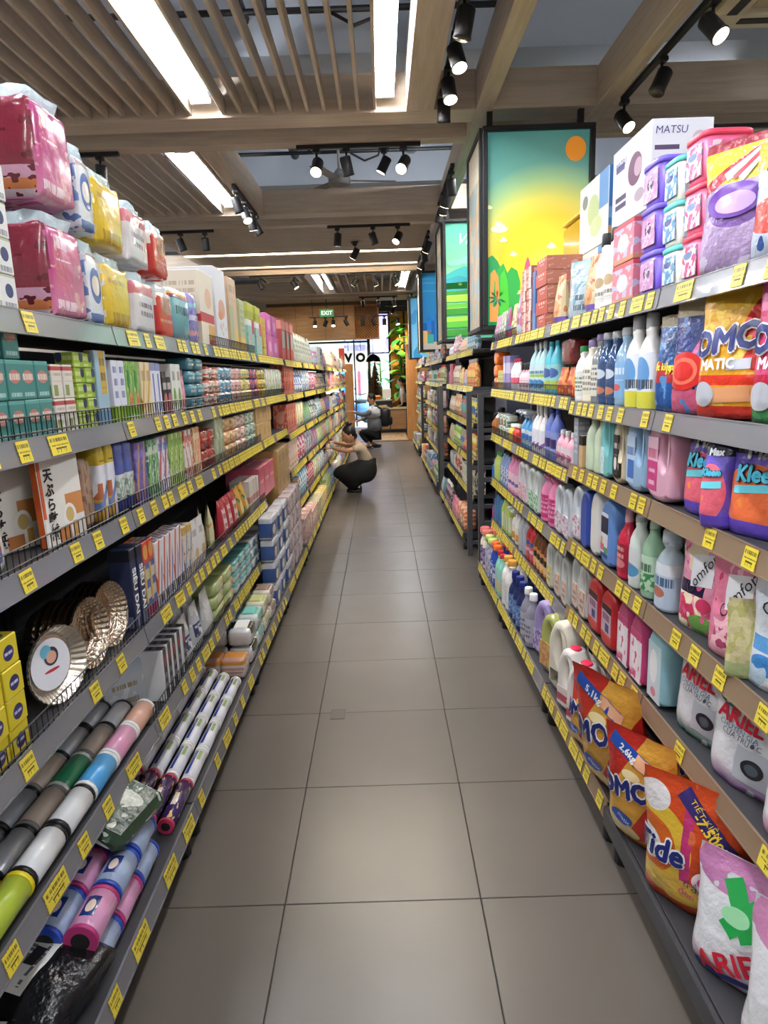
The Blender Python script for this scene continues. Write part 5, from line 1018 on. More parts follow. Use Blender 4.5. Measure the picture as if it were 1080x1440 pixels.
for j in range(6): spawn(prl, (-(.740+.056*j), 2.05, .152+.022*j), pi/2, 'purple and gold bag roll with rose ends, %s lane from the aisle' % ORD[j])
for i in range(4):
    for j in range(6):
        spawn(wbr, (-(.738+.054*j), 2.272+.208*i, .152+.022*j), pi/2, 'white and blue bag roll, %s lane from the aisle, %s along the shelf' % (ORD[j], ORD[i]), 'white and blue bag rolls')
ora = soft(.14, .12, .10, A('orange white pack', '#e8d8cc', ('b', .72, 1, '#e8922c'), ('n', 5, .58, '#d8a090')), 'tissue_pack', seed=41); run(-1, 5, 3.06, 3.22, ora, 'white pack with orange cap pattern', n=1, rows=2, stack=1)
ora2 = ora
wp = [('#dfe0e0', '#303338', 'white wipes pack with black lid line'), ('#dce6e2', '#7cc8be', 'mint lidded wipes pack'), ('#e4e4c8', '#c4c888', 'pale yellow wipes pack'), ('#e8dccc', '#a08a78', 'cream wipes pack with brown print')]
y = 3.24
for k, (c1, c2, ds) in enumerate(wp):
    p_ = soft(.20, .12, .085, A('wp'+'abcd'[k], c1, ('e', .5, .8, .35, .28, c2), ('t', .2, .2, .8, .5, 3, '#98a0a0')), 'wipes_pack', seed=43+k, extra=None); top = G().box(-.06, .06, -.035, .035, .079, .092, M('lid '+'abcd'[k], c2 if k else '#f0f0f0', .35), b=.008); p_ = Proto('wipes_pack', 'pack', .2, .12, .095, [p_.parts[0], ('lid', top)]); run(-1, 5, y, y+.21, p_, ds, stack=2, rows=2, n=1); y += .212
blp = soft(.24, .088, .145, A('blue diaper pack', '#d8dce6', ('b', .12, .75, '#3a62b0'), ('e', .35, .4, .2, .22, '#e8e0d8'), ('r', .6, .15, .9, .3, '#60a050')), 'diaper_pack', seed=51, p=.22, amp=.03); run(-1, 5, 4.12, 4.86, blp, 'blue diaper pack of the pile', stack=4, n=3)
ppp = soft(.22, .088, .145, A('rose clear pack', '#d8c4c8', ('n', 4, .5, '#c8a8b0'), ('e', .5, .5, .3, .3, '#e8d8d8')), 'diaper_pack', seed=53, p=.22, amp=.03); run(-1, 5, 4.90, 5.60, ppp, 'rose wrapped pack of the pile', stack=4, n=3)
# ---- far left run: mixed goods
FL = [
 (1, [('#c8442c', '#e88a70', 'slender red carton', 'c', .09, .25), ('#e4e6ea', '#5a78b8', 'white and blue pouch', 'p', .13, .22), ('#9cb8d8', '#e8eef4', 'pale blue wrapped pack', 's', .13, .23), ('#c8487c', '#f0c8d8', 'magenta diaper pack', 's', .14, .2), ('#e0c4a8', '#a8584c', 'peach patterned pouch', 'p', .13, .2), ('#e8dccc', '#5c4c48', 'cream pouch with dark print', 'p', .13, .2)]),
 (2, [('#d85038', '#f0a080', 'tall orange red carton', 'c', .1, .25), ('#f0e6a0', '#f8f4d0', 'pale yellow wrapped pack', 's', .2, .24), ('#6c98a8', '#88b848', 'teal and green pouch', 'p', .13, .22), ('#dcdfe0', '#38404c', 'white pouch with dark print', 'p', .13, .22), ('#4c9cb0', '#e8f0f0', 'turquoise pouch', 'p', .13, .22), ('#e8a878', '#f4dcc0', 'orange baby food pouch', 'p', .13, .2)]),
 (3, [('#e8b494', '#f4dcc8', 'peach carton', 'c', .14, .26), ('#e8486c', '#f8e8ec', 'pink and white wrapped pack', 's', .15, .24), ('#c8c8d0', '#9090a0', 'grey floral wrapped pack', 's', .2, .24), ('#3f8cac', '#d86878', 'blue diaper bag', 'p', .16, .24), ('#8cb058', '#d8e0b8', 'green pouch', 'p', .13, .22), ('#d89070', '#e8d0c0', 'terracotta pouch', 'p', .13, .22)]),
 (4, [('#c49c6c', '#a87c4c', 'kraft carton on its end', 'c', .17, .2), ('#58b8d8', '#f0f4f4', 'sky blue wrapped pack', 's', .11, .26), ('#c83848', '#f0c8c8', 'red wrapped pack', 's', .1, .22), ('#c0c890', '#e8e8d0', 'olive and cream pack', 's', .14, .22), ('#b0c4c8', '#e0e8e8', 'grey blue wrapped pack', 's', .18, .22), ('#9c90a0', '#d8c8d0', 'mauve sanitary pack', 's', .14, .12)]),
 (5, [('#f0b0a0', '#f8dcd0', 'salmon pink carton', 'c', .17, .22), ('#e8a090', '#f8e8d8', 'pink baby milk carton', 'c', .14, .16), ('#e4dcc0', '#c8b878', 'cream carton', 'c', .1, .15), ('#f0c850', '#f8e8a8', 'yellow and cream carton', 'c', .12, .14), ('#8caa50', '#d8e0b8', 'moss green carton', 'c', .08, .2), ('#4c84b0', '#c8d8e8', 'blue carton', 'c', .13, .2), ('#a890b8', '#e0d8e8', 'lilac carton', 'c', .12, .16)])]
CW = [('rose', '#e0909c'), ('white', '#ecebe8'), ('cream', '#ece2c8'), ('sky blue', '#a4cce4'), ('mint', '#b4dcc8'), ('peach', '#f0c4a4'), ('lilac', '#c8b8dc'), ('coral', '#e88068'), ('teal', '#58a8a8'), ('yellow', '#efdc80'), ('pale green', '#c0d49c'), ('crimson', '#c8384c'), ('navy', '#3c4c7c'), ('orange', '#eca050'), ('silver', '#ccd0d4'), ('magenta', '#d05890'), ('tan', '#d8b88c'), ('royal blue', '#3f74c0')]
CWD = dict(CW); combos = []
random.seed(99)
for a in range(len(CW)):
    for b_ in range(len(CW)):
        if a != b_: combos.append((CW[a][0], CW[b_][0]))
random.shuffle(combos)
def mixrun(s, lv, y0, y1, hmax, k0):
    """short runs of assorted goods, as on a real shelf"""
    y = y0; k = k0
    while y < y1-.2:
        a, b_ = combos.pop(); random.seed(k*13+lv); ty = random.choice(['carton', 'pouch', 'wrapped pack', 'pouch', 'wrapped pack', 'bottle'] if s < 0 else ['bottle', 'wrapped pack', 'pouch', 'carton', 'bottle', 'pouch']); w_ = random.choice([.09, .11, .13, .15]); h_ = hmax*random.uniform(.66, 1.0); L_ = random.uniform(.34, .56)
        L_ = min(L_, y1-y); mt_ = A('mix %s %s %s' % (a, b_, ty), CWD[a], ('n', random.choice([3, 5, 8]), .55, CWD[b_]), ('e', .5, random.uniform(.35, .65), .32, .2, CWD[b_]), ('t', .15, .1, .85, .35, 3, '#8a827c'))
        if ty == 'carton': p_ = carton(w_, .12, h_, mt_)
        elif ty == 'pouch': p_ = pouch(w_, h_, .07, mt_, k, name='refill_pouch', nu=8, nv=8)
        elif ty == 'bottle': p_ = bottle(h_, .045, .034, mt_, M('cap '+b_, CWD[b_], .35), None, seg=12, caph=random.choice([.1, .16]), capr=random.choice([.35, .55]))
        else: p_ = soft(w_, .12, h_, mt_, seed=k, nu=12, nv=8)
        run(s, lv, y, y+L_-.01, p_, '%s %s with %s print' % (a, ty, b_) if ty != 'bottle' else '%s bottle with %s cap' % (a, b_), seed=k); y += L_; k += 1
for lv, items in FL:
    y = 5.80; seg_ = .62; L_tot = 0
    for k, (c1, c2, ds, sh, w_, h_) in enumerate(items):
        h_ = min(h_, .255 if lv < 5 else h_)
        if lv == 3: h_ = min(h_, .27)
        mt_ = A('far%d%d' % (lv, k), c1, ('n', 5, .55, c2), ('e', .5, .55, .3, .2, c2), ('t', .1, .1, .9, .35, 3, '#7c7470'))
        p_ = carton(w_, .12, h_, mt_) if sh == 'c' else pouch(w_, h_, .07, mt_, k+lv*7, name='diaper_pouch', nu=8, nv=8) if sh == 'p' else soft(w_, .12, h_, mt_, seed=k, nu=12, nv=8)
        run(-1, lv, y, y+seg_-.02, p_, ds, n=min(16, int(seg_/(w_+.006))), seed=k); y += seg_
    mixrun(-1, lv, y+.01, 13.95, (.34, .25, .25, .26, .28, .24)[lv], lv*40)
mixrun(-1, 0, 8.15, 13.65, .27, 400)
# ================= RIGHT: hero bags
navyL, whiteL, redL, yelL = M('ink navy', '#1f2a6e', .35), M('ink white', '#f6f4f0', .35), M('ink red', '#c41f35', .35), M('ink yellow', '#f4d23c', .35)
goldP, blueP, creamP, greenP = M('patch gold', '#efb44a', .3), M('patch blue', '#2450a8', .3), M('patch cream', '#f2dfa8', .3), M('patch green', '#23a04a', .25)
kw0 = dict(bold=.0)
def kwb(b, **k): d = dict(bold=b, res=2); d.update(k); return d
def tilt(r): return dict(rot=r, res=2)
omoA = A('red powder bag', '#d8241f', ('g', 0, 0, 1, .5, '#d83a22', '#d8241f'), ('n', 4, .66, '#ec5a3a'), rough=.22, bump=.7)
omoG = A('red gold powder bag', '#d42a1e', ('d', -.1, 1.25, .34, '#edab35'), ('n', 5, .66, '#f6cf6a', 0, 0, .7, .9), ('b', 0, .08, '#e07a2c'), ('e', .3, .12, .3, .08, '#f2d890'), rough=.22, bump=.7)
def omo(w_, h, t, sd, price, tx=.0):
    return pouch(w_, h, t, omoG, sd, [('OMO', w_*.33, -.12+tx, .52, navyL, kwb(.004, rot=.15, outline=whiteL)), (price, w_*.12, -.10, .83, whiteL, kwb(.001, rot=-.35)), ('matic', w_*.09, -.1, .25, whiteL, kwb(0, rot=-.3))],
        patches=(('blue_patch', 'r', blueP, -.05, .82, .34, .055, -.35), ('cream_patch', 'r', M('patch peach', '#f0b890', .3), .16, .77, .16, .05, -.35), ('swirl', 'e', creamP, -.02, .66, .13, .045), ('blue_disc', 'e', blueP, -.14, .25, .17, .06)), back=omoA, name='detergent_bag')
big = omo(.30, .43, .16, 3, '5,1kg', -.1); med = omo(.24, .36, .13, 6, '2,6kg'); med2 = omo(.23, .35, .12, 9, '2,6kg')
def put(p, x, y, z, deg, lab, grp=None, **k): return spawn(p, (x, y, z), rad(deg), lab, grp, **k)
put(big, .79, 2.10, .182, -64, 'large red and gold detergent bag with 5,1kg flash, lowest right shelf', rx=.26)
put(omo(.22, .28, .12, 12, '2,6kg'), .765, 2.36, .172, -70, 'red detergent bag partly behind the 5,1kg bag, nearer the jugs', rx=.06)
put(med, .765, 1.83, .176, -56, 'red and gold detergent bag with 2,6kg flash, front one', rx=.16)
put(med2, .95, 1.94, .168, -50, 'dark red detergent bag squeezed behind the front 2,6kg bag')
tid = A('orange powder bag', '#ea4a17', ('e', .12, .5, .42, .30, '#f4c52e'), ('e', .10, .48, .30, .21, '#ee6a1c'), ('e', .06, .46, .20, .13, '#f6f2ec'), ('b', 0, .12, '#e84c16'), ('e', .36, .2, .34, .12, '#f2c040'), ('r', .44, .3, .53, .82, '#d8307a'), ('n', 5, .66, '#f4703a', .5, 0, 1, 1), ('e', .14, .82, .16, .1, '#eee8e8'), rough=.2, bump=.7)
tide = pouch(.28, .37, .15, tid, 15, [('Tide', .085, -.30, .47, navyL, kwb(.003, rot=.1, shear=.2, outline=whiteL)), ('TIẾT KIỆM', .022, .12, .80, yelL, kwb(.0006, rot=-.75)), ('-7.500Đ', .036, .19, .70, yelL, kwb(.001, rot=-.75)), ('trắng', .030, .10, .30, navyL, kwb(.0003, rot=-.12)), ('đón nắng', .026, .12, .235, M('ink magenta', '#c8306c', .4), kwb(.0003, rot=.1))],
    patches=(('blue_ribbon', 'r', M('patch violet navy', '#352a6c', .3), .17, .74, .36, .055, -.75), ('flower_patch', 'e', M('patch petal', '#f0dce0', .3), .17, .36, .11, .075), ('petal', 'e', M('patch pink petal', '#e04a8c', .3), .17, .36, .06, .04)), back=M('orange bag back', '#e2481a', .25, bump=.7), name='detergent_bag')
put(tide, .80, 1.57, .176, -46, 'bright orange detergent bag with violet price ribbon, lowest right shelf', rx=.14)
def ariel(w_, h, t, sd, accent, top, ink=redL, sz=.25, sub='CHUYÊN GIA', green=False, swirl=True):
    bg = A('white powder bag '+accent+top, '#e6e6ea', ('b', .80, 1, top), ('e', .5, .80, .45, .09, top), ('g', 0, 0, 1, .22, accent, '#e6e6ea'), ('n', 5, .66, '#d0d2d8'), rough=.22, bump=.6)
    tx = [('ARIEL', w_*sz, -.03, .66, ink, kwb(.0018, rot=-.06)), (sub, w_*.09, -.03, .56, M('ink teal blue', '#2c6c8c', .4), kwb(.0004, rot=-.10)), ('CỬA TRƯỚC', w_*.09, .02, .50, M('ink grey', '#4c4c5c', .4), kwb(.0004, rot=-.10))]
    pa = [('machine_patch', 'r', M('patch silver', '#b9bcc4', .3), .18, .28, .20, .16, -.08), ('machine_door', 'e', M('patch door', '#2c2c34', .3), .20, .28, .13, .085), ('door_ring', 'e', M('patch door glass', '#5c6470', .2), .20, .28, .08, .05)]
    if green:
        tx = [('ARIEL', w_*.30, .02, .22, ink, kwb(.002, rot=.45 if green == 1 else .35))]; pa = [('green_arc', 'r', greenP, .02, .66, .09, .22, .5), ('green_arc', 'r', greenP, .06, .62, .09, .2, -.7), ('green_leaf', 'e', M('patch light green', '#9ad8a4', .3), -.02, .60, .14, .07), ('blue_band', 'r', navyL, .02, .08, .40, .03, .2)]
    return pouch(w_, h, t, bg, sd, tx, patches=pa, back=M('white bag back', '#dcdde2', .3, bump=.6), name='detergent_bag')
arg = ariel(.23, .29, .13, 18, '#e8a8c8', '#c97ab0', green=1); put(arg, .80, 1.345, .168, -50, 'white detergent bag with green ribbon swirl, behind the orange bag', rx=-.04)
arg2 = ariel(.27, .34, .15, 21, '#e8b8d0', '#d888b8', green=2); put(arg2, .81, 1.10, .168, -54, 'white detergent bag with green swirl, nearest the camera at lower right', rx=-.02)
put(pouch(.2, .3, .12, A('violet back bag', '#a878b8', ('n', 4, .6, '#d0a8d8'), rough=.22, bump=.6), 23, name='detergent_bag'), 1.06, 1.50, .168, -50, 'violet detergent bag behind the orange and white ones')
# R5 row of liquid pouches
a1 = ariel(.215, .275, .10, 24, '#2f7a60', '#1f6f68'); a2 = ariel(.215, .275, .10, 27, '#9a5cb0', '#2a8a80'); a3 = ariel(.235, .275, .11, 30, '#e07ab0', '#1f8a84')
put(a1, .885, 1.745, .547, -74, 'white liquid pouch with dark green corners, fifth right shelf'); put(a2, .882, 1.515, .547, -68, 'white liquid pouch with purple foot, between green and pink ones'); put(a3, .89, 1.265, .547, -66, 'white liquid pouch with pink foot, nearest on the fifth right shelf')
# R4 softener pouches
def cmf(k, base, ops, sd, w_=.19, h=.25, word='Comfort', ink=None, rot=1.0):
    return pouch(w_, h, .085, art('print softener '+k, base, ops, rough=.22, bump=.6), sd, [(word, w_*.215, .02, .68, ink or M('ink black', '#26222a', .4), kwb(.0007, rot=rot, shear=.2))], patches=(('white_patch', 'r', M('patch white', '#e8e8ec', .3), .02, .70, .20, .17, .15), ('badge', 'e', M('patch badge '+k, ops[0][-1], .3), .16, .34, .13, .08)), name='softener_pouch')
c1 = cmf('pink green', '#e79ab4', [('e', .2, .2, .3, .2, '#c83a60'), ('n', 4, .55, '#e8d8b8'), ('r', .1, .42, .62, .56, '#2c2440'), ('e', .6, .1, .25, .12, '#6a9c48'), ('n', 7, .66, '#d85a8a')], 33); c2 = cmf('blossom', '#dc7c98', [('e', .5, .2, .3, .2, '#b84c70'), ('n', 6, .58, '#f0b8c4'), ('n', 9, .66, '#b83a60'), ('b', 0, .1, '#e8a0b0')], 36)
c3 = cmf('white blue', '#d6dce4', [('e', .3, .24, .2, .1, '#3f86c8'), ('r', .1, .36, .6, .5, '#5a98d0'), ('b', 0, .1, '#e8ecf0'), ('n', 4, .64, '#bcd0e0')], 39, w_=.21, rot=-.35); c4 = cmf('royal blue', '#2860a0', [('e', .5, .3, .3, .2, '#e05aa0'), ('n', 4, .6, '#5aa0d8'), ('b', .8, 1, '#e0e8f0')], 42, w_=.2)
put(c1, .875, 1.765, .857, -72, 'pink and cream softener pouch with navy label'); put(c2, .872, 1.575, .857, -68, 'rose blossom softener pouch between the cream and white ones'); put(c3, .88, 1.375, .857, -66, 'white softener pouch with blue label'); put(c4, .885, 1.17, .857, -66, 'royal blue softener pouch with pink flower, nearest on its shelf')
put(pouch(.10, .19, .04, A('yellow floral pouch', '#dccf94', ('n', 5, .55, '#c8c070'), ('b', 0, .2, '#b4c080'), rough=.25, bump=.5), 44, name='softener_pouch'), .835, 1.475, .857, -20, 'yellow floral pouch leaning between the softener pouches', rx=-.02, ry=.0)
# R3 purple bags
def kle(sd, w_=.2, h=.255, inks='#38b8d0', pic='#e86a7c'):
    bg = art('print purple bag '+pic, '#6a58c0', [('e', .42, .36, .46, .30, pic), ('n', 4, .66, '#f09040', .1, .1, .8, .5), ('b', .74, .92, '#242238'), ('b', 0, .14, '#6a50c8')], rough=.2, bump=.6)
    lt = M('ink aqua', '#48b8d4', .35); return pouch(w_, h, .10, bg, sd, [('Max', w_*.25, -.02, .775, M('ink silver', '#d0d4dc', .25, metal=.3), kwb(.0018, rot=.05)), ('Kleen', w_*.25, -.03, .575, lt, kwb(.0022, rot=.05, outline=M('ink dark', '#1c1c30', .4)))], patches=(('swoosh', 'r', M('patch aqua', '#6cd0e0', .3), -.02, .45, .32, .035, .12),), name='detergent_bag')
k1, k2, k3, k4 = kle(45), kle(48, .09, .24), kle(51, .205, pic='#f07848'), kle(54, pic='#e8506c')
put(k1, .88, 1.775, 1.183, -74, 'purple washing bag with pink print, farthest of its four'); put(k2, .83, 1.640, 1.183, -62, 'narrow purple sachet standing between the purple bags'); put(k3, .885, 1.52, 1.183, -66, 'purple washing bag with orange fruit print'); put(k4, .89, 1.30, 1.183, -66, 'purple washing bag with coral print, nearest of its four')
# R2 bags
m1 = pouch(.17, .275, .08, A('royal blue sachet', '#2058a8', ('b', .30, .52, '#c8282c'), ('e', .6, .62, .3, .2, '#1c4888'), ('n', 5, .62, '#4c94d0'), ('b', .88, 1, '#d8c8a0'), rough=.2, bump=.6), 57, [('tiết kiệm', .028, -.1, .46, yelL, kwb(.001)), ('39%', .030, .15, .42, yelL, kwb(.001))], name='detergent_bag')
m2 = pouch(.18, .30, .08, A('navy pink sachet', '#2c3c84', ('d', -.3, 1.2, .2, '#e070a0'), ('b', 0, .22, '#d85880'), ('n', 5, .64, '#5c84c8'), ('b', .86, 1, '#d8c8a0'), rough=.2, bump=.6), 60, patches=(('red_disc', 'e', M('patch red', '#cc2a28', .3), -.10, .38, .42, .17), ('disc_ring', 'e', M('patch coral', '#e87058', .3), -.10, .38, .30, .12), ('red_disc', 'e', M('patch red', '#cc2a28', .3), -.10, .38, .22, .085)), name='detergent_bag')
om = [('print gold machine bag', '#e2a62a', '#c8302c'), ('print pink machine bag', '#d8487c', '#2f9a4c')]
def omM(sd, k, w_=.23, h=.305):
    bg = art(om[k][0], om[k][1], [('b', .78, 1, '#e8b43c' if k == 0 else '#e070a0'), ('e', .85, .66, .25, .3, '#d83028' if k == 0 else '#e86090'), ('n', 5, .62, '#f4cc58' if k == 0 else '#e888a8'), ('b', 0, .10, '#c8382c' if k == 0 else '#3a8c4c'), ('b', .26, .34, '#d83a28' if k == 0 else '#c02848')], rough=.18, bump=.7)
    return pouch(w_, h, .11, bg, sd, [('OMO', w_*.36, -.06, .60, navyL, kwb(.004, rot=.12, outline=whiteL)), ('MATIC', w_*.15, -.12, .42, whiteL, kwb(.0015, rot=.04))], patches=(('grey_label', 'r', M('patch pale grey', '#c8ccd4', .3), .14, .42, .14, .04, .04), ('tan_band', 'r', M('patch tan', '#e0a070', .3), .06, .19, .42, .06, .05), ('silver_disc', 'e', M('patch silver', '#b9bcc4', .3), -.27, .19, .16, .10)), name='detergent_bag')
o1, o2 = omM(63, 0), omM(66, 1)
put(m1, .86, 2.00, 1.449, -78, 'royal blue washing bag with red band, second right shelf'); put(m2, .855, 1.85, 1.449, -72, 'navy and pink washing bag with red round seal'); put(o1, .865, 1.655, 1.449, -66, 'golden yellow machine detergent bag with navy letters'); put(o2, .875, 1.42, 1.449, -68, 'pink machine detergent bag at the right edge')
# R1 near
lb1 = pouch(.21, .30, .10, A('violet pods bag', '#b79ac8', ('b', .66, 1, '#ecd42a'), ('d', .62, .35, .05, '#c83040'), ('e', .5, .48, .34, .16, '#7c4ca8'), ('n', 6, .60, '#dccce8', 0, 0, 1, .4), ('b', .93, 1, '#b02c40'), rough=.18, bump=.8), 69, (), patches=(('white_swirl', 'r', M('patch white', '#e8e8ec', .3), .06, .80, .26, .035, .55), ('white_swirl', 'r', M('patch white', '#e8e8ec', .3), .14, .78, .2, .03, .9), ('red_swirl', 'r', redL, .10, .79, .22, .018, .7), ('violet_label', 'e', M('patch violet', '#6c3ca0', .25), -.02, .52, .34, .13), ('lilac_label', 'e', M('patch lilac', '#c8a8dc', .25), .0, .50, .24, .08)), name='softener_bag', side_m=None)
put(lb1, .865, 1.685, 1.793, -58, 'violet softener bag with slanted yellow heading, top right shelf')
lb2 = pouch(.2, .24, .10, A('blue white laundry bag', '#c8d4e8', ('b', .75, 1, '#e8c83c'), ('n', 4, .55, '#3a62b0'), ('e', .3, .35, .3, .15, '#e04838'), ('e', .6, .25, .2, .1, '#48a060'), rough=.18, bump=.8), 72, name='laundry_bag'); put(lb2, .87, 1.47, 1.793, -60, 'blue and white laundry bag with yellow heading at the right edge')
ptub = tub(.12, .13, .118, M('tub rose', '#e86a92', .35), M('lid coral', '#e0405c', .35), A('tub label pink', '#e8dce4', ('n', 4, .52, '#d84a88'), ('e', .4, .7, .3, .12, '#6c84b8'), rough=.2, bump=.5)); atub = tub(.115, .11, .112, M('tub cream', '#e6e4d8', .35), M('lid aqua', '#5cc8c0', .35), A('tub label aqua', '#c8e0ec', ('n', 4, .5, '#5ca0d0'), ('e', .4, .7, .3, .12, '#48589c'), rough=.2, bump=.5))
vtub = tub(.155, .12, .125, M('tub violet', '#6a50c0', .35), M('lid violet', '#7058c8', .35), A('tub label violet', '#d890c8', ('e', .5, .6, .24, .22, '#3c3460'), ('n', 6, .6, '#e8c0e0'), rough=.2, bump=.4))
run(1, 0, 1.80, 1.93, ptub, 'rose tub with coral lid', stack=3, n=1); run(1, 0, 1.935, 2.06, atub, 'cream tub with aqua lid', stack=3, n=1); run(1, 0, 2.065, 2.235, vtub, 'violet tub with lid and pink label', stack=3, n=1)
bigtub = tub(.16, .17, .2, M('tub rose', '#e86a92', .35), M('lid coral', '#e0405c', .35), A('tub label pale', '#dcdce6', ('r', 0, 0, .4, 1, '#d84a88'), rough=.3))
for k, y in enumerate((1.50, 1.72)): put(bigtub, 1.09, y, 1.793+.0, -90, 'large rose tub with coral lid, %s of the rear bottom pair' % ('nearer', 'farther')[k]); put(bigtub, 1.09, y, 1.793+.204, -90, 'large rose tub with coral lid, %s of the rear top pair' % ('nearer', 'farther')[k])
pbx = carton(.20, .12, .125, A('pink orange powder box', '#e87a8c', ('n', 4, .52, '#c8c0d8'), ('e', .5, .5, .26, .22, '#e8e0ec'), ('b', 0, .12, '#e09060'), ('b', .88, 1, '#d84858')), name='powder_box'); run(1, 0, 2.245, 2.455, pbx, 'pink and orange powder box', stack=2, n=1)
jw = bottle(.275, .05, .035, whitep, capk, A('lotion label', '#e8e4dc', ('e', .6, .6, .2, .16, '#c8a878'), ('t', .2, .1, .8, .4, 5, '#8c8478')), caph=.17, capr=.48, name='softener_bottle'); run(1, 0, 2.465, 2.68, jw, 'white softener bottle with black cap', n=2)
bear = pouch(.12, .22, .07, A('bear softener pouch', '#e8cc98', ('e', .5, .3, .35, .2, '#e0a060'), ('n', 5, .55, '#e07850'), ('b', 0, .15, '#7c5cc0'), rough=.2, bump=.5), 75, name='softener_pouch'); run(1, 0, 2.69, 2.82, bear, 'cream and orange pouch with bear print', n=1)
clp = pouch(.2, .25, .09, A('clear blue pouch', '#b8ccd4', ('n', 4, .55, '#90b0c0'), ('t', .3, .1, .8, .5, 6, '#5c6c78'), ('b', .9, 1, '#a8d4e4'), rough=.12, bump=.8), 77, name='refill_pouch'); run(1, 0, 2.93, 3.13, clp, 'clear bluish refill pouch with pointed top', n=1, turn=.5)
rbx = carton(.21, .19, .066, A('red foam box', '#c8503c', ('b', .7, .95, '#d8604c'), ('t', .3, .3, .7, .6, 2, '#f0b0a0'), ('e', .3, .82, .05, .1, '#f4e8e0'), ('e', .5, .82, .05, .1, '#f4e8e0'), ('e', .7, .82, .05, .1, '#f4e8e0')), A('red foam side', '#cc7860', ('n', 5, .6, '#e0a890')), name='flat_red_box'); run(1, 0, 3.15, 3.36, bear, 'cream and orange pouch with bear print', n=1, lab=1, where='top right shelf, before the red boxes'); run(1, 0, 3.40, 3.63, rbx, 'flat red box', stack=5, n=1)
slb = carton(.07, .15, .30, A('blue slim board', '#3f74b8', ('b', 0, .3, '#5a8cc8')), name='slim_carton'); run(1, 0, 3.65, 3.73, slb, 'tall slim blue carton', n=1)
rst = carton(.12, .16, .056, A('rose white small box', '#c8685c', ('r', .5, 0, 1, 1, '#d8d0c4'), ('t', .1, .2, .9, .8, 2, '#e8b8a8')), name='insect_box'); run(1, 0, 3.75, 4.0, rst, 'small rose and white box', stack=6, n=2)
mix = [('#d06a9c', '#a8c8d8', 'pink and blue pouch', .26), ('#e8d8a0', '#c8a060', 'cream yellow pouch', .2), ('#5c6c98', '#c83858', 'navy and pink pouch', .2), ('#c8c8b8', '#88906c', 'grey green pouch', .19), ('#d8a8b8', '#9c5c98', 'mauve pouch', .18)]
y = 4.03
for k, (c_1, c_2, ds, h_) in enumerate(mix):
    p_ = pouch(.11, h_, .06, A('r1m%s' % 'abcde'[k], c_1, ('n', 4, .52, c_2), ('t', .2, .2, .8, .6, 4, '#68605c')), 80+k, name='refill_pouch', nu=10, nv=10); run(1, 0, y, y+.185, p_, ds, n=1 if k < 3 else 2); y += .19
# appliance cartons standing at the rear of the top shelf
def appliance(w_, d, h, name, lab, x, y, z, kind):
    if kind == 'm':
        f = A('blender box side', '#dcdae2', ('e', .62, .62, .18, .18, '#6c2c58'), ('e', .7, .62, .1, .1, '#b890a8'), ('r', .1, .28, .4, .34, '#3c2c5c'), ('r', .1, .37, .4, .43, '#3c2c5c'), ('b', 0, .09, '#5c2c50'), ('e', .75, .3, .12, .07, '#a890a0'), ('r', .1, .72, .34, .80, '#3c3c78'))
        e_ = A('blender box front', '#e0e0e8', ('r', .06, .68, .46, .73, '#4c2c60'), ('t', .06, .52, .5, .66, 6, '#8c8c9c'), ('r', .06, .34, .46, .5, '#a890a8'), ('r', .06, .38, .46, .40, '#e0e0e8'), ('r', .2, .34, .22, .5, '#e0e0e8'), ('e', .78, .78, .12, .09, '#c8b8c4'), ('e', .78, .78, .04, .03, '#9c3c60'), ('e', .78, .55, .14, .11, '#c8c0cc'), ('t', .06, .1, .5, .3, 8, '#a0a0ac'), ('t', .5, .9, .95, .95, 1, '#606070'))
        g = G().box(-w_/2, w_/2, -d/2, d/2, 0, h, f, .003, e_, MWHITE); t_ = G(); text_flat(t_, 'MATSU', .036, M('ink indigo', '#3c3c78', .4), lambda a, b_: (w_/2+.0008, a, b_), at=(-d*.18, h*.88), shear=.1); t_.f = [q for q in t_.f]; text_flat(t_, 'MATSU', .036, M('ink indigo', '#3c3c78', .4), lambda a, b_: (a, -d/2-.0008, b_), at=(-w_*.26, h*.80))
        p_ = Proto('appliance_carton', 'box', w_, d, h, [('carton', g), ('lettering', t_)])
    else:
        f = A('kettle box side', '#dcdccc', ('e', .5, .55, .2, .22, '#b4c47c'), ('r', .7, .5, 1, 1, '#4c8cc8'), ('e', .2, .75, .1, .1, '#707468'), ('t', .6, .3, .95, .4, 2, '#70746c'), ('e', .6, .3, .2, .14, '#c8d090')); e_ = A('kettle box front', '#2f6cae', ('b', .3, .45, '#5c94c8'), ('b', 0, .2, '#b88850'))
        p_ = carton(w_, d, h, f, e_, name='appliance_carton')
    spawn(p_, (x, y, z), -pi/2, lab)
appliance(.40, .22, .32, 'b', 'white blender carton with purple print, upper one of the rear pile', 1.095, 2.80, 2.116, 'm'); appliance(.40, .22, .32, 'b', 'white blender carton with purple print, lower one of the rear pile', 1.095, 2.80, 1.793, 'm')
appliance(.42, .2, .30, 'k', 'cream and blue kettle carton, upper one behind the clear pouch', 1.085, 3.26, 2.116, 'k'); appliance(.42, .2, .32, 'k', 'cream and blue kettle carton, lower one behind the clear pouch', 1.085, 3.26, 1.793, 'k')
ybx = M('amber clear tub', '#e0b830', .15, trans=.3, coat=.5); put(Proto('storage_box', 'box', .38, .2, .42, [('box', G().box(-.19, .19, -.1, .1, 0, .56, ybx, .02)), ('lid', G().box(-.193, .193, -.103, .103, .56, .575, M('amber lid', '#d8c050', .3), .004))]), 1.14, 3.80, 1.793, -90, 'tall amber clear storage box before the sunset poster')
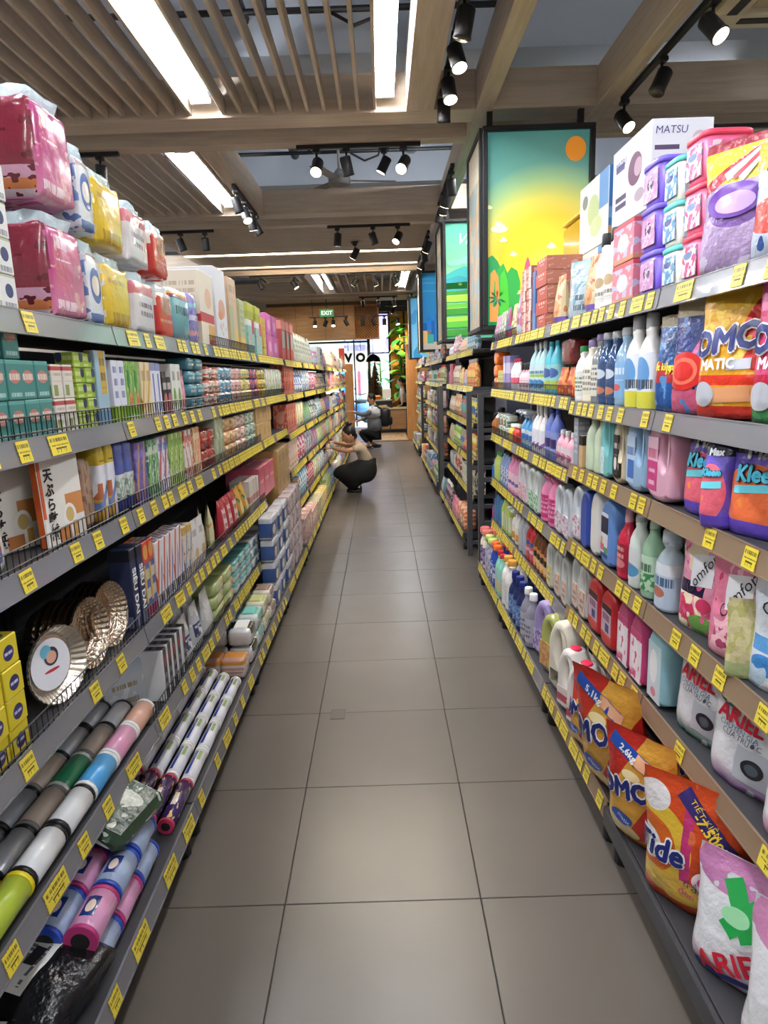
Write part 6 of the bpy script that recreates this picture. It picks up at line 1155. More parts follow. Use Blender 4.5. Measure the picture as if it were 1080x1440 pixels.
# R2 bottles
def B(*a, **k): return bottle(*a, **k)
wgb = B(.30, .052, .035, whitep, capg, A('yellow blue label', '#e4e8ee', ('b', 0, .3, '#e0dc38'), ('e', .5, .62, .3, .3, '#5a9ad8'), ('t', .2, .35, .9, .6, 3, '#404858')), caph=.16, capr=.5, name='softener_bottle', lz=(.02, .7)); run(1, 1, 2.10, 2.33, wgb, 'white bottle with grey cap and yellow label', n=2)
lbb = B(.27, .045, .04, clearm('sky', '#9cc0dc'), capg, A('sky blue label', '#7cb0e0', ('e', .5, .3, .2, .1, '#d85858'), ('t', .2, .5, .8, .9, 3, '#d8e8f4')), caph=.1, capr=.5); run(1, 1, 2.335, 2.43, lbb, 'light blue clear bottle with grey cap', n=1)
dbb = B(.265, .042, .038, clearm('deep blue', '#3a5c8c'), capg, A('dark blue label', '#34507c', ('e', .5, .7, .3, .15, '#c8d4e0'), ('e', .5, .2, .3, .12, '#c87858')), caph=.1, capr=.5); run(1, 1, 2.435, 2.61, dbb, 'dark blue clear bottle with grey cap', n=2)
gcb = B(.265, .042, .038, clearm('smoke', '#8c9498'), capl, A('pale script label', '#e0dccc', ('t', .1, .2, .9, .9, 6, '#706870')), caph=.1, capr=.5); run(1, 1, 2.615, 2.70, gcb, 'smoky clear bottle with pale label', n=1)
wpb = B(.25, .055, .036, creamp, capl, A('cream lilac label', '#e6dfcc', ('b', 0, .14, '#a878b0'), ('t', .2, .3, .8, .8, 7, '#888078'), ('e', .7, .1, .15, .1, '#8a6aa0')), caph=.13, capr=.5, lz=(.0, .75)); run(1, 1, 2.705, 2.82, wpb, 'cream bottle with lilac cap', n=1)
wgn = B(.23, .045, .034, whitep, capgr, A('white green label', '#e4e6dc', ('t', .2, .2, .8, .8, 6, '#587858')), caph=.12, capr=.5); run(1, 1, 2.82, 2.90, wgn, 'white bottle with green cap', n=1)
shn = lambda p, y0, y1, ds, n, lv=1, **k: run(1, lv, y0, y1, p, ds, n=n, **k)
drp = soft(.18, .1, .11, M('maroon wrap', '#6c1f20', .2, bump=.8, coat=.4), 'refill_pack', seed=71); shn(drp, 2.94, 3.16, 'dark maroon wrapped pack hanging high', 1, z=1.60, inset=-.0)
shn(pouch(.13, .13, .06, A('orange red pouch', '#e0482c', ('n', 4, .52, '#f0a040'), ('e', .5, .4, .2, .15, '#c82020')), 91, name='cleaner_pouch'), 2.94, 3.22, 'small orange red pouch', 2, stack=1)
tqb = B(.26, .05, .034, M('bottle turquoise', '#4cb4c4', .3), capt, A('lime turquoise label', '#8cd0d0', ('b', 0, .35, '#b8d048'), ('e', .5, .66, .4, .2, '#3c62a8')), caph=.1, capr=.35); shn(tqb, 3.24, 3.46, 'turquoise toilet cleaner bottle', 2)
pbb = B(.27, .05, .034, M('bottle pale aqua', '#a8ccd0', .3), whitep, A('green blue label', '#c8dce0', ('b', .5, .62, '#9cc848'), ('e', .5, .2, .35, .2, '#2c84c8'), ('t', .1, .65, .9, .9, 2, '#3c78a8')), caph=.14, capr=.25); shn(pbb, 3.48, 3.82, 'pale aqua cleaner bottle with blue print', 3)
pkb_ = B(.17, .035, .03, M('bottle blush', '#e8b8c4', .3), capk, A('blush label', '#f0d8dc', ('t', .2, .2, .8, .8, 4, '#c06078')), caph=.25, capr=.6); shn(pkb_, 3.84, 4.07, 'small blush bottle with black cap', 3)
shn(B(.2, .035, .03, whitep, capr, A('white rose label', '#ece4e4', ('b', .3, .7, '#d84868'))), 4.12, 4.34, 'white bottle with rose band', 3); shn(carton(.06, .06, .22, A('lavender box', '#9c8cc8', ('b', .5, .8, '#d8d0ec')), name='slim_carton'), 4.36, 4.58, 'lavender slim carton', 3)
shn(carton(.06, .08, .13, A('lemon box', '#d8cc70', ('t', .1, .2, .9, .8, 4, '#98883c')), name='small_carton'), 4.60, 4.80, 'pale lemon small carton', 3); 
for k in range(3): put(soft(.13, .09, .085, M('orange wrap', '#f0701c', .25, bump=.7, coat=.4), 'sponge_bag', seed=77) if k == 0 else LASTP, .87, 4.91, 1.463+.087*k, -90, 'bright orange wrapped bundle at the post frame, %s' % ('bottom', 'middle', 'top')[k]) if False else None
orw = soft(.14, .10, .085, M('orange wrap', '#f0701c', .25, bump=.7, coat=.4), 'sponge_bag', seed=77); run(1, 1, 4.83, 4.98, orw, 'bright orange wrapped bundle by the post frame', stack=3, n=1)
# R3 jugs
PJ = lambda k, c: M('jug '+k, mute(c), .35)
pjug = jug(.17, .262, .075, PJ('pink', '#e8aac0'), capw, A('jug pink label', '#e8b8cc', ('r', 0, 0, 1, .55, '#d83a84'), ('t', .1, .6, .9, .95, 2, '#d8487c'), ('t', .2, .1, .8, .4, 3, '#f0c0d8')), lrect=(.04, .12, .48, .78), name='softener_jug', caph=.06); bjug = jug(.16, .262, .075, PJ('sky', '#90b8dc'), capw, A('jug blue label', '#b8d0ea', ('r', .2, .1, 1, .5, '#3a74c8'), ('t', .1, .6, .9, .95, 2, '#3a64b0')), lrect=(.06, .1, .5, .72), name='softener_jug', caph=.06)
cjug = jug(.11, .24, .06, PJ('tan cream', '#d8c8a4'), capk, A('jug dark label', '#2f2c3c', ('e', .5, .3, .3, .16, '#e8e4d8'), ('t', .2, .5, .8, .8, 3, '#d8d0c0')), lrect=(.08, .12, .52, .8), name='softener_jug', caph=.12); ajug = jug(.11, .25, .06, PJ('aqua', '#6cc4c4'), M('cap aqua', '#58b0b0', .4), A('jug aqua label', '#a8dce0', ('n', 4, .5, '#e8f4f0')), lrect=(.08, .06, .45, .5), name='softener_jug')
run(1, 2, 1.90, 2.08, pjug, 'large pink softener jug with handle', n=1, jy=.02); run(1, 2, 2.09, 2.26, bjug, 'large sky blue softener jug with handle', n=1, jy=.02); run(1, 2, 2.28, 2.40, cjug, 'tan jug with black cap and dark label', n=1, jy=.02); run(1, 2, 2.41, 2.53, ajug, 'aqua jug with oval handle', n=1, jy=.02)
sgb = B(.235, .042, .034, M('bottle pale sage', '#c4d4b8', .35), M('cap sage', '#a8b89c', .4), None, caph=.14, capr=.45); run(1, 2, 2.545, 2.74, sgb, 'pale sage green bottle', n=2); run(1, 2, 2.75, 2.80, carton(.045, .05, .13, A('tan black box', '#d8b078', ('b', .7, 1, '#1c1c1c')), name='small_carton'), 'small tan carton with black top', n=1)
run(1, 2, 2.82, 2.89, carton(.06, .05, .2, A('grey blue board', '#98a0b0', ('t', .1, .2, .9, .9, 8, '#c8ccd4')), name='slim_carton'), 'slim grey blue carton', n=1)
pkm = B(.165, .034, .03, M('bottle rose', '#e8a8b8', .3), capw, A('rose ball label', '#f0d8e0', ('e', .5, .4, .3, .25, '#e06a90')), caph=.14, capr=.4); shn(pkm, 2.93, 3.20, 'small rose bottle with white cap', 3, 2); vib = B(.25, .05, .035, M('bottle periwinkle', '#6478c8', .3), M('cap periwinkle', '#4858b0', .35), A('periwinkle label', '#8c98d8', ('r', .2, .3, .8, .7, '#34286c')), caph=.1); shn(vib, 3.22, 3.44, 'periwinkle blue bottle', 2, 2)
whbt = B(.26, .045, .033, whitep, whitep, A('white violet label', '#e8e6ee', ('d', -.1, .5, .1, '#8c5cb0')), caph=.2, capr=.24); shn(whbt, 3.46, 3.74, 'white narrow necked bottle', 3, 2); mixb = trigger(.22, .04, .03, M('spray blue', '#4c9cd8', .25), M('trigger grey', '#b0b4bc', .4), A('spray label', '#d8e8f4', ('b', .3, .7, '#2c6cb8'))); shn(mixb, 3.76, 4.06, 'blue trigger spray bottle', 3, 2)
shn(B(.12, .03, .03, M('bottle red', '#d03a30', .3), capw, None, caph=.2, capr=.5), 4.13, 4.27, 'small red bottle', 2, 2); shn(B(.11, .03, .03, M('bottle yellow', '#e8c83c', .3), capw, None, caph=.2, capr=.5), 4.28, 4.42, 'small yellow bottle', 2, 2); shn(soft(.1, .08, .075, A('white egg pack', '#dfe4d8', ('e', .5, .4, .3, .3, '#d0a858'), ('n', 5, .6, '#589878')), 'sponge_pack', seed=81), 4.44, 4.80, 'white sponge pack with green print', 3, 2, stack=2)
ltb = B(.19, .045, .045, A('amber white jar', '#b87038', ('b', .72, .95, '#e4dcd4'), ('b', 0, .08, '#d8ccc0')), capk, None, caph=.16, capr=.6, p=2); shn(ltb, 4.82, 4.97, 'amber and white bottle with black cap', 1, 2)
# R4
clb = B(.25, .05, .042, clearm('ice', '#b8c8d0'), M('cap ice', '#b0bcc4', .3), A('ice label', '#b8cce0', ('b', .75, 1, '#d8e0e4'), ('e', .5, .35, .2, .12, '#c87058'), ('t', .2, .5, .9, .7, 2, '#486890')), caph=.16, capr=.62, lz=(.05, .7)); run(1, 3, 1.89, 2.01, clb, 'clear bottle with pale blue label and wide cap', n=1)
gnb = B(.25, .042, .036, clearm('leaf', '#a0c8a8'), M('cap mist', '#a8c4b0', .3), A('leaf label', '#b8d8b8', ('n', 5, .5, '#3c9450', 0, 0, 1, .5), ('t', .2, .55, .8, .8, 2, '#48704c')), caph=.1, capr=.4); run(1, 3, 2.02, 2.12, gnb, 'green leafed bottle beside the clear one', n=1); run(1, 3, 2.13, 2.22, B(.25, .04, .034, M('bottle pearl', '#ccd4cc', .35), capg, A('pearl label', '#d8dcdc', ('e', .5, .3, .35, .2, '#4c98c8')), caph=.1, capr=.5), 'pearl grey bottle with blue swirl', n=1)
crb = B(.25, .048, .034, M('bottle crimson', '#b82440', .25), M('cap rose grey', '#c898a4', .3), A('crimson label', '#b01c34', ('e', .5, .3, .25, .16, '#e07a80'), ('t', .3, .5, .7, .9, 4, '#e8a8a0')), caph=.2, capr=.4); run(1, 3, 2.23, 2.34, crb, 'crimson bottle with clear pink cap', n=1)
bjg = jug(.15, .25, .07, PJ('cornflower', '#5c90dc'), M('cap cornflower', '#5080c8', .4), A('jug colour label', '#dfe4ee', ('b', .55, .92, '#26243c'), ('r', 0, .15, .5, .3, '#e04868'), ('r', .0, .3, .3, .45, '#e8c040'), ('r', .5, .1, 1, .25, '#48a870'), ('b', 0, .1, '#2c4c98')), hole=False, lrect=(.12, .12, .62, .84), name='detergent_jug', caph=.06); run(1, 3, 2.35, 2.51, bjg, 'cornflower blue jug with rainbow label', n=1, jy=.02)
run(1, 3, 2.52, 2.64, jug(.11, .25, .065, PJ('ivory', '#e8e4dc'), capw, None, hole=False, name='detergent_jug', caph=.05), 'plain ivory jug beside the rainbow label', n=1, jy=.02); run(1, 3, 2.65, 2.76, jug(.10, .235, .06, PJ('royal', '#2c4cb0'), capb, None, hole=False, name='detergent_jug', caph=.05), 'royal blue jug', n=1, jy=.02)
wsj = lambda k, c, lb_: jug(.13, .235, .07, PJ(k, c), capw, lb_, lrect=(.1, .08, .9, .5), name='refill_jug', caph=.05)
run(1, 3, 2.77, 2.89, wsj('frost rose', '#d4dae2', A('frost label', '#e0dce4', ('n', 5, .55, '#c86a90'))), 'frosted jug with rosy label', n=1)
run(1, 3, 2.93, 3.20, wsj('frost rose', '#d4dae2', A('frost label', '#e0dce4', ('n', 5, .55, '#c86a90'))), 'frosted jug with rosy label and white base', n=2); mgt = B(.25, .062, .05, M('bottle candy', '#e084ac', .3), M('cap candy', '#d878a0', .35), A('candy label', '#d82c78', ('t', .2, .15, .8, .85, 5, '#f0a8c8')), caph=.06, capr=.7, lz=(.1, .6)); run(1, 3, 3.22, 3.50, mgt, 'wide candy pink bottle with magenta label', n=2)
run(1, 3, 3.52, 3.80, wsj('frost leaf', '#d4dcd8', A('leaf frost label', '#dce8dc', ('n', 5, .5, '#50a860'))), 'frosted jug with green leaf label', n=2); run(1, 3, 3.82, 4.08, wsj('frost blush', '#dcd8dc', A('blush frost label', '#ecd8dc', ('n', 5, .5, '#e08098'))), 'frosted jug with blush label', n=2)
shn(B(.24, .045, .035, M('bottle lilac rose', '#d888b0', .3), capp, A('lilac rose label', '#f0c8d8', ('b', .3, .5, '#7c58a8'))), 4.12, 4.42, 'lilac rose bottle', 3, 3); shn(B(.24, .04, .034, M('bottle steel blue', '#7c94c0', .3), capk, A('steel label', '#c8d4e8', ('n', 5, .5, '#4868a8'))), 4.44, 4.74, 'steel blue bottle with dark cap', 3, 3); shn(B(.2, .035, .03, M('bottle leaf', '#b0c060', .3), capgr, None), 4.76, 4.97, 'yellow green bottle with green cap', 3, 3)
# R5
dr = A('drop label', '#ece8ec', ('e', .45, .55, .3, .32, '#f6f4f6'), ('b', .85, 1, '#d83a7c'), ('n', 5, .62, '#d84a84'), ('t', .2, .1, .6, .2, 2, '#d84a84'))
aq = jug(.13, .25, .075, PJ('aqua drop', '#8cc8d4'), M('cap aqua', '#58b0b0', .4), A('aqua drop label', '#c8e4ea', ('e', .45, .6, .3, .3, '#f2f6f6'), ('e', .5, .15, .2, .08, '#e08090')), hole=False, lrect=(.12, .05, .85, .82), name='softener_jug', caph=.05); run(1, 4, 1.885, 2.02, aq, 'aqua refill bottle with white drop', n=1, jy=.03)
pk2 = jug(.125, .24, .075, PJ('rose drop', '#c83a78'), M('cap rose', '#c04878', .4), dr, hole=False, lrect=(.10, .05, .88, .80), name='softener_jug', caph=.05); run(1, 4, 2.03, 2.30, pk2, 'rose refill bottle with white drop', n=2, jy=.03)
rj = jug(.15, .225, .08, PJ('vivid red', '#d4262a'), M('cap vivid red', '#c42024', .35), A('red jug label', '#c8a8c0', ('b', .78, 1, '#3c1820'), ('t', .15, .5, .85, .72, 2, '#7c2c58'), ('r', .4, .15, .8, .42, '#3c4878'), ('b', 0, .1, '#e05040')), hole=False, lrect=(.16, .22, .86, .80), name='detergent_jug', caph=.05); run(1, 4, 2.31, 2.64, rj, 'vivid red flat bottle with lilac label', n=2, jy=.02)
fj = lambda k, ca, cb: jug(.12, .235, .07, PJ('haze '+k, '#c8ccc8'), capw, A('haze label '+k, ca, ('n', 4, .55, cb), ('t', .2, .2, .8, .6, 4, '#807870')), lrect=(.2, .08, .85, .55), name='refill_jug', caph=.05)
run(1, 4, 2.65, 2.89, fj('peach', '#e0c8b8', '#d88a60'), 'hazy refill jug with peach label', n=2); run(1, 4, 2.93, 3.19, fj('peach', '#e0c8b8', '#d88a60'), 'hazy refill jug with peach label, farther bay', n=2); run(1, 4, 3.21, 3.33, fj('lemon', '#e8dc8c', '#d8b030'), 'hazy refill jug with yellow label', n=1)
brn_ = B(.24, .036, .032, M('bottle amber brown', '#6c4028', .2), capk, A('amber label', '#e09048', ('b', .5, .8, '#3c2c20'), ('e', .5, .3, .3, .2, '#f0c080'))); shn(brn_, 3.35, 3.66, 'brown bottle with orange label', 4, 4); rdb = B(.24, .04, .034, M('bottle scarlet', '#c03038', .25), capb, A('scarlet label', '#d85860', ('e', .5, .8, .3, .15, '#3060a8'), ('t', .2, .2, .8, .6, 3, '#f0d0d0'))); shn(rdb, 3.68, 3.86, 'scarlet bottle with blue spot', 2, 4); gyb = B(.235, .038, .032, M('bottle grey clear', '#a8acb4', .2), capg, None); shn(gyb, 3.88, 4.07, 'grey clear bottle', 2, 4)
whsp = trigger(.23, .04, .032, whitep, M('trigger white', '#e8e8e8', .4), A('orange spray label', '#e8a040', ('b', .5, 1, '#f0e8d8'))); shn(whsp, 4.13, 4.36, 'white trigger spray with orange label', 2, 4); shn(B(.24, .032, .03, M('bottle bamboo', '#b8cc6c', .25), M('cap leaf', '#4c8c3c', .4), A('bamboo label', '#dce4b8', ('r', .3, 0, .6, 1, '#6ca040'))), 4.38, 4.66, 'yellow green bottle with leaf cap', 4, 4); shn(B(.22, .034, .03, M('bottle petrol', '#3c6c94', .25), capk, None), 4.68, 4.97, 'petrol blue bottle with black cap', 4, 4)
# lowest right bottles
wj = jug(.155, .335, .11, PJ('cream large', '#e9e1cd'), capg, None, hole=True, name='detergent_jug', caph=.10, neck=.42); pj = jug(.125, .29, .10, PJ('shell', '#eee6dc'), capr, A('shell label', '#e8dcd0', ('b', .2, .6, '#c84860')), hole=True, name='softener_jug', caph=.13, neck=.40, lrect=(.1, .08, .9, .4))
put(pj, .772, 2.50, .168, -72, 'cream jug with raspberry cap, beside the red detergent bags'); put(pj, .772, 2.65, .168, -72, 'cream jug with raspberry cap, the farther of the pair'); put(wj, .79, 2.83, .168, -74, 'large cream jug with grey cap and handle'); put(wj, .93, 2.66, .168, -74, 'large cream jug with grey cap, rear row')
ygj = jug(.145, .30, .10, M('jug lime clear', '#c8cc78', .15, trans=.3, coat=.5), capw, A('lime jug label', '#e0b468', ('n', 4, .5, '#d88a50')), hole=True, name='cleaner_jug', caph=.1, lrect=(.05, .1, .7, .55)); put(ygj, .79, 3.02, .168, -74, 'yellow green clear jug with white cap')
lvj = jug(.15, .30, .10, PJ('lavender', '#a58fd0'), capw, A('lavender jug label', '#c8b8e0', ('n', 4, .5, '#8068b8')), hole=True, name='cleaner_jug', caph=.09, neck=.4, lrect=(.05, .1, .7, .5)); put(lvj, .80, 3.20, .168, -74, 'lavender jug with white cap and handle')
cgb = B(.29, .042, .042, clearm('mauve grey', '#a09cac'), capw, A('mauve label', '#b8b4c4', ('t', .2, .2, .8, .8, 5, '#686478')), caph=.13, capr=.45, p=2); run(1, 5, 3.28, 3.50, cgb, 'greyish clear bottle with white cap', n=2); nvb = B(.28, .042, .042, M('bottle midnight', '#26305c', .2), capb, A('midnight label', '#7ca8d8', ('n', 4, .5, '#4c6cb0')), caph=.16, capr=.5, p=2); run(1, 5, 3.52, 3.84, nvb, 'midnight blue bottle', n=3, rows=2)
wob = trigger(.30, .042, .042, whitep, capo, None) if False else B(.31, .046, .04, whitep, capo, A('white long label', '#eceae6', ('t', .3, .1, .6, .9, 10, '#a8a4a0')), caph=.12, capr=.62); run(1, 5, 3.86, 4.07, wob, 'tall white bottle with orange cap', n=2, rows=2)
run(1, 5, 4.12, 4.30, B(.28, .04, .036, M('bottle seafoam', '#8cccb8', .3), capred, A('seafoam label', '#d8c890', ('b', .5, 1, '#a8dcd0')), caph=.1, capr=.5), 'seafoam bottle with red cap', n=2, rows=2); run(1, 5, 4.31, 4.52, B(.29, .038, .036, M('bottle cobalt', '#2c4ca8', .25), M('cap tangerine', '#f0702c', .35), A('cobalt label', '#d8dce8', ('n', 4, .5, '#3c5cb0')), caph=.12, capr=.7), 'cobalt bottle with orange cap', n=2, rows=2)
run(1, 5, 4.53, 4.76, B(.28, .038, .036, A('patterned bottle', '#8c8cb0', ('n', 6, .5, '#c8c4d8')), M('cap limey', '#c8d878', .4), None, caph=.12, capr=.8), 'patterned bottle with lime cap', n=2, rows=2); run(1, 5, 4.77, 4.98, B(.29, .038, .036, creamp, M('cap salmon', '#e88078', .4), A('purple print label', '#b098c0', ('n', 6, .5, '#584878')), caph=.14, capr=.9), 'cream bottle with round salmon cap', n=2, rows=2)
# goods on the post frame ends
for z, c, ds, h_ in ((.46, '#a8487c', 'plum pink bottle', .18), (.80, '#2f6cc0', 'blue capped small bottle', .15), (1.12, '#b87038', 'amber jar', .17)):
    p_ = B(h_, .034, .034, M('end '+ds, c, .3), capk if 'amber' in ds else capb, None, caph=.2, capr=.6, p=2)
    for k in range(3): put(p_, .86+.075*k, 5.12, z-.005, -90, '%s on the post frame end, %s from the aisle' % (ds, ORD[k]))
# ---- far right runs
FR = {
 0: [('#c8d8dc', '#4c9ab0', 'pale teal pouch', 'p', .13, .2), ('#b87888', '#e8d0d8', 'rose grey pouch', 'p', .13, .2), ('#5c6478', '#d88858', 'dark pouch with orange', 'p', .13, .24), ('#d8c8d4', '#8878a8', 'lilac pouch', 'p', .13, .18), ('#e0dcd0', '#b87858', 'cream pouch', 'p', .13, .17), ('#dcdce4', '#8890b8', 'white violet pouch', 'p', .13, .16)],
 1: [('#e87830', '#f0c060', 'orange cleaner bottle', 'b', .08, .26), ('#c8a888', '#e8dcc8', 'tan bottle', 'b', .08, .24), ('#e8dcb8', '#a0a868', 'cream bottle', 'b', .08, .25), ('#c8d4cc', '#3c9480', 'white and teal bottle', 'b', .08, .22), ('#e0dccc', '#d88a50', 'ivory bottle', 'b', .08, .22), ('#e8c8d0', '#d0305c', 'blush bottle', 'b', .08, .2)],
 2: [('#e8d83c', '#2860a8', 'yellow and blue bottle', 'b', .08, .25), ('#e09858', '#f0d8b0', 'apricot pouch', 'p', .12, .22), ('#c8bcb0', '#d8a8b0', 'pinkish pouch', 'p', .12, .22), ('#3c4458', '#8c98a8', 'charcoal bottle', 'b', .08, .2), ('#e4dce0', '#a8b0c8', 'white bottle', 'b', .08, .2), ('#d8d8c0', '#90a058', 'pale olive bottle', 'b', .08, .2)],
 3: [('#e8e480', '#e88c3c', 'lemon bottle', 'b', .08, .26), ('#98d838', '#e8f0b0', 'bright lime bottle', 'b', .08, .24), ('#d8b8a0', '#e06848', 'peach pouch', 'p', .12, .22), ('#303858', '#c0c8d8', 'navy pouch', 'p', .12, .22), ('#e8e4d4', '#b0a890', 'ivory tub', 'c', .1, .18), ('#b03848', '#e8c0b8', 'red carton', 'c', .1, .12)],
 4: [('#e8e4b8', '#38343c', 'cream carton with black spots', 'c', .12, .24), ('#ece8d8', '#d03c38', 'white pouch with red foot', 'p', .12, .25), ('#d87848', '#302c34', 'orange pouch', 'p', .12, .2), ('#8878b0', '#2c2840', 'violet tin', 'c', .09, .1), ('#9098b8', '#e0c8d0', 'grey violet carton', 'c', .1, .16), ('#98a0a8', '#4c5468', 'grey wrapped pack', 's', .13, .14)],
 5: [('#f07840', '#f8c8a0', 'orange wrapped pack', 's', .15, .2), ('#c8a0a8', '#584450', 'mauve bottle', 'b', .08, .24), ('#3ca078', '#e8e4b8', 'green and cream bottle', 'b', .08, .26), ('#4c88c8', '#d8e4f0', 'blue carton', 'c', .1, .26), ('#48587c', '#b8c8d8', 'slate bottle', 'b', .08, .22), ('#58709c', '#d8d048', 'blue pouch with yellow top', 'p', .12, .2)]}
segs = [(6.0, 6.55), (7.22, 7.75), (8.97, 9.5), (10.12, 10.6), (11.27, 11.7), (13.42, 13.9)]
sege = [7.19, 8.38, 10.08, 11.23, 12.38, 15.75]
for lv, items in FR.items():
    for k, ((y0, y1), (c_1, c_2, ds, sh, w_, h_)) in enumerate(zip(segs, items)):
        if lv == 0: h_ = min(h_, .2 if y0 < 5 else .16 if 7.9 < y0 < 8.9 else h_)
        h_ = min(h_, .25); nm = 'fr%d%d' % (lv, k); mt_ = A(nm, c_1, ('n', 5, .55, c_2), ('e', .5, .5, .3, .2, c_2), ('t', .1, .1, .9, .4, 3, '#7c7470'))
        if sh == 'b': p_ = bottle(h_, .038, .034, mt_, (capw, capg, capk, capred, capb, capgr)[(lv+k) % 6], None, seg=12)
        elif sh == 'p': p_ = pouch(w_, h_, .07, mt_, k+lv*5, name='cleaner_pouch', nu=8, nv=8)
        elif sh == 'c': p_ = carton(w_, .1, h_, mt_)
        else: p_ = soft(w_, .12, h_, mt_, seed=k, nu=12, nv=8)
        run(1, lv, y0, y1, p_, ds, where=SHELF[1, lv]+(', far run' if True else ''), seed=k+3, n=min(12, int((y1-y0)/(p_.w+.008))))
        mixrun(1, lv, y1+.01, sege[k], .15 if lv == 0 else .24, 500+lv*60+k*9)
# ================================================================ people
def skin(pts, edges, radii, mat, levels=1, root=0):
    me = bpy.data.meshes.new('s'); me.from_pydata(pts, edges, []); o = bpy.data.objects.new('s', me); COL.objects.link(o)
    m = o.modifiers.new('k', 'SKIN'); m.use_smooth_shade = True; m2 = o.modifiers.new('b', 'SUBSURF'); m2.levels = levels; m2.render_levels = levels
    d = me.skin_vertices[0].data
    for k, r in enumerate(radii): d[k].radius = (r if isinstance(r, tuple) else (r, r)); d[k].use_root = (k == root)
    bpy.context.view_layer.update(); r = bpy.data.meshes.new_from_object(o.evaluated_get(bpy.context.evaluated_depsgraph_get()))
    g = G().add([tuple(v.co) for v in r.vertices], [list(p.vertices) for p in r.polygons], mat, None, True)
    bpy.data.objects.remove(o); return g
def hand(g, wrist, direction, up, mat, s=1.0, curl=.5):
    """palm and five bent fingers"""
    w_ = Vector(wrist); d = Vector(direction).normalized(); u = Vector(up).normalized(); sd = d.cross(u).normalized(); u = sd.cross(d)
    palm = [w_, w_+d*.045*s, w_+d*.08*s]
    g.join(skin([tuple(p) for p in palm], [(0, 1), (1, 2)], [(.022*s, .016*s), (.036*s, .014*s), (.036*s, .012*s)], mat))
    for k, (off, L_) in enumerate(((-.028, .062), (-.010, .074), (.009, .070), (.027, .055))):
        b0 = w_+d*.078*s+sd*off*s; b1 = b0+d*L_*.5*s-u*.006*s; b2 = b1+d*L_*.35*s-u*L_*curl*.5*s; b3 = b2+d*.012*s-u*L_*curl*.4*s
        g.tube([b0, b1, b2, b3], [.0085*s, .008*s, .0072*s, .005*s], mat, 8)
    t0 = w_+d*.03*s-sd*.03*s; g.tube([t0, t0+d*.028*s-sd*.022*s-u*.006*s, t0+d*.055*s-sd*.024*s-u*.022*s], [.011*s, .0095*s, .006*s], mat, 8)
def head(g, c, look, skinm, s=1.0):
    """head ball with jaw, nose, ears; look: facing direction"""
    c = Vector(c); f = Vector(look).normalized(); r = f.cross(Vector((0, 0, 1))).normalized(); u = r.cross(f)
    R = Matrix((r, -f, u)).transposed()
    h = G().ball((0, 0, .01), .1*s, skinm, 18, 12, (.78, .94, 1.12)); h.ball((0, -.022*s, -.055*s), .06*s, skinm, 14, 8, (.86, .95, .9)); h.ball((0, -.098*s, -.012*s), .014*s, skinm, 8, 6, (.8, 1.2, 1.6))
    for sx in (-1, 1): h.ball((sx*.078*s, .008*s, -.004*s), .022*s, skinm, 8, 6, (.4, .8, 1.3))
    h.v = [tuple(R @ Vector(v)+c) for v in h.v]; g.join(h)
    ft = G(); dk = M('eye dark', '#231a18', .3)
    for sx in (-1, 1): ft.ball((sx*.032*s, -.084*s, .012*s), .009*s, dk, 8, 6, (1.4, .6, .8)); ft.box(sx*.032*s-.015*s, sx*.032*s+.015*s, -.094*s, -.086*s, .032*s, .037*s, dk)
    mo_ = G().ball((0, -.088*s, -.055*s), .02*s, M('lip', '#a8524c', .5), 10, 6, (1.1, .4, .35))
    for q in (ft, mo_): q.v = [tuple(R @ Vector(v)+c) for v in q.v]
    return ft, mo_, R, c
SK = M('skin', '#c89474', .5); SK2 = M('skin pale', '#dcae90', .5); HAIR = M('hair black', '#17120f', .4); HAIR2 = M('hair dark brown', '#2a1c14', .45)
def person(base, lab): t = empty('person', base); tag(t, lab, 'person'); return t
# --- worker crouching at the left shelf
bx_, by_ = -.40, 9.42
def L(*p): return (p[0]-bx_, p[1]-by_, p[2])
t = person((bx_, by_, 0), 'person with a dark bun in beige shirt and black skirt crouching at left shelf')
P8 = [L(-.21, 9.42, .36), L(-.26, 9.42, .47), L(-.31, 9.42, .59), L(-.36, 9.42, .665), L(-.40, 9.42, .715), L(-.32, 9.28, .64), L(-.50, 9.20, .60), L(-.71, 9.27, .645), L(-.32, 9.56, .64), L(-.52, 9.60, .64), L(-.70, 9.53, .70),
      L(-.24, 9.34, .32), L(-.58, 9.32, .29), L(-.38, 9.35, .09), L(-.24, 9.50, .32), L(-.58, 9.51, .29), L(-.38, 9.49, .09), L(-.46, 9.35, .035), L(-.46, 9.49, .035)]
E8 = [(0, 1), (1, 2), (2, 3), (3, 4), (2, 5), (5, 6), (6, 7), (2, 8), (8, 9), (9, 10), (0, 11), (11, 12), (12, 13), (0, 14), (14, 15), (15, 16), (13, 17), (16, 18)]
g = skin(P8, E8, [(.12, .10), (.10, .085), (.11, .09), (.055, .055), (.045, .045), .045, .036, .026, .045, .036, .026, .085, .06, .036, .085, .06, .036, .03, .03], SK)
ft, mo_, R, c = head(g, L(-.475, 9.42, .80), (-1, -.35, -.3), SK); hand(g, L(-.705, 9.27, .645), (-1, .1, .05), (0, 0, 1), SK); hand(g, L(-.695, 9.53, .70), (-1, -.15, .1), (0, 0, 1), SK)
link('body', g.mesh('body'), t); link('eyes', ft.mesh('eyes'), t); link('mouth', mo_.mesh('mouth'), t)
